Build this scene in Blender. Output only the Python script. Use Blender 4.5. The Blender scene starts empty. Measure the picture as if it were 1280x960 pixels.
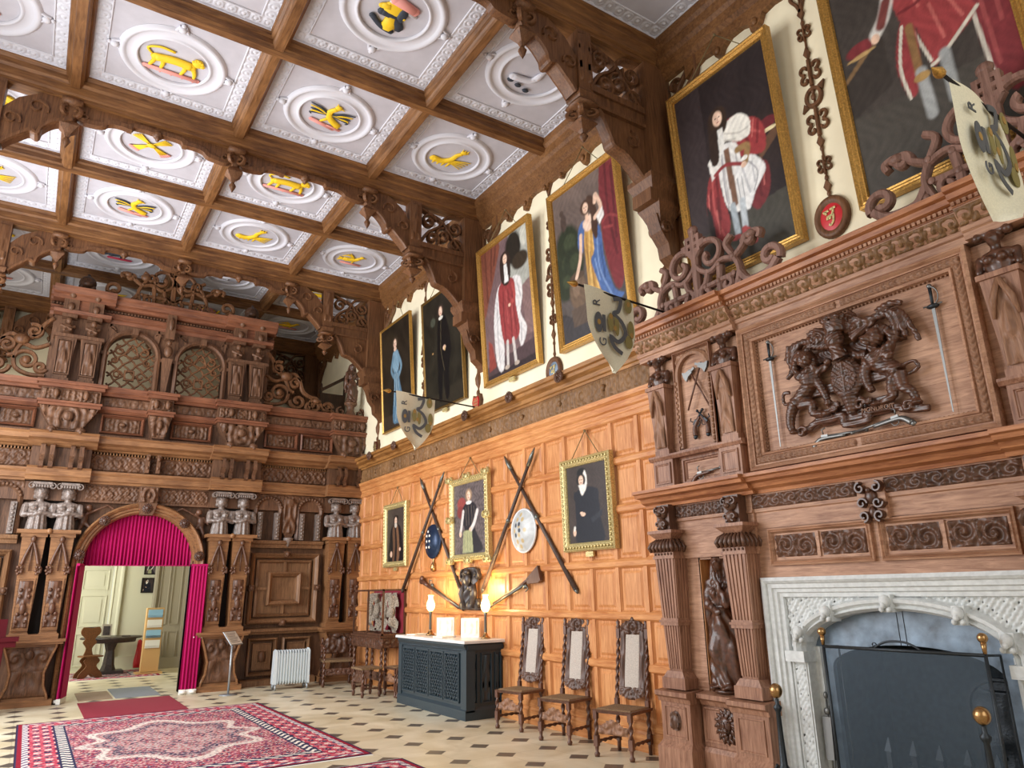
import bpy, math, random
import numpy as np
from mathutils import Matrix, Vector
random.seed(7); np.random.seed(7)
PI = math.pi; SC = bpy.context.scene; COL = SC.collection
W = 5.73; D = 14.75; ZC = 8.15          # right wall x, screen front y, plaster ceiling z
XL = -2.45; XM = 1.63                   # left wall, hall centre line
def rad(a): return math.radians(a)
# ---------------------------------------------------------------- camera
yaw, pit, rol = rad(33.2636), rad(16.1577), rad(-0.971)
Fw = Vector((math.sin(yaw)*math.cos(pit), math.cos(yaw)*math.cos(pit), math.sin(pit)))
R0 = Vector((math.cos(yaw), -math.sin(yaw), 0)); U0 = R0.cross(Fw)
Rr = math.cos(rol)*R0 + math.sin(rol)*U0; Uu = -math.sin(rol)*R0 + math.cos(rol)*U0
cam = bpy.data.cameras.new('camera'); co = bpy.data.objects.new('camera', cam); COL.objects.link(co)
M3 = Matrix((Rr, Uu, -Fw)).transposed().to_4x4(); M3.translation = (0, 0, 1.65); co.matrix_world = M3
cam.sensor_width = 36; cam.lens = 36*894.2/1280; cam.clip_start = .05; cam.clip_end = 100
SC.camera = co
# ---------------------------------------------------------------- exposure, world, window and fill light
SC.view_settings.view_transform = 'Standard'; SC.view_settings.look = 'None'
SC.view_settings.gamma = 1; SC.view_settings.use_curve_mapping = False; SC.view_settings.exposure = -0.2
wd = bpy.data.worlds.new('sky'); SC.world = wd; wd.use_nodes = True
wd.node_tree.nodes['Background'].inputs[0].default_value = (.86, .93, 1, 1)
wd.node_tree.nodes['Background'].inputs[1].default_value = 1.1
def area(name, loc, rot, sx, sy, power, col=(1, .98, .95)):
    l = bpy.data.lights.new(name, 'AREA'); l.shape = 'RECTANGLE'; l.size = sx; l.size_y = sy
    l.energy = power; l.color = col; o = bpy.data.objects.new(name, l); COL.objects.link(o)
    o.location = loc; o.rotation_euler = rot; return o
# daylight through the tall windows of the left wall, then fill lights
WIN = [(2.2, 4.6), (6.2, 8.8), (10.4, 13.2)]
for (a, b), p in zip(WIN, (45, 440, 680)):
    area('window_and_fill_light', (XL+.12, (a+b)/2, 3.9), (0, rad(-90), 0), 5.6, b-a, p, (.93, .96, 1))
area('window_and_fill_light', (XM, -2.7, 4.2), (rad(90), 0, 0), 5.5, 5.0, 120, (1, .97, .93))  # added fill from behind the camera, through an unseen rear opening
area('window_and_fill_light', (-.5, 18.2, 2.1), (0, rad(-90), 0), 2.4, 2.6, 210, (.97, 1, .93))  # added fill to brighten the lobby; its side wall has no window
area('window_and_fill_light', (XL+.4, 16.8, 6.2), (0, rad(-90), 0), 2.2, 1.8, 45, (1, .93, .8))  # warm area light over the gallery, beside unbroken wall
# ---------------------------------------------------------------- materials
def lin(c):
    c = c/255.0
    return c/12.92 if c <= .04045 else ((c+.055)/1.055)**2.4
def rgb(r, g, b): return (lin(r), lin(g), lin(b), 1)
def newmat(name):
    m = bpy.data.materials.new(name); m.use_nodes = True
    return m, m.node_tree.nodes, m.node_tree.links, m.node_tree.nodes['Principled BSDF']
def plain(name, c, rough=.6, metal=0, bump=0, bs=40, var=.0, spec=.4, em=None):
    m, N, L, P = newmat(name)
    P.inputs['Base Color'].default_value = rgb(*c); P.inputs['Roughness'].default_value = rough
    P.inputs['Metallic'].default_value = metal; P.inputs['Specular IOR Level'].default_value = spec
    if bump or var:
        tc = N.new('ShaderNodeTexCoord'); n = N.new('ShaderNodeTexNoise'); n.inputs['Scale'].default_value = bs
        n.inputs['Detail'].default_value = 5; L.new(tc.outputs['Object'], n.inputs['Vector'])
        if bump:
            b = N.new('ShaderNodeBump'); b.inputs['Strength'].default_value = bump; b.inputs['Distance'].default_value = .01
            L.new(n.outputs['Fac'], b.inputs['Height']); L.new(b.outputs[0], P.inputs['Normal'])
        if var:
            r = N.new('ShaderNodeValToRGB'); L.new(n.outputs['Fac'], r.inputs[0])
            r.color_ramp.elements[0].position = .3; r.color_ramp.elements[1].position = .7
            a = [max(0, x*(1-var)) for x in c]; d = [min(255, x*(1+var*.6)) for x in c]
            r.color_ramp.elements[0].color = rgb(*a); r.color_ramp.elements[1].color = rgb(*d)
            L.new(r.outputs[0], P.inputs['Base Color'])
    if em:
        P.inputs['Emission Color'].default_value = rgb(*em[0]); P.inputs['Emission Strength'].default_value = em[1]
    return m
def wood(name, dark, light, st=(14, 14, 1.2), rough=.42, bump=.25, patch=.35, spec=.35):
    m, N, L, P = newmat(name)
    tc = N.new('ShaderNodeTexCoord'); mp = N.new('ShaderNodeMapping'); mp.inputs['Scale'].default_value = st
    L.new(tc.outputs['Object'], mp.inputs['Vector'])
    n = N.new('ShaderNodeTexNoise'); n.inputs['Scale'].default_value = 3; n.inputs['Detail'].default_value = 7
    n.inputs['Roughness'].default_value = .62; n.inputs['Distortion'].default_value = .6
    L.new(mp.outputs[0], n.inputs['Vector'])
    n2 = N.new('ShaderNodeTexNoise'); n2.inputs['Scale'].default_value = 1.7; n2.inputs['Detail'].default_value = 3
    L.new(tc.outputs['Object'], n2.inputs['Vector'])
    mx = N.new('ShaderNodeMath'); mx.operation = 'MULTIPLY_ADD'; mx.inputs[1].default_value = patch*1.6
    L.new(n2.outputs['Fac'], mx.inputs[0]); L.new(n.outputs['Fac'], mx.inputs[2])
    r = N.new('ShaderNodeValToRGB'); e = r.color_ramp.elements
    e[0].position = .38+patch*.6; e[0].color = rgb(*dark); e[1].position = .72+patch*.9; e[1].color = rgb(*light)
    L.new(mx.outputs[0], r.inputs[0]); L.new(r.outputs[0], P.inputs['Base Color'])
    b = N.new('ShaderNodeBump'); b.inputs['Strength'].default_value = bump; b.inputs['Distance'].default_value = .004
    L.new(n.outputs['Fac'], b.inputs['Height']); L.new(b.outputs[0], P.inputs['Normal'])
    P.inputs['Roughness'].default_value = rough; P.inputs['Specular IOR Level'].default_value = spec
    return m
MA = {}
MA['panel'] = wood('honey oak', (178, 112, 62), (222, 160, 104), rough=.42)
MA['panel_h'] = wood('honey oak across', (176, 108, 58), (218, 156, 98), st=(1.2, 14, 14), rough=.4)
MA['screen'] = wood('dark oak', (70, 46, 32), (124, 88, 64), rough=.5, bump=.4)
MA['screen_h'] = wood('orange oak', (108, 72, 46), (156, 112, 74), st=(1.2, 12, 12), rough=.4)
MA['screen_d'] = wood('blackened oak', (44, 28, 18), (84, 56, 38), rough=.5)
MA['bust'] = plain('polished grey oak', (126, 112, 104), .32, bump=.2, bs=30, var=.22, spec=.6)
MA['chim'] = wood('chimney oak', (136, 94, 70), (194, 150, 120), st=(1.4, 12, 14), rough=.5)
MA['chim_v'] = wood('chimney oak upright', (118, 78, 58), (172, 128, 102), rough=.45)
MA['carve'] = wood('walnut carving', (66, 42, 30), (112, 76, 56), rough=.42, spec=.5)
MA['carve_l'] = wood('pale carving', (120, 84, 62), (168, 126, 98), rough=.5)
MA['arms'] = plain('polished walnut', (84, 52, 36), .33, bump=.3, bs=22, var=.3, spec=.6)
MA['beam'] = wood('ceiling oak', (92, 58, 30), (142, 98, 58), st=(10, 1.2, 12), rough=.5)
MA['beam_x'] = wood('ceiling oak across', (88, 54, 28), (140, 96, 56), st=(1.2, 10, 12), rough=.5)
MA['truss'] = wood('carved truss oak', (78, 48, 28), (124, 84, 54), rough=.5)
MA['corn'] = wood('cornice oak', (120, 78, 36), (174, 124, 70), st=(1.2, 12, 14), rough=.45)
MA['frieze'] = wood('frieze oak', (98, 68, 38), (146, 108, 70), rough=.55)
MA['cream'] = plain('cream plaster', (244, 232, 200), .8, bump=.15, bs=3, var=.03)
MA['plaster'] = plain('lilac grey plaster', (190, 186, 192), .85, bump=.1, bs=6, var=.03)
MA['white'] = plain('white moulding', (208, 206, 212), .7)
MA['stone'] = plain('pale stone', (214, 216, 214), .6, bump=.3, bs=25, var=.06)
MA['slate'] = plain('blue grey slate', (120, 138, 156), .38, bump=.5, bs=7, var=.3, spec=.6)
MA['gold'] = plain('gilt', (190, 146, 76), .38, .7, bump=.3, bs=60, var=.2)
MA['palegold'] = plain('pale gilt', (206, 188, 132), .38, .45, bump=.5, bs=70, var=.22)
MA['bronzeframe'] = plain('dull gilt', (122, 92, 44), .4, .6, bump=.2, bs=60, var=.2)
MA['crest'] = plain('crest yellow', (238, 196, 40), .6)
MA['pink'] = plain('crest pink', (222, 150, 140), .7)
MA['black'] = plain('crest black', (50, 56, 66), .6)
MA['crimsonp'] = plain('crest crimson', (190, 60, 84), .6)
MA['brass'] = plain('brass', (176, 138, 92), .25, .9)
MA['iron'] = plain('blackened iron', (58, 62, 66), .42, .7, bump=.3, bs=60)
MA['steel'] = plain('steel', (128, 128, 126), .42, .85)
MA['counter'] = plain('blue black paint', (40, 54, 62), .4, bump=.15, bs=40, spec=.5)
MA['marble'] = plain('white marble', (222, 222, 220), .25, var=.06, bs=5)
MA['velvet'] = plain('crimson curtain', (170, 16, 86), .75, spec=.2)
MA['mat'] = plain('crimson mat', (142, 40, 56), .95, bump=.5, bs=200, var=.08)
MA['greymat'] = plain('grey mat', (132, 136, 140), .95, bump=.4, bs=200, var=.08)
MA['brownmat'] = plain('brown mat', (150, 128, 104), .95, bump=.4, bs=200)
MA['cane'] = plain('pale cane', (196, 184, 172), .7, bump=.6, bs=120, var=.12)
MA['rush'] = plain('rush seat', (128, 102, 74), .8, bump=.6, bs=60, var=.2)
MA['chair'] = wood('chair walnut', (70, 42, 30), (116, 78, 60), rough=.35, spec=.5)
MA['chim_r'] = wood('red chimney oak', (134, 78, 46), (192, 130, 86), st=(1.2, 12, 12), rough=.42)
MA['crestw'] = wood('strapwork oak', (102, 72, 60), (148, 112, 98), rough=.5)
MA['firebrick'] = plain('sooty brick', (52, 60, 66), .8, bump=.5, bs=20, var=.3)
MA['skyblue'] = plain('leaflet blue', (150, 194, 220), .5)
MA['hallchair'] = plain('brown hall chair', (112, 70, 38), .4, var=.15)
MA['tin'] = plain('white enamel', (212, 222, 226), .35)
MA['paper'] = plain('paper', (236, 234, 226), .7)
MA['linen'] = plain('banner linen', (226, 220, 196), .85, bump=.2, bs=90, var=.04)
MA['greypaint'] = plain('banner grey paint', (86, 88, 92), .8)
MA['olive'] = plain('banner olive paint', (132, 122, 76), .8)
MA['ochre'] = plain('banner ochre paint', (160, 126, 70), .8)
MA['alu'] = plain('grey metal', (160, 166, 170), .35, .6)
MA['sagewall'] = plain('pale sage paint', (202, 198, 172), .7)
MA['greydoor'] = plain('stone painted wood', (160, 150, 130), .6)
MA['maroon'] = plain('maroon leather', (74, 20, 26), .9, spec=.1)
MA['red'] = plain('medallion red', (196, 44, 50), .4)
MA['tapgrey'] = plain('grey needlework', (160, 148, 132), .85, bump=1, bs=45, var=.35)
MA['ply'] = plain('pale plywood', (206, 164, 108), .6)
MA['cord'] = plain('cord', (120, 104, 70), .8)
MA['dark'] = plain('near black and gap shade', (26, 18, 14), .8)  # near black brown: painted shade in screen gaps, also poles, frames, joints
MA['glow'] = plain('lit glass shade', (255, 236, 190), .3, em=((255, 226, 150), 7))
def glassmat():
    m, N, L, P = newmat('case glass'); m.blend_method = 'BLEND' if hasattr(m, 'blend_method') else None
    t = N.new('ShaderNodeBsdfTransparent'); g = N.new('ShaderNodeBsdfGlossy'); g.inputs['Roughness'].default_value = .05
    x = N.new('ShaderNodeMixShader'); x.inputs[0].default_value = .1
    L.new(t.outputs[0], x.inputs[1]); L.new(g.outputs[0], x.inputs[2]); L.new(x.outputs[0], N['Material Output'].inputs[0]); return m
MA['glass'] = glassmat()
def meshmat():
    m, N, L, P = newmat('fine wire mesh')
    P.inputs['Base Color'].default_value = rgb(66, 78, 88); P.inputs['Metallic'].default_value = .5; P.inputs['Roughness'].default_value = .5
    t = N.new('ShaderNodeBsdfTransparent'); x = N.new('ShaderNodeMixShader'); x.inputs[0].default_value = .55
    L.new(t.outputs[0], x.inputs[1]); L.new(P.outputs[0], x.inputs[2]); L.new(x.outputs[0], N['Material Output'].inputs[0]); return m
MA['mesh'] = meshmat()
def attrmat(name, rough=.5, spec=.3, weave=0):
    m, N, L, P = newmat(name); a = N.new('ShaderNodeAttribute'); a.attribute_name = 'Col'
    L.new(a.outputs['Color'], P.inputs['Base Color']); P.inputs['Roughness'].default_value = rough
    P.inputs['Specular IOR Level'].default_value = spec
    if weave:
        tc = N.new('ShaderNodeTexCoord'); n = N.new('ShaderNodeTexNoise'); n.inputs['Scale'].default_value = weave
        b = N.new('ShaderNodeBump'); b.inputs['Strength'].default_value = .4; b.inputs['Distance'].default_value = .005
        L.new(tc.outputs['Object'], n.inputs['Vector']); L.new(n.outputs['Fac'], b.inputs['Height']); L.new(b.outputs[0], P.inputs['Normal'])
    return m
MA['oil'] = attrmat('painted canvas', .38, .3); MA['pile'] = attrmat('woven pile', .95, .1, 160); MA['enamel'] = attrmat('painted metal', .3, .5)
def floormat():
    m, N, L, P = newmat('stone flags with dark diamonds')
    g = N.new('ShaderNodeNewGeometry'); s = N.new('ShaderNodeSeparateXYZ'); L.new(g.outputs['Position'], s.inputs[0])
    def mth(op, a, b=None, c=None):
        n = N.new('ShaderNodeMath'); n.operation = op
        for i, x in enumerate((a, b, c)):
            if x is None: continue
            if isinstance(x, (int, float)): n.inputs[i].default_value = x
            else: L.new(x, n.inputs[i])
        return n.outputs[0]
    p = .5465
    def cell(o, off):
        u = mth('MULTIPLY_ADD', o, 1/p, -off/p+100.5); f = mth('FRACT', u)
        return mth('MULTIPLY', mth('ABSOLUTE', mth('SUBTRACT', f, .5)), p)
    ax = cell(s.outputs[0], 4.455); ay = cell(s.outputs[1], 7.03)
    d = mth('ADD', ax, ay); dia = mth('LESS_THAN', d, .128)
    jx = mth('LESS_THAN', ax, .0035); jy = mth('LESS_THAN', ay, .0035); jd = mth('LESS_THAN', mth('ABSOLUTE', mth('SUBTRACT', d, .129)), .004)
    jn = mth('MAXIMUM', mth('MAXIMUM', jx, jy), jd)
    n = N.new('ShaderNodeTexNoise'); n.inputs['Scale'].default_value = 1.3; n.inputs['Detail'].default_value = 8; n.inputs['Distortion'].default_value = 1
    L.new(g.outputs['Position'], n.inputs['Vector'])
    r = N.new('ShaderNodeValToRGB'); r.color_ramp.elements[0].position = .35; r.color_ramp.elements[1].position = .7
    r.color_ramp.elements[0].color = rgb(196, 182, 150); r.color_ramp.elements[1].color = rgb(226, 216, 190); L.new(n.outputs['Fac'], r.inputs[0])
    def mix(f, a, b):
        x = N.new('ShaderNodeMix'); x.data_type = 'RGBA'; L.new(f, x.inputs[0])
        for i, c in ((6, a), (7, b)):
            if isinstance(c, tuple): x.inputs[i].default_value = c
            else: L.new(c, x.inputs[i])
        return x.outputs[2]
    c1 = mix(mth('MULTIPLY', jn, .45), r.outputs[0], rgb(150, 136, 108)); c2 = mix(dia, c1, rgb(92, 84, 76))
    L.new(c2, P.inputs['Base Color']); P.inputs['Roughness'].default_value = .38; P.inputs['Specular IOR Level'].default_value = .4
    b = N.new('ShaderNodeBump'); b.inputs['Strength'].default_value = .12; L.new(n.outputs['Fac'], b.inputs['Height']); L.new(b.outputs[0], P.inputs['Normal'])
    return m
MA['floor'] = floormat()
# ---------------------------------------------------------------- mesh helpers
T = Matrix.Translation
def RX(a): return Matrix.Rotation(rad(a), 4, 'X')
def RY(a): return Matrix.Rotation(rad(a), 4, 'Y')
def RZ(a): return Matrix.Rotation(rad(a), 4, 'Z')
def SCL(x, y, z): return Matrix.Diagonal((x, y, z, 1))
class MB:
    """collects shapes, build() links them as one mesh object. Fronts face -Y, up is +Z."""
    def __init__(s): s.v = []; s.f = []; s.m = []; s.s = []
    def add(s, vs, fs, mi=0, sm=False, M=None):
        b = len(s.v)
        if M is not None:
            a = np.array(vs, float); m = np.array(M); a = a@m[:3, :3].T+m[:3, 3]; vs = a.tolist()
            if m[:3, :3].size and np.linalg.det(m[:3, :3]) < 0: fs = [tuple(reversed(f)) for f in fs]
        s.v.extend([tuple(v) for v in vs]); s.f.extend([tuple(i+b for i in f) for f in fs])
        s.m.extend([mi]*len(fs)); s.s.extend([sm]*len(fs)); return s
    def join(s, o, M=None, mi=None):
        b = len(s.v); vs = o.v
        if M is not None:
            a = np.array(vs, float); m = np.array(M); vs = (a@m[:3, :3].T+m[:3, 3]).tolist()
            fl = np.linalg.det(m[:3, :3]) < 0
        else: fl = False
        s.v.extend([tuple(v) for v in vs])
        s.f.extend([tuple(i+b for i in (reversed(f) if fl else f)) for f in o.f])
        s.m.extend(o.m if mi is None else [mi]*len(o.f)); s.s.extend(o.s); return s
    def box(s, x0, x1, y0, y1, z0, z1, mi=0, M=None):
        vs = [(x, y, z) for x in (x0, x1) for y in (y0, y1) for z in (z0, z1)]
        return s.add(vs, [(0, 1, 3, 2), (4, 6, 7, 5), (0, 4, 5, 1), (2, 3, 7, 6), (0, 2, 6, 4), (1, 5, 7, 3)], mi, False, M)
    def frus(s, a, b, mi=0, M=None):
        """a,b = (cx,cz? ) bottom/top rects as (x0,x1,y0,y1,z)"""
        vs = []
        for q in (a, b): vs += [(q[0], q[2], q[4]), (q[1], q[2], q[4]), (q[1], q[3], q[4]), (q[0], q[3], q[4])]
        return s.add(vs, [(3, 2, 1, 0), (4, 5, 6, 7), (0, 1, 5, 4), (1, 2, 6, 5), (2, 3, 7, 6), (3, 0, 4, 7)], mi, False, M)
    def prism(s, poly, y0, y1, mi=0, M=None):
        n = len(poly); A = sum(poly[i][0]*poly[(i+1) % n][1]-poly[(i+1) % n][0]*poly[i][1] for i in range(n))
        if A < 0: poly = poly[::-1]
        vs = [(x, y0, z) for x, z in poly]+[(x, y1, z) for x, z in poly]
        fs = [tuple(range(n)), tuple(range(2*n-1, n-1, -1))]+[(i, i+n, (i+1) % n+n, (i+1) % n) for i in range(n)]
        return s.add(vs, fs, mi, False, M)
    def sweep(s, path, prof, closed=False, mi=0, sm=False, M=None, cap=True, wf=None):
        """path (x,z) in the front plane; prof (n,y): n along the left normal, y depth"""
        P = np.array(path, float); n = len(P); k = len(prof); vs = []
        for i in range(n):
            if closed: a, b = P[i-1], P[(i+1) % n]
            else: a, b = P[max(i-1, 0)], P[min(i+1, n-1)]
            t0 = P[i]-a; t1 = b-P[i]
            l0 = np.hypot(*t0); l1 = np.hypot(*t1)
            if l0 < 1e-9: t0 = t1
            if l1 < 1e-9: t1 = t0
            t0 = t0/(np.hypot(*t0)+1e-12); t1 = t1/(np.hypot(*t1)+1e-12)
            t = t0+t1; t = t/(np.hypot(*t)+1e-9); c = max(.35, float(t@t0)); nn = np.array([-t[1], t[0]])/c
            w = wf(i/(n-1.0)) if wf else 1
            for q in prof: vs.append((P[i][0]+nn[0]*q[0]*w, q[1], P[i][1]+nn[1]*q[0]*w))
        fs = []
        for i in range(n if closed else n-1):
            for j in range(k-1):
                a = i*k+j; b = ((i+1) % n)*k+j; fs.append((a, b, b+1, a+1))
        if cap and not closed: fs += [tuple(range(k)), tuple(range((n-1)*k+k-1, (n-1)*k-1, -1))]
        return s.add(vs, fs, mi, sm, M)
    def strap(s, path, w=.05, t=.03, y=0, mi=0, M=None, taper=None, sm=False):
        pr = [(-w/2, y), (-w/2, y-t*.7), (-w*.28, y-t), (w*.28, y-t), (w/2, y-t*.7), (w/2, y), (-w/2, y)]
        return s.sweep(path, pr, False, mi, sm, M, True, taper)
    def frame(s, x0, x1, z0, z1, prof, mi=0, M=None):
        return s.sweep([(x0, z0), (x1, z0), (x1, z1), (x0, z1)], prof, True, mi, False, M)
    def lathe(s, prof, c=(0, 0, 0), seg=14, mi=0, sm=True, M=None, a0=0, a1=360, sq=None):
        vs = []; k = len(prof); full = abs(a1-a0) >= 360; m = seg if full else seg+1
        for i in range(m):
            a = rad(a0+(a1-a0)*i/seg); ca, sa = math.cos(a), math.sin(a)
            if sq: f = 1/max(abs(ca), abs(sa)); f = 1+(f-1)*sq
            else: f = 1
            for r, z in prof: vs.append((c[0]+r*ca*f, c[1]+r*sa*f, c[2]+z))
        fs = []
        for i in range(seg):
            for j in range(k-1):
                a = i*k+j; b = ((i+1) % m)*k+j; fs.append((a, b, b+1, a+1))
        return s.add(vs, fs, mi, sm, M)
    def ell(s, c, r, seg=10, mi=0, sm=True, M=None, rot=None):
        if isinstance(r, (int, float)): r = (r, r, r)
        pr = [(math.sin(PI*j/(seg//2+1)), -math.cos(PI*j/(seg//2+1))) for j in range(seg//2+2)]
        m = T(c)@(rot if rot is not None else Matrix())@SCL(*r)
        if M is not None: m = M@m
        return s.lathe(pr, (0, 0, 0), seg, mi, sm, m)
    def tube(s, path, r, seg=8, mi=0, sm=True, M=None, cap=True, flat=1):
        P = [Vector(p) for p in path]; n = len(P); vs = []; up = None
        for i in range(n):
            t = (P[min(i+1, n-1)]-P[max(i-1, 0)]); t.normalize()
            if up is None:
                up = Vector((0, 0, 1)) if abs(t.z) < .9 else Vector((0, 1, 0))
            u = up-t*up.dot(t); u.normalize(); w = t.cross(u); up = u
            rr = r(i/(n-1.0)) if callable(r) else (r[i] if isinstance(r, (list, tuple)) else r)
            for j in range(seg):
                a = 2*PI*j/seg; vs.append(P[i]+u*(rr*math.cos(a))+w*(rr*math.sin(a)*flat))
        fs = [(i*seg+j, i*seg+(j+1) % seg, (i+1)*seg+(j+1) % seg, (i+1)*seg+j) for i in range(n-1) for j in range(seg)]
        fs = [tuple(reversed(f)) for f in fs]
        if cap: fs += [tuple(range(seg)), tuple(range(n*seg-1, (n-1)*seg-1, -1))]
        return s.add([tuple(v) for v in vs], fs, mi, sm, M)
    def cap(s, p, q, r0, r1, mi=0, M=None, seg=8):
        s.tube([p, q], [r0, r1], seg, mi, True, M, False); s.ell(p, r0, seg, mi, True, M); s.ell(q, r1, seg, mi, True, M); return s
    def twist(s, p, q, r, pitch=.09, seg=10, mi=0, depth=.34, M=None, res=7):
        p = Vector(p); q = Vector(q); d = q-p; h = d.length; n = max(4, int(h/pitch*res)); vs = []
        z = d.normalized(); x = Vector((1, 0, 0)); x = (x-z*x.dot(z)).normalized(); y = z.cross(x)
        for i in range(n+1):
            zz = h*i/n
            for j in range(seg):
                a = 2*PI*j/seg; rr = r*(1-depth*.5+depth*math.cos(2*(a-PI*zz/pitch)))
                vs.append(tuple(p+z*zz+x*(rr*math.cos(a))+y*(rr*math.sin(a))))
        fs = [(i*seg+j, i*seg+(j+1) % seg, (i+1)*seg+(j+1) % seg, (i+1)*seg+j) for i in range(n) for j in range(seg)]
        return s.add(vs, fs, mi, True, M)
    def relief(s, x0, x1, z0, z1, y, dep, fn, res=.016, mi=0, M=None, mask=None, sm=True):
        nx = max(2, int((x1-x0)/res)); nz = max(2, int((z1-z0)/res))
        U, V = np.meshgrid(np.linspace(0, x1-x0, nx+1), np.linspace(0, z1-z0, nz+1))
        h = np.clip(fn(U, V, x1-x0, z1-z0), 0, 1.3)
        h[0, :] = 0; h[-1, :] = 0; h[:, 0] = 0; h[:, -1] = 0
        vs = np.stack([U+x0, y-dep*h, V+z0], -1).reshape(-1, 3)
        i = np.arange(nz)[:, None]*(nx+1)+np.arange(nx)[None, :]; q = np.stack([i, i+1, i+nx+2, i+nx+1], -1)
        if mask is not None:
            c = mask((U[:-1, :-1]+U[1:, 1:])/2+x0, (V[:-1, :-1]+V[1:, 1:])/2+z0); q = q[c]
        return s.add(vs.tolist(), [tuple(a) for a in q.reshape(-1, 4).tolist()], mi, sm, M)
    def mesh(s, name, mats):
        me = bpy.data.meshes.new(name); me.from_pydata(s.v, [], s.f)
        for m in (mats if isinstance(mats, (list, tuple)) else [mats]): me.materials.append(MA[m])
        me.polygons.foreach_set('material_index', s.m); me.polygons.foreach_set('use_smooth', s.s); me.update(); return me
    def build(s, name, mats, parent=None):
        o = bpy.data.objects.new(name, s.mesh(name, mats)); COL.objects.link(o)
        if parent is not None: o.parent = parent
        return o
class Blob(MB):
    """overlapping volumes fused into one continuous carved surface"""
    def fuse(s, name, mats, vox=.012, smooth=3, disp=None, parent=None, flip=False):
        me = s.mesh(name+'_raw', mats); o = bpy.data.objects.new(name+'_raw', me); COL.objects.link(o)
        m = o.modifiers.new('r', 'REMESH'); m.mode = 'VOXEL'; m.voxel_size = vox; m.use_smooth_shade = True
        m2 = o.modifiers.new('s', 'SMOOTH'); m2.iterations = smooth; m2.factor = .5
        dg = bpy.context.evaluated_depsgraph_get(); ev = o.evaluated_get(dg)
        nm = bpy.data.meshes.new_from_object(ev); nm.name = name; bpy.data.objects.remove(o); bpy.data.meshes.remove(me)
        if disp:
            n = len(nm.vertices); c = np.empty(n*3); nm.vertices.foreach_get('co', c); c = c.reshape(-1, 3)
            nn = np.empty(n*3); nm.vertex_normals.foreach_get('vector', nn); nn = nn.reshape(-1, 3)
            c = c+nn*disp(c)[:, None]; nm.vertices.foreach_set('co', c.ravel()); nm.update()
        nm.materials.clear()
        for q in (mats if isinstance(mats, (list, tuple)) else [mats]): nm.materials.append(MA[q])
        nm.polygons.foreach_set('use_smooth', [True]*len(nm.polygons)); nm.polygons.foreach_set('material_index', [0]*len(nm.polygons))
        o = bpy.data.objects.new(name, nm); COL.objects.link(o)
        if parent is not None: o.parent = parent
        return o
def inst(src, name, parent, M=None):
    o = bpy.data.objects.new(name, src.data if hasattr(src, 'data') else src); COL.objects.link(o)
    if parent is not None: o.parent = parent
    if M is not None: o.matrix_local = M
    return o
def tag(o, label=None, cat=None, group=None, kind=None):
    if label: o['label'] = label
    if cat: o['category'] = cat
    if group: o['group'] = group
    if kind: o['kind'] = kind
    return o
def thing(name, label, cat, loc=(0, 0, 0), rz=0, group=None):
    o = bpy.data.objects.new(name, None); COL.objects.link(o); o.empty_display_size = .1
    o.location = loc; o.rotation_euler = (0, 0, rad(rz)); return tag(o, label, cat, group)
def onwall(name, label, cat, y, z, d=0, group=None): return thing(name, label, cat, (W-d, y, z), -90, group)
def struct(mb, name, mats, label=None):
    o = mb.build(name, mats); return tag(o, label, None, None, 'structure')
def dup(root, label=None, loc=None, rz=None, parent=None, top=True):
    r = root.copy(); COL.objects.link(r)
    if parent is not None: r.parent = parent
    if loc is not None: r.location = loc
    if rz is not None: r.rotation_euler = (0, 0, rad(rz))
    if label: r['label'] = label
    for c in [o for o in root.children]: dup(c, parent=r)
    return r
# curves in the front plane
def cr(pts, n=6, closed=False):
    P = [np.array(p, float) for p in pts]; out = []; k = len(P)
    rng = range(k) if closed else range(k-1)
    for i in rng:
        if closed: a, b, c, d = P[i-1], P[i], P[(i+1) % k], P[(i+2) % k]
        else: a, b, c, d = P[max(i-1, 0)], P[i], P[i+1], P[min(i+2, k-1)]
        for j in range(n):
            t = j/n; out.append(tuple(.5*((2*b)+(c-a)*t+(2*a-5*b+4*c-d)*t*t+(3*b-a-3*c+d)*t**3)))
    if not closed: out.append(tuple(P[-1]))
    return out
def spiral(cx, cz, r0, r1, a0, a1, n=22):
    return [(cx+(r0+(r1-r0)*i/n)*math.cos(rad(a0+(a1-a0)*i/n)), cz+(r0+(r1-r0)*i/n)*math.sin(rad(a0+(a1-a0)*i/n))) for i in range(n+1)]
def arc(cx, cz, rx, rz, a0, a1, n=20): return [(cx+rx*math.cos(rad(a0+(a1-a0)*i/n)), cz+rz*math.sin(rad(a0+(a1-a0)*i/n))) for i in range(n+1)]
def mirx(p): return [(-x, z) for x, z in p]
# carved height fields
def h_scroll(per=None, seed=0, k=8.0):
    def fn(U, V, L, H):
        p = per or H*1.15; n = max(1, round(L/p)); p = L/n
        i = np.floor(U/p-1e-6); sg = np.where(i % 2 == 0, 1, -1)
        cu = (i+.5)*p; cv = H*.5+sg*H*.05; dx = (U-cu)/(p*.5); dz = (V-cv)/(H*.5); r = np.hypot(dx, dz)+1e-6; th = np.arctan2(dz, dx)*sg
        sp = .5+.5*np.cos(th-k*np.sqrt(r)*1.3); sp = sp*np.clip(1.15-r, 0, 1)**.4
        lf = .5+.5*np.cos(5*th+3*r+seed); out = np.where(r > .72, .75*lf*np.clip((r-.6)*3, 0, 1), 0)
        bud = np.clip(1-r*4, 0, 1)**.5
        return np.maximum(np.maximum(sp**1.3, out), bud)*(.86+.14*np.sin(U*170+seed)*np.sin(V*150))
    return fn
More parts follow.
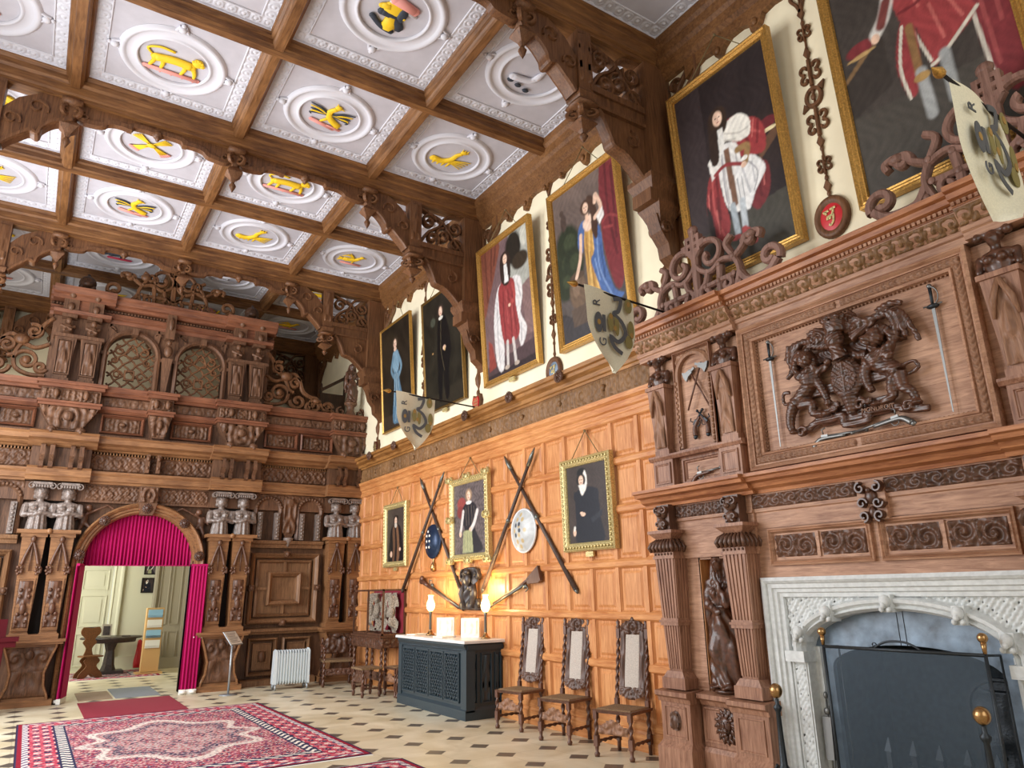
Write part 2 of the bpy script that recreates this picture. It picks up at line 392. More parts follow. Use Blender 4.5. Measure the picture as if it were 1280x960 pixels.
def h_laurel(per=.07, vert=False):
    def fn(U, V, L, H):
        if vert: U, V, L, H = V, U, H, L
        c = abs(V/H-.5)*2; ph = (U-c*per*.9)/per; f = ph-np.floor(ph)
        return np.where(c < .9, np.clip(np.sin(PI*f)**.6*(1-c**2)**.5, 0, 1), 0)*.9+np.where(c < .12, .3, 0)
    return fn
def h_egg(per=.1, vert=False):
    def fn(U, V, L, H):
        if vert: U, V, L, H = V, U, H, L
        n = max(1, round(L/per)); p = L/n; x = (U/p-np.floor(U/p)-.5)*2; z = V/H
        r = np.hypot(x*.9, (z-.55)*1.6)
        return np.clip(1-abs(r-.62)*7, 0, 1)+np.clip(1-r*2.6, 0, 1)**.5
    return fn
def h_rows(per=.05):
    def fn(U, V, L, H): return (.5+.5*np.sign(np.sin(2*PI*U/per)))*.8
    return fn
def h_noise(sc=.07, seed=1):
    def fn(U, V, L, H):
        a = np.sin(U/sc*2.1+seed)*np.cos(V/sc*1.9-seed)+np.sin((U+V)/sc*2.9+2*seed)+np.cos((U*1.3-V)/sc*3.7)
        return np.clip(.45+.3*a, 0, 1)
    return fn
def h_sym(seed=0, k=9):
    """carving mirrored about the middle"""
    def fn(U, V, L, H):
        x = abs(U/L-.5)*2; z = V/H; a = L/H
        f = np.sin(x*k*a*.8+np.sin(z*7+seed)*1.7)*np.cos(z*k+seed+x*4)+.6*np.sin(11*np.hypot(x*a, z-.5)+seed)
        return np.clip(.5+.5*f, 0, 1)**1.2
    return fn
def ext(mb, x0, x1, prof, mi=0, M=None):
    """moulding: closed profile of (out, z) run along x; out is measured toward the viewer"""
    n = len(prof); A = sum(prof[i][0]*prof[(i+1) % n][1]-prof[(i+1) % n][0]*prof[i][1] for i in range(n))
    if A < 0: prof = prof[::-1]
    vs = [(x0, -d, z) for d, z in prof]+[(x1, -d, z) for d, z in prof]
    fs = [tuple(range(n-1, -1, -1)), tuple(range(n, 2*n))]+[(i, (i+1) % n, (i+1) % n+n, i+n) for i in range(n)]
    # orientation: outward
    return mb.add(vs, [tuple(reversed(f)) for f in fs], mi, False, M)
def cornice(d0, d1, z0, z1, steps=5):
    """stepped and curved crown moulding from depth d0 at z0 out to d1 at z1"""
    p = [(0, z0), (d0, z0)]; h = z1-z0; w = d1-d0
    p += [(d0, z0+h*.12), (d0+w*.12, z0+h*.14), (d0+w*.16, z0+h*.28)]
    for i in range(steps+1):
        a = PI/2*i/steps; p.append((d0+w*(.2+.5*(1-math.cos(a))), z0+h*(.3+.32*math.sin(a))))
    p += [(d0+w*.82, z0+h*.63), (d0+w*.82, z0+h*.8), (d1, z0+h*.84), (d1, z1), (0, z1)]
    return p
# ================================================================ the room
fl = MB(); fl.box(XL-.3, W+.5, -3.2, 24, -.12, 0); struct(fl, 'floor', 'floor')
w = MB(); w.box(W, W+.12, -3.2, 2.4, 0, 8.4); w.box(W, W+.12, 4.08, 24, 0, 8.4); w.box(W, W+.12, 2.4, 4.08, 1.5, 8.4)
struct(w, 'wall_right', 'cream')
w = MB()
ys = [-3.2]+[q for p in WIN for q in p]+[24]
for i in range(0, len(ys), 2): w.box(XL-.3, XL, ys[i], ys[i+1], 0, 8.4)
for a, b in WIN: w.box(XL-.3, XL, a, b, 0, 1.0); w.box(XL-.3, XL, a, b, 6.9, 8.4)
struct(w, 'wall_left', 'cream')
for k, (a, b) in enumerate(WIN):
    w = MB()
    for i in range(1, 4): y = a+(b-a)*i/4; w.box(XL-.2, XL-.1, y-.05, y+.05, 1, 6.9)
    for z in (2.9, 4.8): w.box(XL-.2, XL-.1, a, b, z-.05, z+.05)
    struct(w, 'window_%d' % (k+1), 'stone')
w = MB(); w.box(XL-.3, W+.2, -3.3, -3.2, 0, 1.2); w.box(XL-.3, W+.2, -3.3, -3.2, 7, 8.4); w.box(XL-.3, -1.2, -3.3, -3.2, 1.2, 7); w.box(4.4, W+.2, -3.3, -3.2, 1.2, 7)
struct(w, 'wall_front', 'cream')
w = MB(); w.box(XL, W, 18.45, 18.6, 4.1, 8.4); struct(w, 'wall_back', 'cream')
w = MB(); w.box(XL, W, 15.05, 18.45, 4.05, 4.25); tag(w.build('gallery_floor', 'screen_d'), kind='structure')
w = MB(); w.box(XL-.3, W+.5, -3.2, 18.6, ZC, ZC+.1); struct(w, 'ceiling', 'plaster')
w = MB(); w.box(-.6, .3, 20.5, 20.7, 0, 4.1); w.box(.3, 1.72, 20.5, 20.7, 2.45, 4.1); w.box(1.72, 5.73, 20.5, 20.7, 0, 4.1)
w.box(XL, W, 20.4, 24, 4.05, 4.2); w.box(-.75, -.6, 15.2, 20.7, 0, 4.1); w.box(3.9, 4.05, 15.1, 20.7, 0, 4.1)
struct(w, 'wall_lobby', 'sagewall')
w = MB(); w.box(XL, W, 18.45, 20.5, 4.05, 4.2); struct(w, 'ceiling_lobby', 'cream')
# ---- honey oak panelling
def fielded(mb, x0, x1, z0, z1, d0=.0, mi=0):
    mb.frame(x0, x1, z0, z1, [(0, -d0-.028), (.012, -d0-.012), (.02, -d0-.002), (.045, -d0-.002), (.075, -d0-.018), (.075, -d0-.018)], mi)
    mb.add([(x0+.075, -d0-.018, z0+.075), (x1-.075, -d0-.018, z0+.075), (x1-.075, -d0-.018, z1-.075), (x0+.075, -d0-.018, z1-.075)], [(0, 1, 2, 3)], mi)
wp = MB(); rows = [.24, .83, 1.36, 1.94, 2.56, 3.13, 3.66]; Y0, Y1 = 5.55, 14.98
ks = [6.06+.47*k for k in range(-1, 20)]
for k in range(-2, 20):
    a, b = 6.06+.47*k+.03, 6.06+.47*(k+1)-.03
    a = max(a, 5.3); b = min(b, Y1)
    if b-a < .16: continue
    for i in range(6): fielded(wp, -b, -a, rows[i]+.045, rows[i+1]-.04)
for y in ks: wp.box(-y-.03, -y+.03, -.03, 0, .2, 3.7); wp.prism([(-y-.03, .2), (-y+.03, .2), (-y+.03, 3.7), (-y-.03, 3.7)], -.034, -.03)
for z in rows:
    ext(wp, -Y1, -5.3, [(0, z-.045), (.034, z-.045), (.05, z-.03), (.052, z+.02), (.038, z+.045), (0, z+.05)], 1)
ext(wp, -Y1, -5.3, [(0, 0), (.06, 0), (.06, .17), (.045, .2), (.03, .22), (0, .22)], 1)
ext(wp, -Y1, -5.55, [(0, 3.68), (.04, 3.68), (.05, 3.74), (.075, 3.76), (.09, 3.82), (.13, 3.85), (.14, 3.9), (0, 3.92)], 1)
o = struct(wp, 'trim_1', ['panel', 'panel_h'], 'honey oak wall panelling in six rows of fielded panels'); o.location = (W, 0, 0); o.rotation_euler = (0, 0, rad(-90))
# ---- carved frieze and crown with lion bosses
fr = MB(); fr.box(-15.0, -5.62, -.1, 0, 3.91, 4.2, 1)
for i in range(10):
    a = -14.6+i*.9; fr.relief(a, a+.9, 3.93, 4.17, -.1, .028, h_sym(i*1.7, 7), .02, 1)
    fr.ell((a, -.125, 4.05), (.045, .03, .045), 8, 1); fr.lathe([(.0, .03), (.05, .02), (.075, 0)], (0, 0, 0), 10, 1, True, T((a+.45, -.1, 4.05))@RX(90))
ext(fr, -15.0, -5.6, [(0, 4.18), (.12, 4.18), (.13, 4.21), (.16, 4.22), (.17, 4.27), (.24, 4.3), (.25, 4.34), (.29, 4.35), (.3, 4.4), (0, 4.42)])
o = struct(fr, 'trim_2', ['corn', 'frieze'], 'carved oak frieze and cornice above the panelling'); o.location = (W, 0, 0); o.rotation_euler = (0, 0, rad(-90))
# ---- plain oak beams of the ceiling grid
def beam_prof(w, top, bot):
    return [(-w/2-.045, top), (-w/2-.045, top-.03), (-w/2-.03, top-.05), (-w/2-.03, top-.08), (-w/2, top-.1), (-w/2, bot+.05), (-w/2+.02, bot+.03), (-w/2+.035, bot), (w/2-.035, bot), (w/2-.02, bot+.03), (w/2, bot+.05), (w/2, top-.1), (w/2+.03, top-.08), (w/2+.03, top-.05), (w/2+.045, top-.03), (w/2+.045, top)]
BX = [3.65, 1.63, -.39]; TY = [.88, 5.25, 9.62, 13.8, 18.16]; MY = [3.07, 7.53, 11.68, 15.98]
n = 3
for x in BX:
    b = MB()
    prof = [(q[0], q[1]) for q in beam_prof(.17, ZC, 7.94)]
    b.prism(prof, -3.2, 18.45); o = struct(b, 'trim_%d' % n, 'beam'); o.location = (x, 0, 0); n += 1
for y in MY:
    b = MB(); prof = beam_prof(.17, ZC, 7.93)
    b.prism(prof, XL, 5.6, M=RZ(-90)); o = struct(b, 'trim_%d' % n, 'beam_x'); o.location = (0, y, 0); o.rotation_euler = (0, 0, rad(0)); n += 1
    for v in o.data.vertices: pass
# side cornices along the walls below the coffers
for sx in (1, -1):
    b = MB(); pr = [(0, 7.62), (.06, 7.62), (.07, 7.66), (.12, 7.7), (.13, 7.82), (.17, 7.86), (.18, 7.98), (.22, 8.02), (.23, ZC), (0, ZC)]
    ext(b, -18.45, 3.2, pr); o = struct(b, 'trim_%d' % n, 'beam'); n += 1
    if sx > 0: o.location = (W, 0, 0); o.rotation_euler = (0, 0, rad(-90))
    else: o.location = (XL, 15.25, 0); o.rotation_euler = (0, 0, rad(90))
# ================================================================ coffers: borders and medallions
CX = [4.6, 2.64, .62, -1.4]; CY = [4.15, 6.39, 8.6, 10.65, 12.74, 14.89, 17.07]
CHX = [.9, .9, .9, .96]; CHY = [.98, 1.0, .97, .92, .95, .97, .97]
ring0 = MB()
ring0.lathe([(.405, 0), (.405, .022), (.415, .034), (.43, .036), (.445, .022), (.455, .014), (.53, .012), (.545, .02), (.56, .036), (.585, .042), (.61, .03), (.62, .012), (.63, 0)], (0, 0, 0), 40, 0, True, RX(90))
for k in range(4):
    a = rad(90*k); c, s = math.cos(a), math.sin(a)
    m = RY(-90*k)
    ring0.ell((.66*c, -.03, .66*s), (.05, .035, .05), 10); ring0.ell((.72*c, -.02, .72*s), (.028, .02, .028), 8)
    ring0.strap([(.6*math.cos(a+q), .6*math.sin(a+q)) for q in (-.22, -.12)]+[(.7*math.cos(a-.04), .7*math.sin(a-.04))], .03, .03)
    ring0.strap([(.6*math.cos(a+q), .6*math.sin(a+q)) for q in (.22, .12)]+[(.7*math.cos(a+.04), .7*math.sin(a+.04))], .03, .03)
ringM = ring0.mesh('oval_ring', 'white')
def C2(mb, pts, r0, r1=None, mi=0, y=-.02):
    """flat painted plaster limb through points, tapering"""
    r1 = r0 if r1 is None else r1; P = cr(pts, 4) if len(pts) > 2 else pts
    mb.tube([(x, y, z) for x, z in P], lambda t: r0+(r1-r0)*t, 6, mi, True)
    for q, r in ((P[0], r0), (P[-1], r1)): mb.ell((q[0], y, q[1]), (r, r*.8, r), 6, mi)
def crest_lion(mb, g=0, b=1):
    C2(mb, [(-.16, .0), (.0, .03), (.15, .02)], .05, .055, g); mb.ell((.2, -.02, .1), (.055, .04, .06), 8, g); mb.ell((.24, -.03, .085), (.03, .03, .025), 6, g)
    for x0, x1 in ((-.17, -.2), (-.1, -.1), (.1, .08), (.17, .2)): C2(mb, [(x0, 0), ((x0+x1)/2+.01, -.07), (x1, -.14)], .028, .015, g)
    C2(mb, [(-.2, .03), (-.24, .1), (-.14, .16), (-.02, .15)], .012, .016, g); C2(mb, [(-.24, -.17), (.24, -.17)], .026, .026, b)
    for k in range(5): C2(mb, [(-.2+.1*k, -.19), (-.2+.1*k, -.21)], .012, .008, b)
    for k in range(5): mb.ell((.155+.02*k, -.04, .15-.012*abs(k-2)), .016, 6, g)
def crest_griffin(mb, g=0, b=1):
    C2(mb, [(.12, -.12), (.02, -.04), (-.02, .07), (.03, .15)], .045, .03, g); mb.ell((.04, -.02, .18), (.04, .03, .035), 8, g); C2(mb, [(.06, .18), (.11, .165)], .016, .005, g)
    C2(mb, [(.03, .2), (.01, .24)], .012, .004, g)
    for s in (-1, 1):
        for k in range(5): C2(mb, [(s*.02, .02), (s*(.12+.02*k), .1-.03*k), (s*(.24-.012*k), .13-.045*k)], .016, .008, g if k % 2 else 2)
    C2(mb, [(0, -.04), (-.06, -.12)], .025, .014, g); C2(mb, [(.06, -.07), (.14, -.16)], .025, .014, g); C2(mb, [(-.16, -.14), (.1, -.2)], .028, .028, b); C2(mb, [(.0, -.17), (.17, -.19)], .02, .02, b)
def crest_dragon(mb, g=0, b=1):
    C2(mb, [(-.2, -.1), (-.08, -.1), (0, -.02), (.02, .08), (.06, .14)], .05, .025, g); mb.ell((.07, -.02, .17), (.045, .03, .03), 8, g); C2(mb, [(.1, .18), (.13, .17)], .014, .005, g)
    for k in range(5): C2(mb, [(-.06, -.08), (.06, -.03-.02*k), (.24-.015*k, .02-.045*k)], .015, .007, g)
    for k in range(4): C2(mb, [(-.16+.06*k, -.1), (-.17+.06*k, -.19)], .02, .009, g)
    for k in range(3): C2(mb, [(.04+.03*k, .19), (.03+.04*k, .23)], .009, .003, g)
def crest_arrows(mb, g=0, b=1):
    for k in range(5):
        a = rad(35+6*k); c, s = math.cos(a), math.sin(a)
        for q in (-1, 1):
            C2(mb, [(-q*c*.24, -s*.2), (q*c*.24, s*.2)], .009, .009, g); C2(mb, [(-q*c*.25, -s*.21), (-q*c*.21, -s*.175)], .02, .008, b)
    mb.ell((0, -.03, 0), (.05, .03, .04), 8, g)
def crest_head(mb, g=0, b=1):
    mb.ell((-.02, -.02, .03), (.1, .04, .11), 10, g); C2(mb, [(-.06, .06), (-.13, .03)], .045, .03, g); mb.ell((.07, -.03, .02), (.05, .05, .1), 8, 2)
    C2(mb, [(-.1, -.03), (.02, -.04), (.1, -.14)], .045, .05, 2); C2(mb, [(0, -.04), (.01, -.16)], .055, .07, g); C2(mb, [(-.04, .15), (.15, .11)], .06, .05, b)
    C2(mb, [(-.07, .11), (.18, .05)], .022, .022, 3); C2(mb, [(-.16, -.12), (-.04, -.2), (.06, -.22)], .03, .03, 2); mb.ell((.09, -.05, .0), .024, 8, g)
def crest_arm(mb, g=0, b=1):
    C2(mb, [(-.16, -.12), (.02, -.09), (.06, -.04)], .045, .04, 3); C2(mb, [(.06, -.04), (.08, .1)], .042, .025, 3); mb.ell((.085, -.03, .13), (.035, .03, .03), 8, 3)
    for k in range(9): a = rad(20+25*k); C2(mb, [(.09, .15), (.09+.1*math.cos(a)*.8, .19+.07*math.sin(a))], .016, .008, 3)
    for k in range(3): mb.ell((-.16+.11*k, -.03, -.17-.03*k), (.04, .025, .025), 8, 2)
def crest_bird(mb, g=0, b=1):
    C2(mb, [(-.14, -.03), (0, 0), (.06, .08)], .05, .03, g); mb.ell((.08, -.02, .12), (.035, .03, .03), 8, g); C2(mb, [(.1, .12), (.15, .11)], .012, .004, g)
    for k in range(4): C2(mb, [(0, 0), (-.06-.02*k, .1), (-.12-.03*k, .17-.04*k)], .018, .008, g)
    for k in range(3): C2(mb, [(-.14, -.03), (-.24, -.0-.05*k)], .018, .01, g)
    C2(mb, [(0, -.04), (0, -.13)], .014, .012, g); C2(mb, [(-.16, -.16), (.14, -.16)], .025, .025, b)
def crest_crown(mb, g=0, b=1):
    C2(mb, [(-.18, -.1), (.18, -.1)], .04, .04, g); C2(mb, [(-.16, -.06), (.16, -.06)], .02, .02, 3)
    for k in range(5): x = -.16+.08*k; C2(mb, [(x, -.05), (x*1.1, .06)], .022, .012, g); mb.ell((x*1.1, -.03, .08), .024, 6, g)
    C2(mb, [(-.1, 0), (0, .1), (.1, 0)], .05, .05, b)
CR = {'lion': (crest_lion, 'gold lion on a pink bar'), 'griffin': (crest_griffin, 'gold griffin with spread chequered wings'), 'dragon': (crest_dragon, 'gold dragon'),
      'arrows': (crest_arrows, 'crossed gold arrows with red heads'), 'head': (crest_head, 'dark haired head in a pink cap'), 'arm': (crest_arm, 'white arm holding leaves'),
      'bird': (crest_bird, 'gold winged beast'), 'crown': (crest_crown, 'gold crown with pink cap')}
crestM = {}
def crest_mesh(k, mats=('crest', 'pink', 'black', 'white')):
    key = (k, mats)
    if key not in crestM: mb = MB(); CR[k][0](mb); crestM[key] = mb.mesh('crest', mats)
    return crestM[key]
PALE = ('white', 'plaster', 'black', 'white'); DARKC = ('black', 'crimsonp', 'black', 'white')
plan = {(0, 0): None, (1, 0): 'head', (0, 1): 'arm', (1, 1): 'head', (2, 1): 'crown', (3, 1): 'lion', (0, 2): 'dragon', (1, 2): 'griffin', (2, 2): 'lion', (3, 2): 'bird',
        (0, 3): 'crown', (1, 3): 'lion', (2, 3): 'arrows', (3, 3): 'lion', (0, 4): 'bird', (1, 4): 'dragon', (2, 4): 'griffin', (3, 4): 'dragon',
        (0, 5): 'lion', (1, 5): ('bird', PALE), (2, 5): ('bird', DARKC), (3, 5): 'crown', (0, 6): 'bird', (1, 6): 'crown', (2, 6): 'dragon', (3, 6): 'bird'}
colname = ['wallside column', 'second column', 'third column', 'leftmost column']
rowname = ['nearest row', 'second row', 'third row', 'fourth row', 'fifth row', 'sixth row', 'last row']
ebm = {}
def egg_border(hx, hz):
    b = MB(); w = .15
    for s in (-1, 1):
        b.relief(-hx, hx, s*hz-(w if s > 0 else 0), s*hz+(0 if s > 0 else w), 0, .028, h_egg(.14), .014)
        b.relief(s*hx-(w if s > 0 else 0), s*hx+(0 if s > 0 else w), -hz+w, hz-w, 0, .028, h_egg(.14, True), .014)
    b.frame(-hx+w, hx-w, -hz+w, hz-w, [(0, 0), (0, -.014), (.012, -.014), (.018, 0)]); b.frame(-hx, hx, -hz, hz, [(0, 0), (0, -.03), (.008, -.03), (.012, 0)])
    return b.mesh('coffer_border', 'white')
for (i, j), k in plan.items():
    pal = None
    if isinstance(k, tuple): k, pal = k
    desc = CR[k][1] if k else 'crest hidden past the frame edge'
    if pal is PALE: desc = 'white beast in relief'
    if pal is DARKC: desc = 'black and crimson beast'
    t = thing('ceiling_coffer', ('%s in a round medallion, coffer %s, %s' % (desc, rowname[j], colname[i])).replace('crest hidden past the frame edge', 'white plaster rim'), 'ceiling panel',
              (CX[i], CY[j], ZC-.003), 0, 'white plaster coffers with round medallions')
    x0 = [3.77, 1.75, -.27, XL+.23][i]; x1 = [5.5, 3.53, 1.51, -.51][i]; ye = sorted(TY+MY); y0 = [q for q in ye if q < CY[j]][-1]; y1 = [q for q in ye if q > CY[j]][0]
    y0 += .19 if y0 in TY else .13; y1 -= .19 if y1 in TY else .13
    key = (round((x1-x0)/2, 3), round((y1-y0)/2, 3))
    if key not in ebm: ebm[key] = egg_border(*key)
    inst(ebm[key], 'egg_and_dart_border', t, T(((x0+x1)/2-CX[i], 0, -((y0+y1)/2-CY[j]))))
    t.rotation_euler = (rad(90), 0, 0)
    inst(ringM, 'oval_ring', t)
    if k: o = inst(crest_mesh(k, pal or ('crest', 'pink', 'black', 'white')), 'crest', t, T((0, 0, 0))@SCL(1.3, .75, 1.3)); o['label'] = desc
# ================================================================ trusses
def pend_mesh():
    b = MB(); b.lathe([(0, .02), (.12, .02), (.13, -.03), (.1, -.06), (.05, -.08)], (0, 0, 0), 8, sq=.7)
    for k in range(4):
        m = RZ(45+90*k); b.strap(spiral(.085, -.16, .075, .02, 90, -330, 18), .035, .05, .025, M=m)
    b.lathe([(.05, -.08), (.045, -.2), (.03, -.25), (.1, -.33), (.11, -.36), (.04, -.45), (.02, -.5)], (0, 0, 0), 8, 0, False, sq=.8)
    b.lathe([(.02, -.5), (.05, -.55), (.035, -.59), (0, -.66)], (0, 0, 0), 8); return b.mesh('pendant', 'truss')
pendM = pend_mesh()
def truss(y, label, first=[None]):
    if first[0]: return dup(first[0], label, (XM, y, 0))
    t = thing('ceiling_truss', label, 'truss', (XM, y, 0), 0, 'carved oak trusses across the ceiling'); first[0] = t
    b = MB(); pr = [(-.19, ZC), (-.19, 8.1), (-.15, 8.07), (-.15, 8.0), (-.12, 7.97), (-.12, 7.86), (-.09, 7.84), (-.1, 7.78), (.1, 7.78), (.09, 7.84), (.12, 7.86), (.12, 7.97), (.15, 8.0), (.15, 8.07), (.19, 8.1), (.19, ZC)]
    b.prism(pr, -4.08, 4.1, M=RZ(90)); b.build('tie_beam', 'beam_x', t)
    for x in (-2.02, 0, 2.02): inst(pendM, 'pendant', t, T((x, 0, 7.78)))
    for x in (-1.01, 1.01):          # scalloped swag between pendants
        s = MB(); up = []
        for q in (-1, 1):
            top = cr([(.0, 7.70), (.15, 7.71), (.3, 7.7), (.34, 7.66), (.5, 7.66), (.6, 7.63), (.66, 7.58), (.86, 7.56), (.93, 7.6)], 4)
            s.sweep([(x+q*a, z+.0) for a, z in top], [(-.03*q, .05), (-.03*q, -.05), (.03*q, -.05), (.03*q, .05), (-.03*q, .05)])
            s.prism([(x+q*a, z) for a, z in top]+[(x+q*.93, 7.79), (x, 7.79)], -.03, .03)
            s.strap(spiral(x+q*.86, 7.62, .07, .015, 90, 90-q*420, 24), .03, .12, .06)
            s.box(x+q*.34-.03, x+q*.34+.03, -.055, .055, 7.62, 7.7)
        s.ell((x, 0, 7.68), (.07, .075, .06), 10); s.ell((x, 0, 7.64), (.035, .06, .05), 8)
        s.build('swag', 'truss', t)
    for q in (-1, 1):
        X = lambda v: q*(v-XM)
        def R(p): return [(X(a), z) for a, z in p]
        r = MB(); inner = cr([(3.62, 7.5), (3.8, 7.42), (3.93, 7.28), (3.96, 7.18), (4.04, 7.2), (4.15, 7.1), (4.25, 7.0), (4.3, 6.93)], 5)
        r.prism(R(inner+[(4.42, 6.93), (4.4, 7.35), (4.2, 7.62), (3.95, 7.79), (3.55, 7.79), (3.52, 7.7)]), -.06, .06)
        r.strap(R(inner), .06, .1, .0); r.strap(R(inner), .06, -.1, .0)
        r.strap(R(spiral(4.0, 7.55, .12, .03, 200, -160, 20)), .03, .09); r.strap(R(spiral(4.24, 7.3, .1, .03, 200, -160, 20)), .03, .09)
        r.build('arched_brace', 'truss', t)
        p = MB(); x0, x1 = sorted((X(4.34), X(4.54))); p.box(x0, x1, -.1, .1, 6.95, 7.8)
        for s_ in (-1, 1): p.relief(x0+.02, x1-.02, 7.1, 7.75, -.1, .04, h_sym(2, 5), .02, 0, M=(Matrix() if s_ < 0 else RZ(180)@T((-(x0+x1), 0, 0))))
        xc = (x0+x1)/2; p.lathe([(.0, 6.8), (.11, 6.82), (.13, 6.87), (.17, 6.9), (.18, 6.96), (.14, 7.0), (.12, 7.04)], (xc, 0, 0), 4, 0, False, T((xc, 0, 0))@RZ(45)@T((-xc, 0, 0)))
        p.build('hammer_post', 'truss', t)
        inst(pendM, 'pendant', t, T((X(4.44), 0, 6.84))@SCL(1.15, 1.15, .7))
        hb = MB(); a, b_ = sorted((X(4.5), X(5.6))); hb.box(a, b_, -.08, .08, 6.88, 7.02); hb.box(a, b_, -.11, .11, 7.02, 7.1); hb.box(a, b_, -.1, .1, 6.84, 6.88); hb.build('hammer_beam', 'truss', t)
        ow = MB()
        for s_, (cx, cz) in enumerate(((4.72, 7.55), (4.98, 7.35), (5.2, 7.55), (4.78, 7.25), (5.2, 7.22))):
            ow.strap(R(spiral(cx, cz, .14, .03, 20+70*s_, 20+70*s_+480, 26)), .045, .1, .05)
        ow.strap(R(cr([(4.54, 7.75), (4.75, 7.68), (4.95, 7.6), (5.1, 7.4), (5.3, 7.15)], 5)), .05, .1, .05); ow.strap(R(cr([(5.34, 7.78), (5.05, 7.72), (4.9, 7.5), (4.7, 7.35), (4.56, 7.12)], 5)), .05, .1, .05)
        ow.build('openwork', 'truss', t)
        lb = MB(); li = cr([(4.62, 6.84), (4.72, 6.72), (4.8, 6.55), (4.84, 6.46), (4.98, 6.42), (5.12, 6.32), (5.26, 6.18), (5.36, 6.12)], 5)
        lb.prism(R(li+[(5.4, 6.85)]), -.05, .05); lb.strap(R(li), .06, .09); lb.strap(R(li), .06, -.09)
        lb.strap(R(spiral(5.12, 6.62, .12, .03, 100, -260, 20)), .03, .08); lb.build('lower_brace', 'truss', t)
        wpst = MB(); a, b_ = sorted((X(5.34), X(5.6))); wpst.box(a, b_, -.1, .1, 6.2, 7.7); c_, d_ = sorted((X(5.32), X(5.73))); wpst.box(c_, d_, -.14, .14, 6.1, 7.75)
        a, b_ = sorted((X(5.26), X(5.73)))
        wpst.frus((a+.03, b_-.03, -.15, .15, 6.02), (a-.02, b_, -.2, .2, 6.14)); wpst.box(a-.02, b_, -.2, .2, 6.14, 6.2)
        wpst.box(a, b_, -.15, .15, 5.86, 6.02); wpst.lathe([(.06, 5.58), (.14, 5.66), (.2, 5.78), (.25, 5.86), (.25, 5.9)], (X(5.53), 0, 0), 4, 0, False, T((X(5.53), 0, 0))@RZ(45)@T((-X(5.53), 0, 0)))
        wpst.build('wall_post', 'truss', t)
        cs = MB(); cs.prism(R([(5.38, 5.75), (5.73, 5.75), (5.73, 5.1), (5.66, 5.2), (5.56, 5.28), (5.54, 5.42), (5.44, 5.55)]), -.09, .09)
        cs.strap(R(spiral(5.52, 5.6, .1, .02, 0, 400, 20)), .035, .12); cs.strap(R(spiral(5.52, 5.6, .1, .02, 0, 400, 20)), .035, -.12)
        wing = [(-.1, 5.78), (-.3, 5.75), (-.22, 5.5), (-.13, 5.46), (-.2, 5.22), (-.06, 5.3), (0, 5.12), (.06, 5.3), (.2, 5.22), (.13, 5.46), (.22, 5.5), (.3, 5.75), (.1, 5.78)]
        cs.prism(wing, 0, .03, M=T((X(5.72), 0, 0))@RZ(-90*q)); cs.build('console', 'truss', t)
        # carved ears spreading along the wall either side of the post
        er = MB()
        for s_ in (-1, 1):
            E_ = lambda p: [(s_*a, z) for a, z in p]
            er.strap(E_(cr([(.14, 6.2), (.2, 6.5), (.24, 6.9), (.3, 7.1), (.45, 7.3), (.6, 7.42), (.62, 7.64)], 5)), .05, .07, 0)
            er.strap(E_(cr([(.15, 7.0), (.28, 7.25), (.4, 7.22), (.3, 7.35), (.42, 7.5), (.55, 7.6)], 5)), .04, .06, 0)
            er.strap(E_(spiral(.27, 7.45, .1, .02, 0, 400, 18)), .035, .06, 0)
            er.prism(E_([(.1, 6.2), (.26, 6.4), (.2, 6.6), (.28, 6.78), (.2, 6.95), (.2, 7.1), (.14, 7.62), (.1, 7.62)]), -.05, 0)
            er.prism(E_([(.1, 6.18), (.3, 6.16), (.24, 6.0), (.36, 5.92), (.24, 5.8), (.1, 5.78)]), -.04, 0)
        er.build('wall_bracket', 'truss', t).matrix_local = T((X(5.72), 0, 0))@RZ(-90*q)
    return t
for y, lb in zip(TY[1:], ('nearest carved oak ceiling truss, springing beside the portrait in red and ermine robes', 'second carved oak ceiling truss, springing between the black suited and red robed portraits',
                      'third carved oak ceiling truss, just in front of the oak screen cresting', 'farthest carved oak ceiling truss, in shade behind the gallery')): truss(y, lb)
# scalloped valance of the side cornice on the portrait wall, one per bay
def valance():
    v = MB(); H = 1.72
    edge = [(0, 7.5), (.12, 7.5), (.14, 7.44), (.2, 7.42), (.24, 7.48), (.34, 7.5), (.5, 7.52), (.62, 7.5), (.66, 7.42), (.72, 7.34), (.78, 7.36), (.8, 7.48), (.9, 7.52), (1.05, 7.52), (1.15, 7.46), (1.2, 7.38), (1.27, 7.4), (1.3, 7.5), (1.45, 7.52), (1.6, 7.48), (1.72, 7.42)]
    for s in (-1, 1): v.prism([(s*x, z) for x, z in edge]+[(s*1.72, 7.66), (0, 7.66)], -.07, 0)
    for s in (-1, 1):
        for x in (.2, .72, 1.23): v.ell((s*x, -.08, 7.45), (.04, .03, .05), 8)
    return v.mesh('cornice_valance', 'beam')
vm = valance()
for y, lb in ((3.07, 'scalloped oak valance under the ceiling edge above the two nearest large portraits'), (7.44, 'scalloped oak valance under the ceiling edge, middle bay of the portrait wall'), (11.71, 'scalloped oak valance under the ceiling edge, far bay of the portrait wall'), (15.98, 'scalloped oak valance under the ceiling edge, over the gallery')):
    o = inst(vm, 'cornice_valance', None); o.location = (W, y, 0); o.rotation_euler = (0, 0, rad(-90)); tag(o, lb, 'valance', 'scalloped valances under the ceiling edge')
MA['screen_r'] = wood('red brown oak', (92, 54, 38), (138, 88, 62), st=(1.2, 12, 12), rough=.45)
MA['screen_l'] = wood('mid oak', (98, 68, 46), (148, 110, 78), rough=.42, bump=.3)
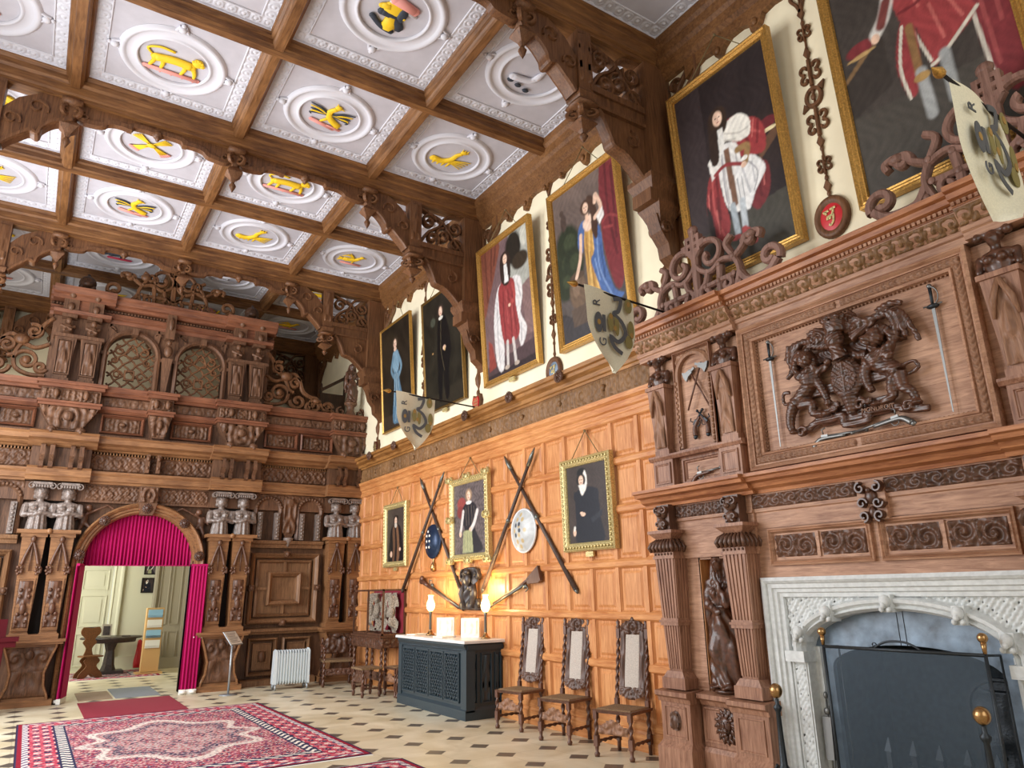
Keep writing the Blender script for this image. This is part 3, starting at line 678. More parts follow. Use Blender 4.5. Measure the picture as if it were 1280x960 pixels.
# ================================================================ carved figures
def blob_bust():
    b = Blob()
    b.tube([(0, 0, 0), (0, 0, .12), (0, -.01, .26)], [.18, .165, .14], 12, flat=.75); b.ell((0, -.01, .33), (.14, .1, .12)); b.ell((0, 0, .43), (.175, .085, .07))
    b.ell((-.06, -.09, .37), .05); b.ell((.06, -.09, .37), .05)
    for s in (-1, 1):
        b.cap((s*.165, 0, .42), (s*.19, -.05, .26), .055, .045); b.cap((s*.19, -.05, .26), (s*.02, -.14, .28+.02*s), .043, .032); b.ell((-s*.02, -.15, .285), (.035, .02, .028))
    b.cap((0, -.01, .46), (0, -.015, .56), .05, .045); b.ell((0, -.02, .63), (.084, .092, .11)); b.ell((0, .01, .665), (.102, .095, .092)); b.ell((0, -.1, .625), (.014, .022, .024))
    for s in (-1, 1): b.ell((s*.03, -.083, .65), (.02, .012, .01)); b.ell((s*.075, 0, .58), (.025, .04, .05))
    b.ell((0, -.09, .585), (.022, .012, .008)); b.ell((0, -.075, .56), (.028, .02, .02))
    def d(c):
        th = np.arctan2(c[:, 0], -c[:, 1]); lo = np.clip((.27-c[:, 2])/.05, 0, 1)
        o = lo*.012*np.sin(th*14); o += np.where((c[:, 2] > .3) & (c[:, 2] < .46), .003*np.sin(c[:, 0]*160), 0)
        return o+np.where(c[:, 2] > .68, .004*np.sin(th*11+c[:, 2]*80), 0)
    return b.fuse('caryatid', 'bust', .012, 2, d)
bustO = blob_bust(); bustM = bustO.data; bpy.data.objects.remove(bustO)
def blob_robed(h, name='carved_figure', mat='arms', voxel=.011, arm=True):
    """standing draped woman of height 1, head veiled, right hand to chin"""
    b = Blob()
    b.tube([(0, 0, .02), (.01, 0, .12), (.015, -.01, .3), (0, -.02, .45), (0, 0, .56)], [.15, .125, .125, .13, .095], 14, flat=.8)
    b.tube([(-.06, -.06, .04), (-.03, -.1, .28), (.02, -.06, .5)], [.06, .07, .06], 10); b.tube([(.07, .0, .04), (.09, -.02, .3), (.05, 0, .5)], [.07, .075, .06], 10)
    b.ell((0, 0, .66), (.105, .075, .12)); b.ell((0, .01, .755), (.13, .065, .045)); b.ell((-.04, -.06, .68), .04); b.ell((.045, -.06, .68), .04)
    if arm:
        b.cap((-.12, 0, .745), (-.125, -.05, .6), .042, .036); b.cap((-.125, -.05, .6), (.02, -.12, .545), .035, .024); b.ell((.04, -.125, .545), (.03, .02, .02))
        b.cap((.12, 0, .745), (.1, -.09, .6), .04, .034); b.cap((.1, -.09, .6), (.015, -.11, .8), .033, .02); b.ell((.01, -.105, .82), (.024, .02, .03))
    else:
        for s in (-1, 1): b.cap((s*.12, 0, .745), (s*.15, -.01, .6), .04, .034); b.cap((s*.15, -.01, .6), (s*.13, -.07, .46), .033, .024)
    b.cap((0, 0, .76), (0, -.01, .85), .045, .04); b.ell((0, -.025, .9), (.052, .06, .075)); b.ell((0, 0, .925), (.07, .072, .075)); b.ell((0, -.085, .9), (.011, .018, .018))
    for s in (-1, 1): b.tube([(s*.05, .01, .95), (s*.078, .01, .86), (s*.09, .01, .74), (s*.13, 0, .6)], [.028, .03, .035, .03], 8); b.ell((s*.022, -.08, .915), (.014, .01, .008))
    b.ell((0, -.075, .868), (.016, .01, .006)); b.tube([(-.11, -.02, .7), (-.15, 0, .5), (-.13, .02, .25)], [.04, .05, .03], 8)
    b.ell((-.06, -.12, .02), (.045, .07, .025)); b.ell((.06, -.12, .02), (.045, .07, .025))
    def d(c):
        th = np.arctan2(c[:, 0], -c[:, 1]); lo = np.clip((.56-c[:, 2])/.08, 0, 1)
        o = lo*.012*np.sin(th*7+c[:, 2]*30+2.5*np.sin(c[:, 2]*9+th)); m = np.clip((c[:, 2]-.56)/.05, 0, 1)*np.clip((.8-c[:, 2])/.05, 0, 1)
        return o+m*.005*np.sin(th*12-c[:, 2]*40)
    for v in range(len(b.v)): x, y, z = b.v[v]; b.v[v] = (x*h, y*h, z*h)
    dd = lambda c: d(c/h)*h
    return b.fuse(name, mat, voxel, 2, dd)
def mask_mesh(r=.1, mat='carve'):
    """lion mask boss, radius r"""
    b = MB(); b.lathe([(0, r*.35), (r*.6, r*.3), (r*.9, r*.18), (r, 0)], (0, 0, 0), 18, 0, True, RX(90))
    for k in range(16):
        a = 360*k/16; b.ell((r*.84*math.cos(rad(a)), -r*.2, r*.84*math.sin(rad(a))), (r*.26, r*.12, r*.1), 6, 0, True, None, RY(-a-25))
    for k in range(11):
        a = 360*k/11+10; b.ell((r*.6*math.cos(rad(a)), -r*.34, r*.6*math.sin(rad(a))), (r*.22, r*.13, r*.1), 6, 0, True, None, RY(-a+30))
    b.ell((0, -r*.36, r*.08), (r*.46, r*.3, r*.5), 12); b.ell((0, -r*.62, -r*.16), (r*.26, r*.2, r*.16), 10); b.ell((0, -r*.68, r*.05), (r*.1, r*.1, r*.26), 8); b.ell((0, -r*.76, -r*.08), (r*.12, r*.08, r*.07), 8)
    for s in (-1, 1): b.ell((s*r*.2, -r*.6, r*.2), (r*.09, r*.08, r*.05), 8); b.ell((s*r*.2, -r*.58, r*.31), (r*.15, r*.1, r*.05), 8); b.ell((s*r*.14, -r*.72, -r*.22), (r*.14, r*.1, r*.09), 8); b.ell((s*r*.42, -r*.3, r*.5), (r*.12, r*.08, r*.14), 8)
    b.ell((0, -r*.55, -r*.42), (r*.17, r*.12, r*.1), 8)
    return b.mesh('lion_mask', mat)
def crest_strap(b, s=1.0, w=.06, t=.06, y=0, mi=0, dz=0, dx=0):
    """openwork strapwork cresting, 2.1 wide and .8 tall at s=1"""
    for q in (-1, 1):
        P = lambda p: [(dx+q*a*s, dz+z*s) for a, z in p]
        S_ = lambda p, ww=w: b.strap(P(p), ww*s, t, y, mi)
        S_(spiral(.2, .5, .19, .04, 130, -230, 26)); S_(cr([(.08, .63), (.0, .5), (.06, .38), (.2, .31), (.36, .38), (.5, .34)], 5))
        S_([(.3, 0), (.3, .14), (.32, .33)], w*1.2); S_(cr([(.0, .12), (.12, .2), (.16, .34)], 5)); S_([(.12, .16), (.5, .17)], w)
        S_(cr([(.5, .0), (.56, .2), (.5, .36), (.42, .52), (.5, .6)], 5)); S_(cr([(.5, .34), (.62, .42), (.72, .52), (.84, .5), (.82, .43)], 5)); S_(spiral(.7, .46, .07, .02, 200, -160, 14))
        S_(cr([(.56, .16), (.64, .05), (.76, .03), (.9, .05), (1.0, .14)], 5), w*1.3); S_(spiral(.92, .19, .12, .03, -30, 330, 22), w*1.1)
        S_(spiral(.12, .1, .09, .02, 80, 460, 18)); S_(spiral(.4, .09, .07, .02, 100, -260, 16))
        for a, z in ((.3, .16), (.5, .17), (.32, .34), (.56, .05), (.5, .36), (.12, .16)): b.ell((dx+q*a*s, y-t, dz+z*s), (w*.5*s, .012, w*.5*s), 8, mi)
        b.ell((dx+q*.74*s, y-t*.6, dz+.5*s), (.07*s, t*.8, .05*s), 8, mi)
    b.strap([(dx, dz), (dx, dz+.85*s)], w*1.6*s, t, y, mi); b.frame(dx-.1*s, dx+.1*s, dz+.6*s, dz+.8*s, [(0, y), (0, y-t), (.04*s, y-t), (.04*s, y), (0, y)], mi)
    b.ell((dx, y-t*.5, dz+.87*s), (.07*s, t*.6, .06*s), 8, mi); b.strap([(dx-.16*s, dz+.7*s), (dx+.16*s, dz+.7*s)], w*s, t, y, mi)
# ================================================================ the great oak screen
scr = thing('oak_screen', 'great dark carved oak screen filling the end wall, with curtained arch and gallery', 'screen', (0, D, 0))
AX, AZ, AR = 1.62, 2.24, .89
bk = MB(); bk.box(XL, AX-1.0, .28, .36, 0, 4.3); bk.box(AX+1.0, W, .28, .36, 0, 4.3)
bk.prism([(AX-1.0, AZ)]+arc(AX, AZ, AR+.02, AR+.02, 180, 0, 28)+[(AX+1.0, AZ), (AX+1.0, 4.3), (AX-1.0, 4.3)], .28, .36)
bk.build('backing', 'screen', scr)
av = MB(); ap = [(AX-AR, 0)]+arc(AX, AZ, AR, AR, 180, 0, 36)+[(AX+AR, 0)]
av.sweep(ap, [(0, .36), (0, .14), (.03, .08), (.06, .08), (.075, .04), (.11, .04), (.125, 0), (.16, -.03), (.19, .02), (.19, .3)], sm=False)
av.build('arch_moulding', 'screen_h', scr)['label'] = 'honey coloured arch moulding'
for q in (-1, 1): ja = MB(); a_, c_ = sorted((AX+q*1.02, AX+q*AR)); ja.box(a_, c_, .1, .42, 0, 2.3); ja.build('passage_lining', 'screen_d', scr)
im = MB(); mk = mask_mesh(.09, 'arms')
for k, a in enumerate((90, 48, 132, 8, 172)):
    inst(mk, 'arch_boss', scr, T((AX+(AR+.09)*math.cos(rad(a)), -.02, AZ+(AR+.09)*math.sin(rad(a)))))
def cherub(q):
    b = Blob(); X = AX+q*.98
    b.ell((X, .2, 3.02), (.08, .07, .12)); b.ell((X-q*.06, .14, 3.2), .062); b.cap((X-q*.04, .18, 3.1), (X-q*.2, .15, 3.18), .032, .022); b.cap((X+q*.04, .18, 3.1), (X+q*.13, .16, 2.98), .032, .022)
    b.cap((X, .2, 2.95), (X+q*.05, .14, 2.8), .05, .035); b.cap((X+q*.05, .14, 2.8), (X+q*.04, .18, 2.68), .035, .024); b.cap((X-q*.03, .2, 2.95), (X-q*.12, .16, 2.86), .045, .03)
    b.tube([(X+q*.05, .22, 3.08), (X+q*.15, .2, 3.2), (X+q*.12, .2, 3.3)], [.03, .045, .015], 8); b.tube([(X-q*.2, .15, 3.18), (X-q*.36, .16, 3.26), (X-q*.46, .18, 3.2)], [.018, .022, .03], 8)
    return b.fuse('spandrel_cherub', 'carve', .014, 1, parent=scr)
cherub(-1); cherub(1)
# pedestals
def hw(z): return float(np.interp(z, [.1, .16, .3, .5, .72, .9, 1.0], [.34, .33, .27, .25, .31, .375, .38]))
def ped_mesh():
    b = MB(); zz = [.1, .16, .2, .3, .4, .5, .6, .7, .8, .9, .94]
    b.prism([(-hw(z), z) for z in zz]+[(hw(z), z) for z in zz[::-1]], -.12, .3)
    b.box(-.4, .4, -.15, .3, 0, .1); b.box(-.44, .44, -.2, .3, .94, .975); b.box(-.47, .47, -.23, .3, .975, 1.02); b.box(-.36, .36, -.1, .3, 1.02, 1.1)
    b.relief(-.36, .36, .14, .9, -.12, .05, lambda U, V, L, H: np.maximum(h_scroll(.36, 1, 9)(abs(U-L/2)+.0, V-.38, L/2, .38)*(V > .38), h_sym(3, 5)(U, V, L, H)*(V <= .38)), .014, 1, mask=lambda x, z: abs(x) < np.interp(z, [.1, .16, .3, .5, .72, .9, 1.0], [.31, .3, .24, .22, .28, .34, .34]))
    for q in (-1, 1): b.strap([(q*(hw(z)-.02), z) for z in zz], .04, .07, -.1)
    b.ell((0, -.15, .78), (.07, .06, .08), 10, 1)
    return b.mesh('pedestal', ['screen_h', 'screen'])
pm = ped_mesh()
def taper_mesh():
    b = MB(); b.frus((-.12, .12, -.06, .28, 1.1), (-.17, .17, -.1, .28, 2.68)); b.frus((-.15, .15, -.1, .28, 1.04), (-.13, .13, -.07, .28, 1.12))
    b.box(-.19, .19, -.14, .28, 2.66, 2.72); b.relief(-.1, .1, 1.2, 1.95, -.09, .04, h_sym(2, 4), .014, 1); b.box(-.11, .11, -.092, -.06, 1.18, 1.97)
    b.ell((0, -.13, 1.5), (.05, .04, .09), 10, 1); b.ell((0, -.14, 2.62), (.045, .05, .06), 8, 1)
    for q in (-1, 1):
        P = cr([(0, 2.6), (q*.06, 2.42), (q*.12, 2.2)], 5); b.tube([(x, -.13, z) for x, z in P], lambda t: .018+.012*t, 7, 1)
        for k in range(9): b.ell((q*.13+.035*math.cos(k*2.4), -.13-.02*(k % 2), 2.14+.045*math.sin(k*2.4)-.012*k*.5), .026, 6, 1)
    b.tube([(0, -.12, 2.55), (0, -.12, 2.1)], .012, 6, 1); b.frame(-.12, .12, 1.16, 1.99, [(0, -.07), (0, -.1), (.015, -.1), (.02, -.08)])
    for z in (1.3, 1.42, 1.7, 1.8):
        for q in (-1, 1): b.ell((q*.06, -.12, z), (.03, .03, .035), 7, 1)
    return b.mesh('tapered_pilaster', ['screen_h', 'carve'])
tm = taper_mesh()
def cap_mesh():
    b = MB(); b.box(-.14, .14, -.14, .14, .06, .1)
    for q in (-1, 1): b.strap(spiral(q*.15, .03, .055, .012, 90, 90-q*400, 20), .022, .09, -.06); b.strap(spiral(q*.15, .03, .055, .012, 90, 90-q*400, 20), .022, .03, .12)
    b.box(-.15, .15, -.13, .13, .01, .07)
    for k in range(7): b.ell((-.12+.04*k, -.13, .03), (.02, .025, .03), 7)
    return b.mesh('capital', 'bust')
cpm = cap_mesh()
PAIRS = [.16, 3.12, 5.42, -2.14]
for px in PAIRS:
    inst(pm, 'pedestal', scr, T((px, 0, 0)))
    for q in (-1, 1):
        xx = px+q*.205; inst(tm, 'tapered_pilaster', scr, T((xx, 0, 0))); c = inst(bustM, 'caryatid', scr, T((xx, .05, 2.78))@SCL(1.14, 1.1, .99)); c['label'] = 'silvery carved figure with folded arms'
        inst(cpm, 'capital', scr, T((xx, .05, 3.49)))
    b = MB(); b.box(px-.46, px+.46, -.2, .28, 2.72, 2.78); b.box(px-.03, px+.03, .2, .28, 1.1, 2.7); b.ell((px, -.2, 2.75), (.05, .04, .05), 8)
    b.build('figure_shelf', 'screen_h', scr)
    b = MB(); b.prism([(px-.1, 1.1), (px+.1, 1.1), (px+.03, 2.7), (px-.03, 2.7)], .18, .27); b.box(px-.3, px+.3, .2, .27, 2.78, 3.6); b.build('painted_gap_shade', 'dark', scr)  # dark sheet painting in the shade between pilasters and behind the busts
# entablature
en = MB(); en.box(XL, W, .12, .28, 3.3, 4.25, 2)
ext(en, XL, W, [(-.28, 3.62), (-.04, 3.62), (-.03, 3.66), (0, 3.67), (0, 3.76), (.03, 3.8), (.03, 3.84), (-.28, 3.84)])
ext(en, XL, W, [(-.28, 4.2), (-.05, 4.2), (-.02, 4.23), (.05, 4.25), (.09, 4.29), (.19, 4.32), (.2, 4.4), (.24, 4.44), (-.28, 4.46)])
for px in PAIRS:
    a, c = px-.48, px+.48
    ext(en, a, c, [(-.28, 3.62), (.12, 3.62), (.14, 3.68), (.16, 3.7), (.16, 3.82), (.19, 3.85), (-.28, 3.85)]); en.box(a+.03, c-.03, -.1, .2, 3.84, 4.22, 1)
    ext(en, a-.04, c+.04, [(-.2, 4.2), (.14, 4.2), (.2, 4.25), (.24, 4.29), (.32, 4.32), (.33, 4.4), (.38, 4.44), (-.2, 4.46)])
    for q in (-1, 1):
        for e in (-.07, .07):
            x = px+q*.22+e; en.sweep([(-.1, 4.2), (-.22, 4.16), (-.24, 4.05), (-.14, 3.95), (-.16, 3.88), (-.1, 3.86)], [(-.0, x-.035), (0, x+.035), (-.06, x+.035), (-.06, x-.035)], mi=1, M=Matrix(((0, 1, 0, 0), (1, 0, 0, 0), (0, 0, 1, 0), (0, 0, 0, 1))))
        en.ell((px+q*.22, -.3, 4.47), (.085, .07, .075), 10, 1); en.ell((px+q*.22, -.35, 4.45), (.04, .04, .04), 8, 1)
edges = [XL]+[v for p in sorted(PAIRS) for v in (p-.45, p+.45)]+[W]
for i in range(0, len(edges)-1, 2):
    a, c = edges[i], edges[i+1]
    if c-a < .3: continue
    en.relief(a, c, 3.87, 4.19, .1, .05, lambda U, V, L, H, i=i: np.clip(h_scroll(.3, i)(U, V, L, H)*.8+h_noise(.045, i)(U, V, L, H)*.3, 0, 1.2), .014, 1)
    ext(en, a, c, [(-.12, 4.14), (-.02, 4.15), (-.02, 4.19), (-.12, 4.2)])
    k = int((c-a)/.05)
    for j in range(k): x = a+(j+.5)*(c-a)/k; en.box(x-.014, x+.014, .02, .12, 4.15, 4.19, 1)
    if c-a > 1.8: en.relief(a, c, 3.34, 3.6, .12, .05, lambda U, V, L, H: np.clip(h_scroll(.26, 3, 9)(U, V, L, H)*.7+h_noise(.04, 3)(U, V, L, H)*.4, 0, 1.2), .014, 1)
en.box(AX-.16, AX+.16, -.02, .2, 3.3, 3.62, 1); en.relief(AX-.15, AX+.15, 3.32, 3.6, -.03, .06, h_sym(1, 5), .014, 1); en.frus((AX-.1, AX+.1, -.02, .2, 3.1), (AX-.16, AX+.16, -.04, .2, 3.32), 1)
for e in (-.09, .09): en.box(AX+e-.03, AX+e+.03, -.08, .1, 3.86, 4.2, 1); en.ell((AX+e, -.08, 4.12), (.035, .05, .05), 8, 1); en.ell((AX+e, -.06, 3.95), (.03, .04, .05), 8, 1)
en.build('entablature', ['screen_h', 'screen', 'screen'], scr)
# side bays: great square panel, two niches, lower panels
def bay(cx, name):
    b = MB(); h = .68
    Fp = [(0, .28), (0, .12), (.03, .08), (.06, .12), (.08, .14), (.1, .2), (.11, .28)]
    b.frame(cx-h, cx+h, 1.12, 2.46, Fp); b.frame(cx-h+.13, cx+h-.13, 1.25, 2.33, [(0, .28), (0, .2), (.04, .17), (.06, .24), (.07, .28)])
    b.frame(cx-.33, cx+.33, 1.46, 2.1, Fp); b.box(cx-h+.18, cx+h-.18, .25, .29, 1.3, 2.28)
    for (x0, x1, z0, z1) in ((cx-.025, cx+.025, 2.1, 2.3), (cx-.025, cx+.025, 1.3, 1.46), (cx-.54, cx-.33, 1.755, 1.805), (cx+.33, cx+.54, 1.755, 1.805)): b.box(x0, x1, .18, .28, z0, z1)
    for x, z in ((cx, 2.44), (cx, 1.14), (cx-h+.03, 1.79), (cx+h-.03, 1.79)): b.box(x-.05, x+.05, .05, .2, z-.055, z+.055, 1); b.ell((x, .04, z), (.045, .04, .05), 8, 1)
    b.box(cx-h-.03, cx-h+.02, .2, .28, 1.1, 2.5); ext(b, cx-.72, cx+.72, [(-.28, .93), (-.1, .93), (-.08, .97), (-.04, .98), (-.03, 1.03), (-.28, 1.05)]); ext(b, cx-.72, cx+.72, [(-.28, 2.56), (-.12, 2.56), (-.1, 2.62), (-.06, 2.64), (-.04, 2.7), (-.28, 2.72)])
    ext(b, cx-.72, cx+.72, [(-.28, 0), (-.12, 0), (-.12, .1), (-.16, .12), (-.28, .13)])
    for q in (-1, 1):
        a, c = sorted((cx+q*.05, cx+q*.6)); b.frame(a, c, .18, .86, [(0, .28), (0, .16), (.03, .14), (.05, .2), (.07, .28)]); b.box(a+.12, c-.12, .22, .27, .3, .74); b.frame(a+.1, c-.1, .28, .76, [(0, .27), (0, .2), (.02, .2), (.03, .25)])
        m = (a+c)/2; b.ell((m, .2, .52), (.07, .06, .11), 10, 1); b.frame(m-.1, m+.1, .4, .64, [(0, .23), (0, .19), (.02, .19), (.03, .23)])
        # niche with silvery jambs
        n = cx+q*.42; b.sweep([(n-.2, 2.72)]+arc(n, 3.3, .2, .2, 180, 0, 14)+[(n+.2, 2.72)], [(0, .28), (0, .12), (.04, .08), (.09, .12), (.1, .28)], mi=1)
        for w_ in (-1, 1): b.frus((n+w_*.17-.045, n+w_*.17+.045, .05, .2, 2.72), (n+w_*.17-.045, n+w_*.17+.045, .05, .2, 3.25), 2)
        for k in range(7):
            for w_ in (-1, 1): b.ell((n+w_*.17, .04, 2.78+.07*k), (.03, .03, .03), 6, 2)
        for k in range(12): a_ = rad(15+150*k/11); b.ell((n+.25*math.cos(a_), .1, 3.3+.25*math.sin(a_)), (.035, .04, .035), 7, 1)
    b.prism([(cx-.17, 3.55), (cx+.17, 3.55), (cx+.12, 2.9), (cx+.03, 2.68), (cx-.03, 2.68), (cx-.12, 2.9)], .1, .28, 1)
    b.relief(cx-.13, cx+.13, 2.85, 3.55, .1, .06, h_sym(4, 5), .014, 1); b.lathe([(.0, -.14), (.03, -.1), (.07, -.04), (.1, 0), (.1, .04), (.0, .05)], (cx, .1, 2.72), 12, 2)
    b.relief(cx-.7, cx+.7, 3.5, 3.62, .12, .03, h_scroll(.14, 2, 5), .016, 1)
    b.build(name, ['screen_l', 'screen', 'bust'], scr)
bay(4.26, 'side_bay'); bay(-1.0, 'side_bay')
# gallery parapet
pa = MB(); pa.box(XL, W, .1, .3, 4.44, 5.3)
ext(pa, XL, W, [(-.28, 4.46), (.06, 4.46), (.06, 4.5), (0, 4.52), (-.1, 4.54), (-.28, 4.54)]); ext(pa, XL, W, [(-.3, 4.92), (-.06, 4.92), (-.02, 4.96), (.0, 4.98), (.0, 5.04), (-.3, 5.04)], 1)
ext(pa, XL, W, [(-.5, 5.24), (.0, 5.24), (.03, 5.28), (.06, 5.3), (.09, 5.36), (.1, 5.4), (-.5, 5.4)], 1); pa.relief(XL, W, 5.06, 5.23, .06, .035, h_scroll(.22, 5, 7), .02)
for a, c in ((3.62, 4.3), (4.36, 5.06), (.68, 1.4), (1.86, 2.6), (-.9, -.32), (-1.6, -.95)):
    pa.frame(a, c, 4.55, 4.9, [(0, .12), (0, .02), (.025, .0), (.05, .07), (.06, .12)], 1); pa.relief(a+.07, c-.07, 4.6, 4.85, .09, .03, h_sym(a, 7), .016); pa.ell(((a+c)/2, .04, 4.73), (.06, .05, .04), 10)
for px, wt, wb in ((PAIRS[0], .46, .24), (PAIRS[1], .46, .24), (PAIRS[2], .42, .22), (AX+.02, .2, .1)):
    poly = [(-wb, 4.5), (wb, 4.5), (wb+.02, 4.58), (wt*.86, 4.8), (wt, 4.95), (-wt, 4.95), (-wt*.86, 4.8), (-wb-.02, 4.58)]
    m = T((px, 0, 0)); pa.prism(poly, -.14, .2, 0, m); pa.relief(-wt*.9, wt*.9, 4.52, 4.93, -.14, .045, h_sym(px, 6), .016, 0, m, mask=lambda x, z: abs(x) < np.interp(z, [4.5, 4.6, 4.8, 4.95], [wb, wb+.02, wt*.84, wt*.97]))
    pa.ell((0, -.18, 4.76), (.09 if wt > .3 else .05, .06, .09), 10, 0, True, m); pa.box(-wt-.02, wt+.02, -.18, .2, 4.93, 4.98, 1, m); pa.box(-wt-.04, wt+.04, -.22, .2, 4.98, 5.02, 1, m)
    pa.box(-wt, wt, -.12, .2, 5.02, 5.26, 0, m); pa.relief(-wt+.02, wt-.02, 5.04, 5.24, -.12, .04, h_sym(px+2, 8), .016, 0, m); pa.box(-wt-.05, wt+.05, -.2, .2, 5.26, 5.32, 1, m); pa.box(-wt-.08, wt+.08, -.24, .2, 5.32, 5.38, 1, m)
    for q in (-.5, .5): pa.ell((q*wt, -.18, 5.15), (.05, .07, .09), 8, 0, True, m)
pa.build('gallery_parapet', ['screen', 'screen_r'], scr)
# tower with two lattice arches
tw = MB()
for a, c in ((-.3, .64), (1.44, 1.87), (2.68, 3.6)): tw.box(a, c, .1, .3, 5.38, 6.75)
for cx in (1.04, 2.27):
    r = .41; tw.prism([(cx-r-.02, 6.1)]+arc(cx, 6.1, r, r, 180, 0, 18)+[(cx+r+.02, 6.1), (cx+r+.02, 6.75), (cx-r-.02, 6.75)], .1, .3)
    tw.sweep([(cx-r, 5.4)]+arc(cx, 6.1, r, r, 180, 0, 18)+[(cx+r, 5.4)], [(0, .2), (0, .04), (.03, 0), (.08, .02), (.1, .1)], mi=1); tw.box(cx-r, cx+r, .1, .3, 5.36, 5.44)
    tw.box(cx-.05, cx+.05, -.06, .1, 6.48, 6.6, 1); tw.box(cx-r-.12, cx-r+.02, .02, .2, 6.04, 6.1); tw.box(cx+r-.02, cx+r+.12, .02, .2, 6.04, 6.1)
    for q in (-1, 1): tw.prism([(cx+q*.3, 6.5), (cx+q*.42, 6.36), (cx+q*.46, 6.62)], .05, .12, 1); tw.strap(spiral(cx+q*.4, 6.55, .07, .02, 0, 400, 14), .03, .04, .1, 1)
ext(tw, -.38, 3.66, [(-.3, 6.68), (-.08, 6.68), (-.06, 6.74), (-.02, 6.76), (-.02, 6.86), (-.3, 6.86)], 2); ext(tw, -.38, 3.66, [(-.3, 6.86), (-.08, 6.86), (-.08, 6.93), (-.3, 6.93)], 1)
for j in range(72): tw.box(-.36+j*.056, -.335+j*.056, .04, .1, 6.88, 6.92, 1)
ext(tw, -.4, 3.68, [(-.3, 6.93), (.0, 6.95), (.04, 6.99), (.1, 7.01), (.12, 7.08), (.16, 7.11), (.17, 7.15), (-.3, 7.16)], 2)
tw.build('tower', ['screen', 'screen', 'screen_r'], scr)
for cx in (1.04, 2.27):
    l = MB(); r = .4
    inside = lambda x, z: (5.42 < z < 6.1 and abs(x-cx) < r) or (z >= 6.1 and math.hypot(x-cx, z-6.1) < r)
    for q in (-1, 1):
        for k in range(-6, 7):
            pts = [(cx+q*(s_), 5.42+k*.22+s_*1.0+.4) for s_ in np.linspace(-.4, .4, 30)]
            run = []
            for p in pts:
                if inside(*p): run.append(p)
            if len(run) > 3: l.strap([(x+.014*math.sin(z*40), z) for x, z in run], .032, .04, .2 if q > 0 else .215)
    l.frame(cx-.09, cx+.09, 5.62, 5.82, [(0, .22), (0, .14), (.03, .14), (.03, .22), (0, .22)])
    for q in (-1, 1): l.strap(spiral(cx+q*.2, 5.72, .09, .02, 0, 400, 16), .03, .06, .21); l.strap(spiral(cx+q*.2, 6.2, .1, .02, 90, 90-q*420, 16), .03, .06, .21); l.strap(spiral(cx+q*.28, 6.0, .07, .02, 90, 90+q*420, 14), .03, .06, .21)
    l.strap(cr([(cx-.12, 6.12), (cx, 6.34), (cx+.12, 6.12), (cx, 6.08), (cx-.12, 6.12)], 4), .03, .06, .21)
    l.build('lattice', 'truss', scr)
def small_term():
    b = MB(); b.frus((-.1, .1, -.06, .15, 5.45), (-.17, .17, -.1, .15, 6.22)); b.box(-.2, .2, -.14, .15, 6.22, 6.28); b.box(-.13, .13, -.1, .15, 5.38, 5.46)
    b.relief(-.09, .09, 5.55, 6.15, -.115, .035, h_sym(1, 4), .014); b.frame(-.12, .12, 5.52, 6.18, [(0, -.06), (0, -.12), (.015, -.12), (.02, -.1)])
    b.ell((0, -.03, 6.4), (.09, .07, .12), 10); b.ell((0, -.05, 6.56), (.05, .05, .065), 10); b.cap((-.1, -.03, 6.46), (.05, -.11, 6.38), .03, .024); b.cap((.1, -.03, 6.46), (-.05, -.11, 6.36), .03, .024)
    b.lathe([(.12, 6.28), (.1, 6.32), (.06, 6.36)], (0, -.02, 0), 8); b.box(-.12, .12, -.1, .15, 6.62, 6.68)
    b.box(-.12, .12, -.14, .1, 6.7, 7.1); b.ell((0, -.15, 6.8), (.06, .05, .08), 8); b.ell((0, -.2, 7.03), (.06, .06, .08), 8); return b.mesh('gallery_term', 'screen')
stm = small_term()
for px in (.14, 3.14):
    for q in (-1, 1): inst(stm, 'gallery_term', scr, T((px+q*.2, 0, 0)))
    b = MB(); ext(b, px-.5, px+.5, [(-.2, 6.95), (.14, 6.95), (.2, 7.0), (.26, 7.03), (.3, 7.1), (.31, 7.15), (-.2, 7.17)]); ext(b, px-.46, px+.46, [(-.2, 6.68), (.14, 6.68), (.16, 6.74), (-.2, 6.74)])
    b.box(px-.3, px+.3, -.1, .1, 6.73, 6.97); b.build('term_entablature', 'screen_r', scr)
    h = Blob(); z = 7.36; h.ell((px, 0, z), (.15, .15, .14)); h.tube([(px, 0, 7.15), (px, 0, 7.3)], [.1, .07], 10); h.ell((px, -.1, z-.05), (.1, .08, .06)); h.tube([(px, -.12, z+.02), (px, 0, z+.17), (px, .13, z+.05)], [.02, .03, .02], 8); h.ell((px+.1, -.05, z-.1), .05); h.ell((px-.1, -.05, z-.1), .05)
    h.fuse('helmet_finial', 'screen_d', .014, 1, parent=scr)
b = MB(); b.frus((AX-.02, AX+.06, -.02, .1, 5.4), (AX-.07, AX+.11, -.08, .1, 6.1)); b.ell((AX+.02, -.05, 6.25), (.08, .07, .12), 8); b.ell((AX+.02, -.06, 6.42), (.05, .05, .06), 8); b.box(AX-.06, AX+.1, -.08, .1, 6.5, 7.12); b.ell((AX+.02, -.1, 6.8), (.05, .05, .14), 8); b.build('centre_term', 'screen', scr)
b = MB(); crest_strap(b, 1.12, .055, .07, .06, 0, 7.15, 1.62); b.strap(spiral(1.2, 7.7, .12, .02, -60, 340, 20), .05, .07, .06); b.strap(spiral(2.05, 7.7, .12, .02, 240, -160, 20), .05, .07, .06)
b.ell((1.1, .03, 7.72), (.1, .06, .08), 8); b.build('openwork_cresting', 'truss', scr)
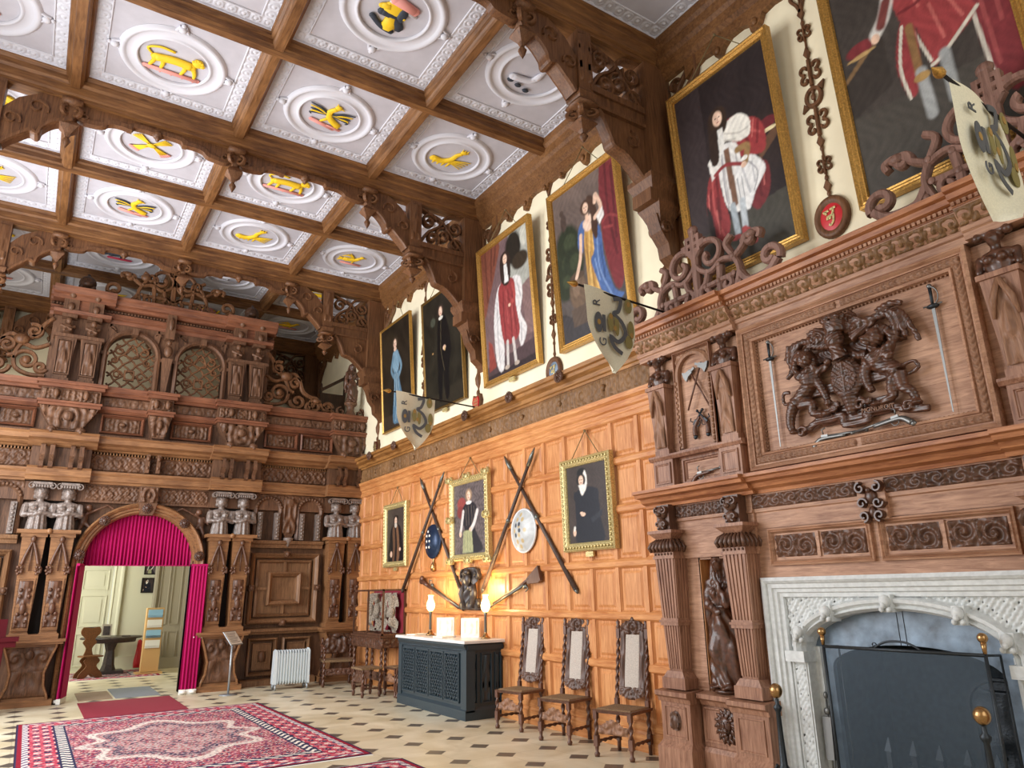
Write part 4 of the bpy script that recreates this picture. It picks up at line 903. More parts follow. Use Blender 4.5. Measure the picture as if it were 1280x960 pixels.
# gallery strapwork wings either side of the tower
def wing(q, cx):
    b = MB(); X = lambda a: cx+q*a
    S_ = lambda p, w_=.07: b.strap([(X(a), z) for a, z in p], w_, .08, .14)
    S_(cr([(0, 6.6), (.12, 6.45), (.2, 6.25), (.4, 6.15), (.6, 6.2), (.72, 6.05), (.8, 5.85), (.95, 5.75), (1.1, 5.72), (1.25, 5.55), (1.45, 5.5), (1.5, 5.38)], 5), .08)
    for sx, sz, r, a0 in ((.3, 5.75, .2, 0), (.25, 6.3, .14, 60), (.7, 5.62, .17, 180), (.62, 6.0, .13, 30), (1.08, 5.56, .14, 120), (1.35, 5.55, .12, 0), (.08, 5.65, .1, 200), (.95, 5.52, .09, 40)):
        S_([(a, z) for a, z in spiral(sx, sz, r, .03, a0, a0+460, 26)])
    S_(cr([(0, 6.1), (.2, 6.0), (.4, 6.05), (.5, 5.85), (.6, 5.8)], 5)); S_(cr([(0, 5.5), (.25, 5.5), (.45, 5.6), (.5, 5.8)], 5)); S_([(0, 5.42), (1.5, 5.42)], .05)
    b.ell((X(.42), .06, 6.12), (.13, .08, .1), 10); b.ell((X(1.1), .06, 5.66), (.1, .07, .06), 8); b.ell((X(.3), .06, 5.75), (.08, .06, .08), 8)
    b.build('strapwork_wing', 'truss', scr)
wing(1, 3.56); wing(-1, -.3)
b = MB(); b.lathe([(.0, 5.38), (.16, 5.4), (.12, 5.46), (.08, 5.55), (.1, 5.64), (.15, 5.68), (.15, 5.72), (0, 5.72)], (5.42, .05, 0), 8)
for q in (-1, 1): b.strap(spiral(5.42+q*.22, 5.5, .1, .02, 90, 90-q*420, 18), .04, .08, .09)
b.build('statue_base', 'screen', scr)
st = blob_robed(.92, 'gallery_statue', 'carve', .012, False); st.location = (5.42, D+.05, 5.72)
tag(st, 'small dark carved wooden figure standing on the right end of the gallery parapet', 'statue')
b = MB(); b.box(5.1, 5.14, 1.2, 1.26, 5.2, 6.35); b.box(5.66, 5.7, 1.2, 1.26, 5.2, 6.7); b.prism([(5.08, 6.2), (5.72, 6.62), (5.72, 6.7), (5.08, 6.28)], 1.17, 1.3); b.box(5.14, 5.68, 1.21, 1.25, 4.3, 6.2); b.ell((5.12, 1.23, 6.38), (.03, .03, .06), 8)
b.box(5.1, 5.14, 1.2, 1.26, 4.25, 5.2); o = b.build('stair_gate', 'screen_d'); o.location = (0, D, 0); tag(o, 'dark timber stair enclosure with sloping rail behind the small gallery statue', 'stair enclosure')
# ---- curtains of the arch
def pleat(mb, x0, x1, z0, z1f, y, amp=.022, n=18, mi=0, flare=0):
    k = n*8; vs = []
    for i in range(k+1):
        x = x0+(x1-x0)*i/k; ph = i/8*2*PI; zt = z1f(x) if callable(z1f) else z1f
        yy = y+amp*math.sin(ph)+amp*.3*math.sin(ph*.37+1)
        vs += [(x, yy, z0), (x, yy*.5+y*.5, (z0+zt)/2), (x, y+amp*.6*math.sin(ph), max(zt, z0+.001))]
    fs = []
    for i in range(k):
        for j in range(2): fs.append((i*3+j, (i+1)*3+j, (i+1)*3+j+1, i*3+j+1))
    mb.add(vs, fs, mi, True)
b = MB(); pleat(b, AX-AR+.01, AX+AR-.01, AZ-.02, lambda x: AZ+math.sqrt(max(0, .905**2-(x-AX)**2)), .26, .04, 30)
b.box(AX-AR, AX+AR, .25, .29, AZ-.035, AZ-.015); o = b.build('arch_curtain', 'velvet'); o.location = (0, D, 0); tag(o, 'pleated crimson cloth filling the round head of the arch', 'curtain')
def sidecurtain(label, loc, rz, w_, lean=0):
    t = thing('curtain_panel', label, 'curtain', loc, rz); b = MB(); pleat(b, 0, w_, .08, 2.2, -.04, .026, int(w_/.05)); b.add([(0, 0, .08), (w_, 0, .08), (w_, 0, 2.2), (0, 0, 2.2)], [(3, 2, 1, 0)]); b.box(0, w_, -.05, .0, 2.19, 2.23); b.build('cloth', 'velvet', t)
    b = MB(); b.lathe([(0, .05), (.05, .04), (.06, 0), (0, 0)], (.06, -.06, .02), 10); b.lathe([(0, .05), (.05, .04), (.06, 0), (0, 0)], (w_-.06, -.06, .02), 10); b.box(0, w_, -.06, 0, 0, .08); b.build('foot', 'paper', t)['label'] = 'white foot'; return t
t = sidecurtain('crimson pleated curtain panel right of the doorway, standing beside the carved pilasters', (2.46, D-.12, 0), 0, .28)
b = MB(); b.ell((.15, -.08, .95), .012, 8); b.box(.27, .3, -.06, -.02, .93, 1.0); b.build('latch', 'paper', t)
sidecurtain('narrow crimson curtain panel seen edge on, left of the doorway', (.78, D+.28, 0), -104, .42)
# ================================================================ chimneypiece
YC = 3.24
ch = onwall('chimneypiece', 'tall carved oak chimneypiece with fluted columns and a broad overmantel', 'chimneypiece', YC, 0)
b = MB()
for q in (-1, 1):
    for (x0, x1, z0, z1) in ((1.86, 2.36, 0, 4.05), (1.12, 1.44, 0, 4.05), (1.44, 1.86, 0, .72), (1.44, 1.86, 1.92, 4.05)):
        a, c = sorted((q*x0, q*x1)); b.box(a, c, -.2, 0, z0, z1)
b.box(-1.12, 1.12, -.2, 0, 1.73, 4.05); b.build('backing', 'chim', ch)
for q in (-1, 1):
    b = MB(); b.box(q*1.65-.21, q*1.65+.21, -.03, -.005, .72, 1.92); b.box(q*1.65-.225, q*1.65-.205, -.2, 0, .7, 1.94); b.box(q*1.65+.205, q*1.65+.225, -.2, 0, .7, 1.94)
    b.build('niche_lining', 'panel', ch)['label'] = 'honey oak niche lining'
def pedestal_chim(x, mk):
    b = MB(); hw_ = .19
    b.box(x-hw_, x+hw_, -.38, -.18, .24, .64); b.box(x-hw_-.03, x+hw_+.03, -.43, -.18, 0, .2); b.frus((x-hw_-.03, x+hw_+.03, -.43, -.18, .2), (x-hw_, x+hw_, -.38, -.18, .26))
    ext(b, x-hw_-.02, x+hw_+.02, [(.18, .6), (.39, .6), (.4, .64), (.44, .66), (.44, .7), (.18, .72)])
    b.frame(x-hw_+.05, x+hw_-.05, .29, .57, [(0, -.375), (0, -.39), (.012, -.39), (.02, -.37)])
    if mk: b.lathe([(0, .03), (.05, .02), (.07, 0)], (0, 0, 0), 12, 1, True, T((x, -.38, .44))@RX(90)@SCL(1, 1.3, 1)); b.relief(x-.065, x+.065, .35, .53, -.385, .03, h_sym(2, 5), .01, 1, mask=lambda a, z: ((a-x)/.06)**2+((z-.44)/.085)**2 < 1)
    return b.build('pedestal', ['chim_v', 'carve'], ch)
def column_chim(x):
    b = MB(); N_ = 6
    b.box(x-.15, x+.15, -.38, -.18, .72, .82); b.frus((x-.14, x+.14, -.37, -.18, .82), (x-.1, x+.1, -.35, -.18, .88))
    wb, wt, z0, z1 = .085, .13, .88, 1.96; yb, yt = -.34, -.385
    b.frus((x-wb, x+wb, yb+.008, -.18, z0), (x+0-wt, x+wt, yt+.008, -.18, z1))
    for i in range(N_):
        f0, f1 = (i+.18)/N_, (i+.82)/N_
        b.frus((x-wb+2*wb*f0, x-wb+2*wb*f1, yb-.004, yb+.03, z0+.02), (x-wt+2*wt*f0, x-wt+2*wt*f1, yt-.004, yt+.03, z1-.02))
    for i in range(5):
        g0, g1 = (i+.15)/5, (i+.8)/5
        for q in (-1, 1):
            a0, a1 = sorted((x+q*(wb-.01), x+q*(wb+.006))); c0, c1 = sorted((x+q*(wt-.01), x+q*(wt+.006)))
            b.frus((a0, a1, yb+(-.18-yb)*g0, yb+(-.18-yb)*g1, z0+.02), (c0, c1, yt+(-.18-yt)*g0, yt+(-.18-yt)*g1, z1-.02))
    f = (1.33-z0)/(z1-z0); wm = wb+(wt-wb)*f; ym = yb+(yt-yb)*f; b.box(x-wm-.015, x+wm+.015, ym-.02, -.18, 1.30, 1.33); b.box(x-wm-.025, x+wm+.025, ym-.03, -.18, 1.33, 1.35); b.box(x-wm-.012, x+wm+.012, ym-.015, -.18, 1.35, 1.37)
    return b.build('fluted_column', 'chim_v', ch)
def capital_chim(x, par):
    b = MB(); b.box(x-.145, x+.145, -.4, -.18, 1.94, 1.965); b.box(x-.135, x+.135, -.39, -.18, 1.965, 2.005)
    for k in range(6): b.ell((x-.11+.044*k, -.393, 1.985), .012, 6, 1)
    b.frus((x-.15, x+.15, -.4, -.18, 2.005), (x-.16, x+.16, -.42, -.18, 2.05)); b.frus((x-.16, x+.16, -.42, -.18, 2.05), (x-.1, x+.1, -.36, -.18, 2.13))
    for k in range(7):
        u = -1+k/3.0; P = [(x+u*.15, -.405, 2.01), (x+u*.158, -.43, 2.05), (x+u*.14, -.415, 2.09), (x+u*.1, -.37, 2.13)]; b.tube(P, [.018, .022, .02, .012], 6, 1)
    for k in range(4):
        for q in (-1, 1): y = -.38+k*.06; b.tube([(x+q*.15, y, 2.01), (x+q*.165, y, 2.05), (x+q*.14, y, 2.1), (x+q*.1, y, 2.13)], [.018, .022, .018, .01], 6, 1)
    b.frus((x-.1, x+.1, -.37, -.18, 2.13), (x-.16, x+.16, -.42, -.18, 2.19)); b.box(x-.17, x+.17, -.43, -.18, 2.19, 2.22)
    return b.build('capital', ['chim_v', 'carve'], par)
def grot(x):
    b = MB(); b.box(x-.085, x+.085, -.36, -.18, 2.22, 2.48); b.ell((x, -.37, 2.4), (.07, .05, .07), 10); b.ell((x, -.42, 2.38), (.03, .03, .025), 8); b.ell((x, -.37, 2.28), (.06, .05, .06), 10)
    for q in (-1, 1): b.strap(spiral(x+q*.05, 2.42, .035, .008, 90, 90-q*380, 14), .02, .05, -.36); b.strap(spiral(x+q*.045, 2.28, .04, .008, -90, -90-q*380, 14), .02, .05, -.36); b.ell((x+q*.03, -.415, 2.41), .012, 6)
    return b.build('mask_bracket', 'carve', ch)
for x in (-2.16, -1.27, 1.27, 2.16): pedestal_chim(x, abs(x) > 2); capital_chim(x, column_chim(x)); grot(x)
for q in (-1, 1):   # panel with lion mask between the pedestals
    x = q*1.7; b = MB(); b.box(q*1.65-.3, q*1.65+.3, -.24, -.18, 0, .7); ext(b, q*1.65-.28, q*1.65+.28, [(.18, .6), (.27, .6), (.29, .64), (.33, .66), (.33, .7), (.18, .72)]); ext(b, q*1.65-.28, q*1.65+.28, [(.18, 0), (.28, 0), (.28, .2), (.26, .24), (.18, .26)])
    b.frame(q*1.71-.22, q*1.71+.22, .28, .58, [(0, -.235), (0, -.255), (.015, -.255), (.025, -.24)])
    b.build('niche_apron', 'chim_v', ch)
lm = mask_mesh(.14, 'arms')
for q in (-1, 1): inst(lm, 'lion_mask', ch, T((q*1.65, -.24, .44))@SCL(1, .7, 1.05))
# mantel entablature
b = MB(); ext(b, -1.12, 1.12, [(.18, 2.16), (.215, 2.16), (.215, 2.3), (.23, 2.31), (.23, 2.33), (.18, 2.33)]); b.box(-1.12, 1.12, -.23, -.18, 2.33, 2.48)
for q in (-1, 1):
    a, c = sorted((q*1.12, q*2.35)); ext(b, a, c, [(.18, 1.94), (.24, 1.94), (.24, 2.3), (.26, 2.31), (.26, 2.33), (.18, 2.33)]); b.box(a, c, -.25, -.18, 2.33, 2.48)
    a, c = sorted((q*1.05, q*2.46)); ext(b, a, c, [(.18, 2.47), (.3, 2.47), (.31, 2.5), (.36, 2.52), (.38, 2.56), (.45, 2.57), (.46, 2.6), (.49, 2.61), (.49, 2.64), (.18, 2.66)], 1)
ext(b, -1.1, 1.1, [(.18, 2.47), (.25, 2.47), (.26, 2.5), (.31, 2.52), (.33, 2.56), (.4, 2.57), (.41, 2.6), (.44, 2.61), (.44, 2.64), (.18, 2.66)], 1)
b.build('mantel_shelf', ['chim', 'chim_r'], ch)
b = MB(); b.relief(-1.12, -.1, 2.34, 2.46, -.23, .04, h_scroll(.17, 1, 7), .009); b.relief(.14, 1.12, 2.34, 2.46, -.23, .04, h_scroll(.17, 2, 7), .009)
for q in (-1, 1):
    for (p0, p1) in ((1.36, 2.07),): a, c = sorted((q*p0, q*p1)); b.relief(a, c, 2.34, 2.46, -.25, .035, h_scroll(.12, 3, 6), .009)
b.build('carved_frieze', 'carve', ch)['label'] = 'dark carved foliage frieze'
for q in (-1, 1):
    b = MB(); x0, x1 = sorted((q*.03, q*1.0)); b.frame(x0, x1, 1.83, 2.15, [(0, -.19), (0, -.235), (.012, -.24), (.02, -.225), (.03, -.235), (.04, -.21), (.045, -.2)], 1); b.box((x0+x1)/2-.012, (x0+x1)/2+.012, -.215, -.2, 1.89, 2.1, 1)
    for k in range(2):
        a = x0+.06+k*((x1-x0)/2-.03); b.relief(a, a+(x1-x0)/2-.09, 1.9, 2.09, -.2, .045, h_scroll(.2, k+3*q, 10), .007)
    b.build('relief_panel', ['carve', 'chim'], ch)
b = MB(); b.box(-.07, .15, -.26, -.2, 2.14, 2.44, 1)
for q in (-1, 1):
    for cz, a0 in ((2.39, 90), (2.27, 0), (2.17, -90)): b.strap(spiral(.04+q*.065, cz, .045, .01, a0, a0-q*400, 18), .022, .06, -.25)
b.ell((.04, -.27, 2.32), (.05, .035, .06), 10); b.ell((.04, -.3, 2.37), .022, 8); b.ell((.04, -.27, 2.2), (.035, .03, .05), 8); b.build('cartouche', ['arms', 'chim'], ch)['label'] = 'dark carved cartouche at the middle of the frieze'
# overmantel
def framebox(b, x0, x1, z0, z1, y, w=.03, h=.02, mi=0): b.frame(x0, x1, z0, z1, [(0, y), (0, y-h), (w*.4, y-h), (w*.5, y-h*.4), (w*.8, y-h*.5), (w, y)], mi)
b = MB(); Y = -.2
b.frame(-1.06, 1.06, 2.68, 4.06, [(0, Y), (0, Y-.09), (.02, Y-.1), (.04, Y-.07), (.05, Y-.07), (.05, Y-.05)]); b.frame(-1.01, 1.01, 2.73, 4.01, [(0, Y), (0, Y-.05), (.075, Y-.05), (.08, Y-.07), (.1, Y-.06), (.105, Y)])
b.relief(-1.0, -.02, 2.735, 2.8, Y-.05, .028, h_laurel(.055), .008, 1); b.relief(.02, 1.0, 2.735, 2.8, Y-.05, .028, h_laurel(.055), .008, 1)
b.relief(-1.0, -.02, 3.94, 4.005, Y-.05, .028, h_laurel(.055), .008, 1); b.relief(.02, 1.0, 3.94, 4.005, Y-.05, .028, h_laurel(.055), .008, 1)
for q in (-1, 1): a, c = sorted((q*.94, q*1.005)); b.relief(a, c, 2.8, 3.94, Y-.05, .028, h_laurel(.055, True), .008, 1)
for k in range(54):
    x = -.9+k*.034
    for z in (2.835, 3.905): b.ell((x, Y-.012, z), (.013, .012, .011), 6, 1)
for k in range(31):
    for q in (-1, 1): b.ell((q*.9, Y-.012, 2.86+k*.034), (.011, .012, .013), 6, 1)
for z in (3.1, 3.38, 3.65): b.box(-.89, .89, Y-.0015, Y, z-.0025, z+.0025, 1)
b.build('overmantel_frame', ['chim', 'carve_l'], ch)['label'] = 'laurel carved frame of the big panel'
for q in (-1, 1):
    X = lambda a, c: sorted((q*a, q*c)); b = MB(); x0, x1 = X(1.45, 1.96)
    framebox(b, x0, x1, 2.68, 2.94, Y, .05, .03); b.box(*X(1.14, 1.4), Y-.1, Y, 2.66, 2.95); b.box(*X(2.02, 2.3), Y-.1, Y, 2.66, 2.95); framebox(b, *X(1.17, 1.37), 2.7, 2.92, Y-.1, .03, .015); framebox(b, *X(2.05, 2.27), 2.7, 2.92, Y-.1, .03, .015)
    ext(b, *X(1.1, 2.34), [(.2, 2.95), (.31, 2.95), (.33, 2.98), (.33, 3.0), (.2, 3.01)]); ext(b, *X(1.44, 1.98), [(.2, 2.93), (.23, 2.94), (.26, 2.99), (.2, 3.0)])
    b.sweep([(x0+.06, 3.04)]+arc((x0+x1)/2, 3.82, (x1-x0)/2-.06, .19, 180, 0, 16)+[(x1-.06, 3.04)], [(0, Y), (0, Y-.05), (.03, Y-.05), (.06, Y-.03), (.06, Y)], False, 1); framebox(b, x0-.0, x1+.0, 3.02, 4.08, Y, .02, .05)
    b.relief(x0+.02, x1-.02, 3.8, 4.06, Y-.01, .035, h_sym(2, 7), .012, 1, mask=lambda a, z: ((a-(x0+x1)/2)/.22)**2+((z-3.82)/.21)**2 > 1)
    for s_ in (x0+.03, x1-.03):
        for k in range(12): b.ell((s_, Y-.05, 3.08+k*.06), (.018, .018, .024), 6, 1)
    b.build('weapon_bay', ['chim_v', 'carve_l'], ch)
    for x in (1.25, 2.16):
        x *= q; b = MB(); b.frus((x-.08, x+.08, Y-.09, Y, 3.01), (x-.125, x+.125, Y-.13, Y, 3.72)); b.box(x-.14, x+.14, Y-.15, Y, 3.72, 3.76); b.box(x-.1, x+.1, Y-.1, Y, 3.0, 3.06)
        b.relief(x-.07, x+.07, 3.08, 3.7, Y-.115, .035, h_sym(6+x, 5), .01, 1)
        for s_ in (-1, 1): b.tube([(x, Y-.15, 3.7), (x+s_*.06, Y-.15, 3.55), (x+s_*.08, Y-.13, 3.42)], [.02, .025, .01], 6, 1)
        hp = b.build('tapered_herm', ['chim_v', 'carve_l'], ch)
        h = Blob(); h.ell((x, Y-.06, 3.82), (.1, .065, .09)); h.ell((x, Y-.06, 3.9), (.125, .055, .045)); h.ell((x-.045, Y-.12, 3.86), .035); h.ell((x+.045, Y-.12, 3.86), .035); h.cap((x, Y-.06, 3.92), (x, Y-.07, 3.98), .035, .035); h.ell((x, Y-.08, 4.02), (.048, .055, .062)); h.ell((x, Y-.135, 4.015), (.01, .014, .014))
        h.cap((x-.12, Y-.05, 3.9), (x-.13, Y-.08, 3.8), .032, .026); h.cap((x+.12, Y-.05, 3.9), (x+.13, Y-.08, 3.8), .032, .026); h.ell((x, Y-.05, 4.05), (.07, .06, .04)); h.box(x-.11, x+.11, Y-.1, Y, 4.06, 4.1)
        for s_ in (-1, 1): h.ell((x+s_*.1, Y-.08, 4.06), (.035, .04, .035))
        h.fuse('herm_figure', 'arms', .009, 1, parent=hp)
b = MB()
segs = [(-2.4, -1.08, .06), (-1.08, 1.08, 0), (1.08, 2.4, .06)]
for x0, x1, e in segs:
    ext(b, x0, x1, [(.1, 4.08), (.24+e, 4.08), (.25+e, 4.13), (.27+e, 4.14), (.28+e, 4.17), (.1, 4.18)]); ext(b, x0, x1, [(.1, 4.17), (.26+e, 4.17), (.32+e, 4.25), (.34+e, 4.31), (.1, 4.31)])
    ext(b, x0-(.03 if e and x0 < 0 else 0), x1+(.03 if e and x0 > 0 else 0), [(.1, 4.31), (.35+e, 4.31), (.36+e, 4.35), (.4+e, 4.36), (.41+e, 4.4), (.45+e, 4.41), (.455+e, 4.45), (.1, 4.46)], 1)
    k = int((x1-x0)/.04)
    for j in range(k): x = x0+(j+.5)*(x1-x0)/k; b.box(x-.012, x+.012, -.375-e, -.34-e, 4.315, 4.345)
b.build('crown_cornice', ['chim', 'chim_r'], ch)
b = MB()
for x0, x1, e in segs:
    M_ = T((0, -.28-e, 4.18))@RX(-33)@T((0, 0, 0)); b.relief(x0, x1, 0, .14, 0, .03, h_scroll(.13, x0, 6), .011, 0, M=T((0, -.265-e, 4.18))@RX(32))
b.build('acanthus_cove', 'frieze', ch)['label'] = 'golden acanthus carved cove'
cb = MB(); crest_strap(cb, .98, .062, .07, 0, 0, 0, 0)
for q, lb in ((-1, 'pierced strapwork cresting on the left half of the chimneypiece, left of the red medallion'), (1, 'pierced strapwork cresting on the right of the chimneypiece, below the cropped royal portrait')):
    o = cb.build('strapwork_cresting', 'crestw') if q < 0 else inst(o, 'strapwork_cresting', None)
    o.location = (W-.28, YC-q*1.45, 4.46); o.rotation_euler = (0, 0, rad(-90)); tag(o, lb, 'cresting', 'strapwork crestings above the chimneypiece')
# royal arms
ar = Blob()
def lion(q, pts_body, legs, tail, head, mane):
    ar.tube(cr3(pts_body), lambda t: .065+.03*math.sin(PI*t)*1+(.02 if t < .2 else 0), 12)
def cr3(p, y=-.08): return [(x, y, z) for x, z in cr(p, 5)]
ar.tube(cr3([(-.34, 3.42), (-.36, 3.32), (-.44, 3.25), (-.5, 3.19)]), [.085+.0*i for i in range(5)]+[.065]*5+[.06]*3+[.07]*3, 12)
ar.tube(cr3([(-.52, 3.2), (-.57, 3.11), (-.585, 3.0), (-.55, 2.95)]), lambda t: .055-.03*t, 10); ar.ell((-.545, -.1, 2.945), (.045, .04, .022))
ar.tube(cr3([(-.47, 3.18), (-.35, 3.16), (-.35, 3.08), (-.24, 3.05)]), lambda t: .055-.028*t, 10); ar.ell((-.22, -.1, 3.045), (.045, .04, .022))
ar.tube(cr3([(-.29, 3.38), (-.24, 3.28), (-.2, 3.16)]), lambda t: .05-.022*t, 10); ar.ell((-.18, -.11, 3.13), .034); ar.tube(cr3([(-.28, 3.43), (-.2, 3.44), (-.13, 3.47)]), lambda t: .042-.012*t, 10); ar.ell((-.125, -.12, 3.475), .034)
ar.tube(cr3([(-.54, 3.22), (-.62, 3.22), (-.62, 3.31), (-.55, 3.31)]), .016, 8)
ar.tube(cr3([(.25, 3.43), (.3, 3.34), (.38, 3.29), (.43, 3.24)]), [.085]*5+[.07]*5+[.065]*3+[.07]*3, 12)
ar.tube(cr3([(.43, 3.24), (.44, 3.13), (.5, 3.07), (.53, 2.99)]), lambda t: .058-.032*t, 10); ar.ell((.535, -.1, 2.975), (.045, .04, .022)); ar.tube(cr3([(.38, 3.22), (.35, 3.12), (.36, 3.07), (.24, 3.03)]), lambda t: .05-.026*t, 10); ar.ell((.22, -.1, 3.03), (.045, .04, .022))
ar.tube(cr3([(.2, 3.4), (.16, 3.3), (.17, 3.2), (.2, 3.14)]), lambda t: .05-.022*t, 10); ar.tube(cr3([(.2, 3.45), (.12, 3.47), (.08, 3.5)]), lambda t: .042-.014*t, 10); ar.tube(cr3([(.45, 3.28), (.55, 3.3), (.58, 3.24), (.5, 3.21)]), .016, 8)
for hx, hz, q in ((-.33, 3.55, 1), (.31, 3.56, -1)):
    ar.ell((hx, -.13, hz), (.075, .07, .08)); ar.ell((hx+q*.05, -.18, hz-.01), (.045, .045, .035)); ar.ell((hx+q*.045, -.17, hz-.045), (.035, .035, .02))
    for k in range(16): a = 2*PI*k/16; ar.ell((hx-q*.03+.09*math.cos(a), -.1, hz-.04+.1*math.sin(a)), (.035, .04, .045))
    for k in range(8): ar.ell((hx-q*.04+.05*math.cos(k), -.12, hz-.1-.012*k), (.04, .035, .03))
    for e in (-.04, .04): ar.ell((hx+e, -.14, hz+.075), .02)
ar.ell((0, -.09, 3.3), (.15, .05, .18)); ar.tube(cr3([(-.1, 3.12), (-.17, 3.08), (-.17, 3.13)]), .022, 8); ar.tube(cr3([(.08, 3.12), (.15, 3.06), (.17, 3.1)]), .022, 8); ar.tube(cr3([(0, 3.16), (0, 3.0)]), lambda t: .08-.05*t, 10)
ar.tube([(0, -.13, 3.47), (-.01, -.15, 3.53), (-.02, -.14, 3.56)], [.075, .05, .06], 12); ar.ell((-.02, -.15, 3.63), (.085, .075, .085)); ar.tube([(-.0, -.13, 3.69), (.0, -.13, 3.78)], [.09, .105], 12)
for k in range(8): a = PI+PI*k/7; ar.ell((.1*math.cos(a), -.13+.09*math.sin(a), 3.81), .026)
ar.ell((0, -.13, 3.82), (.085, .07, .05))
for P in ([(-.05, 3.7), (-.2, 3.7), (-.36, 3.72), (-.48, 3.7), (-.54, 3.6)], [(-.1, 3.62), (-.22, 3.64), (-.32, 3.67)], [(-.48, 3.72), (-.5, 3.6), (-.49, 3.5), (-.55, 3.43)], [(-.4, 3.72), (-.45, 3.6), (-.44, 3.48)], [(.06, 3.7), (.2, 3.72), (.34, 3.73), (.5, 3.72), (.57, 3.62), (.63, 3.44)], [(.1, 3.62), (.2, 3.66), (.3, 3.7)], [(.16, 3.7), (.14, 3.8), (.1, 3.86)], [(.5, 3.72), (.52, 3.6), (.54, 3.5)], [(.44, 3.74), (.47, 3.62), (.46, 3.5)], [(.35, 3.76), (.45, 3.8), (.55, 3.78)], [(-.12, 3.72), (-.2, 3.78), (-.3, 3.77)]):
    ar.tube(cr3(P, -.09), lambda t: .045-.025*t, 8)
for sx, sz in ((-.2, 3.7), (.15, 3.72)): ar.tube([(x, -.12, z) for x, z in spiral(sx, sz, .065, .01, 0, 400, 18)], .018, 6)
ar.tube(cr3([(-.52, 2.93), (-.44, 2.95), (-.34, 3.0), (-.2, 3.0), (-.1, 3.01), (-.1, 2.94), (-.05, 2.92), (.06, 2.92), (.12, 2.94), (.1, 2.99), (.2, 3.0), (.34, 2.99), (.42, 2.95), (.6, 2.92)], -.06), .033, 8, flat=.7)
for sx, sz in ((-.48, 2.94), (.08, 3.06), (-.15, 3.08), (.46, 2.96)): ar.tube([(x, -.09, z) for x, z in spiral(sx, sz, .05, .012, 0, 400, 16)], .016, 6)
ar.box(-.5, .5, -.06, -.0, 3.5, 3.6); ar.box(-.45, .4, -.06, 0, 3.22, 3.3); ar.box(-.3, .3, -.05, 0, 2.95, 3.1)
def dar(c):
    return .0035*np.sin(c[:, 0]*110+8*np.sin(c[:, 2]*25))*(c[:, 2] > 3.4)+.002*np.sin(c[:, 2]*210)*(c[:, 2] < 3.4)
ra = ar.fuse('royal_arms', 'arms', .0072, 1, dar); ra.location = (W-.2, YC, 0); ra.rotation_euler = (0, 0, rad(-90))
tag(ra, 'large dark carved coat of arms with two lions and crowned helmet over the fireplace', 'carved coat of arms')
b = MB(); b.relief(-.11, .11, 3.17, 3.44, -.125, .022, lambda U, V, L, H: np.where((abs(U/L-.5) < .03) | (abs(V/H-.55) < .025), 1, .25+.6*h_noise(.02, 1)(U, V, L, H)), .006, mask=lambda x, z: (x/.11)**2+((z-3.31)/.135)**2 < 1); b.build('quartered_shield', 'arms', ra)
def wtext(s, size, parent, name, mat, M, ext_=.002):
    cu = bpy.data.curves.new('t', 'FONT'); cu.body = s; cu.size = size; cu.extrude = ext_; cu.align_x = 'CENTER'; cu.align_y = 'CENTER'
    o = bpy.data.objects.new('t', cu); COL.objects.link(o); dg = bpy.context.evaluated_depsgraph_get(); me = bpy.data.meshes.new_from_object(o.evaluated_get(dg))
    bpy.data.objects.remove(o); me.materials.clear(); me.materials.append(MA[mat]); me.transform(M@RX(90))
    o = bpy.data.objects.new(name, me); COL.objects.link(o); o.parent = parent; return o
wtext('MONDROIT', .05, ra, 'motto_letters', 'carve_l', T((.22, -.088, 2.995))@RY(3), .006)
# stone surround
sr = onwall('stone_fireplace_surround', 'pale carved stone fireplace surround with low arch and leafy spandrels', 'fireplace', YC, 0)
b = MB(); FW = 1.12
b.sweep([(FW, 0), (FW, 1.73), (-FW, 1.73), (-FW, 0)], [(0, 0), (0, -.25), (.03, -.27), (.05, -.25), (.055, -.23), (.09, -.225), (.1, -.205), (.125, -.2), (.135, -.18), (.165, -.175), (.17, -.13), (.17, 0)])
b.build('outer_moulding', 'stone', sr)
ax, az = .8, .33; arcp = arc(0, 1.13, ax, az, 180, 0, 30)
b = MB(); b.prism([(-.96, 1.13)]+arc(0, 1.13, ax+.04, az+.04, 180, 0, 30)+[(.96, 1.13), (.96, 1.6), (-.96, 1.6)], -.13, 0)
b.relief(-.95, .95, 1.14, 1.59, -.13, .025, h_noise(.035, 2), .008, 0, mask=lambda x, z: (x/(ax+.11))**2+((z-1.13)/(az+.1))**2 > 1); b.build('spandrels', 'stone', sr)
b = MB(); b.sweep([(-ax, 1.07)]+arcp[1:-1]+[(ax, 1.07)], [(0, .02), (0, -.16), (.02, -.2), (.04, -.175), (.06, -.21), (.085, -.215), (.1, -.17), (.115, -.13)]); b.build('arch_moulding', 'stone', sr)
for q in (-1, 1):
    b = MB(); x0, x1 = sorted((q*(ax-.005), q*(ax+.15))); b.box(x0, x1, -.16, 0, 0, 1.1); b.relief(x0+.03, x1-.03, .12, 1.02, -.16, .014, h_noise(.03, 4), .008); framebox(b, x0+.015, x1-.015, .08, 1.05, -.16, .015, .01); b.box(x0-.015, x1+.015, -.225, .03, 1.04, 1.125); b.box(x0-.02, x1+.01, -.2, 0, 0, .1)
    x2, x3 = sorted((q*(ax-.06), q*ax)); b.box(x2, x3, -.055, .01, 0, 1.16)
    b.build('side_pilaster', 'stone', sr)
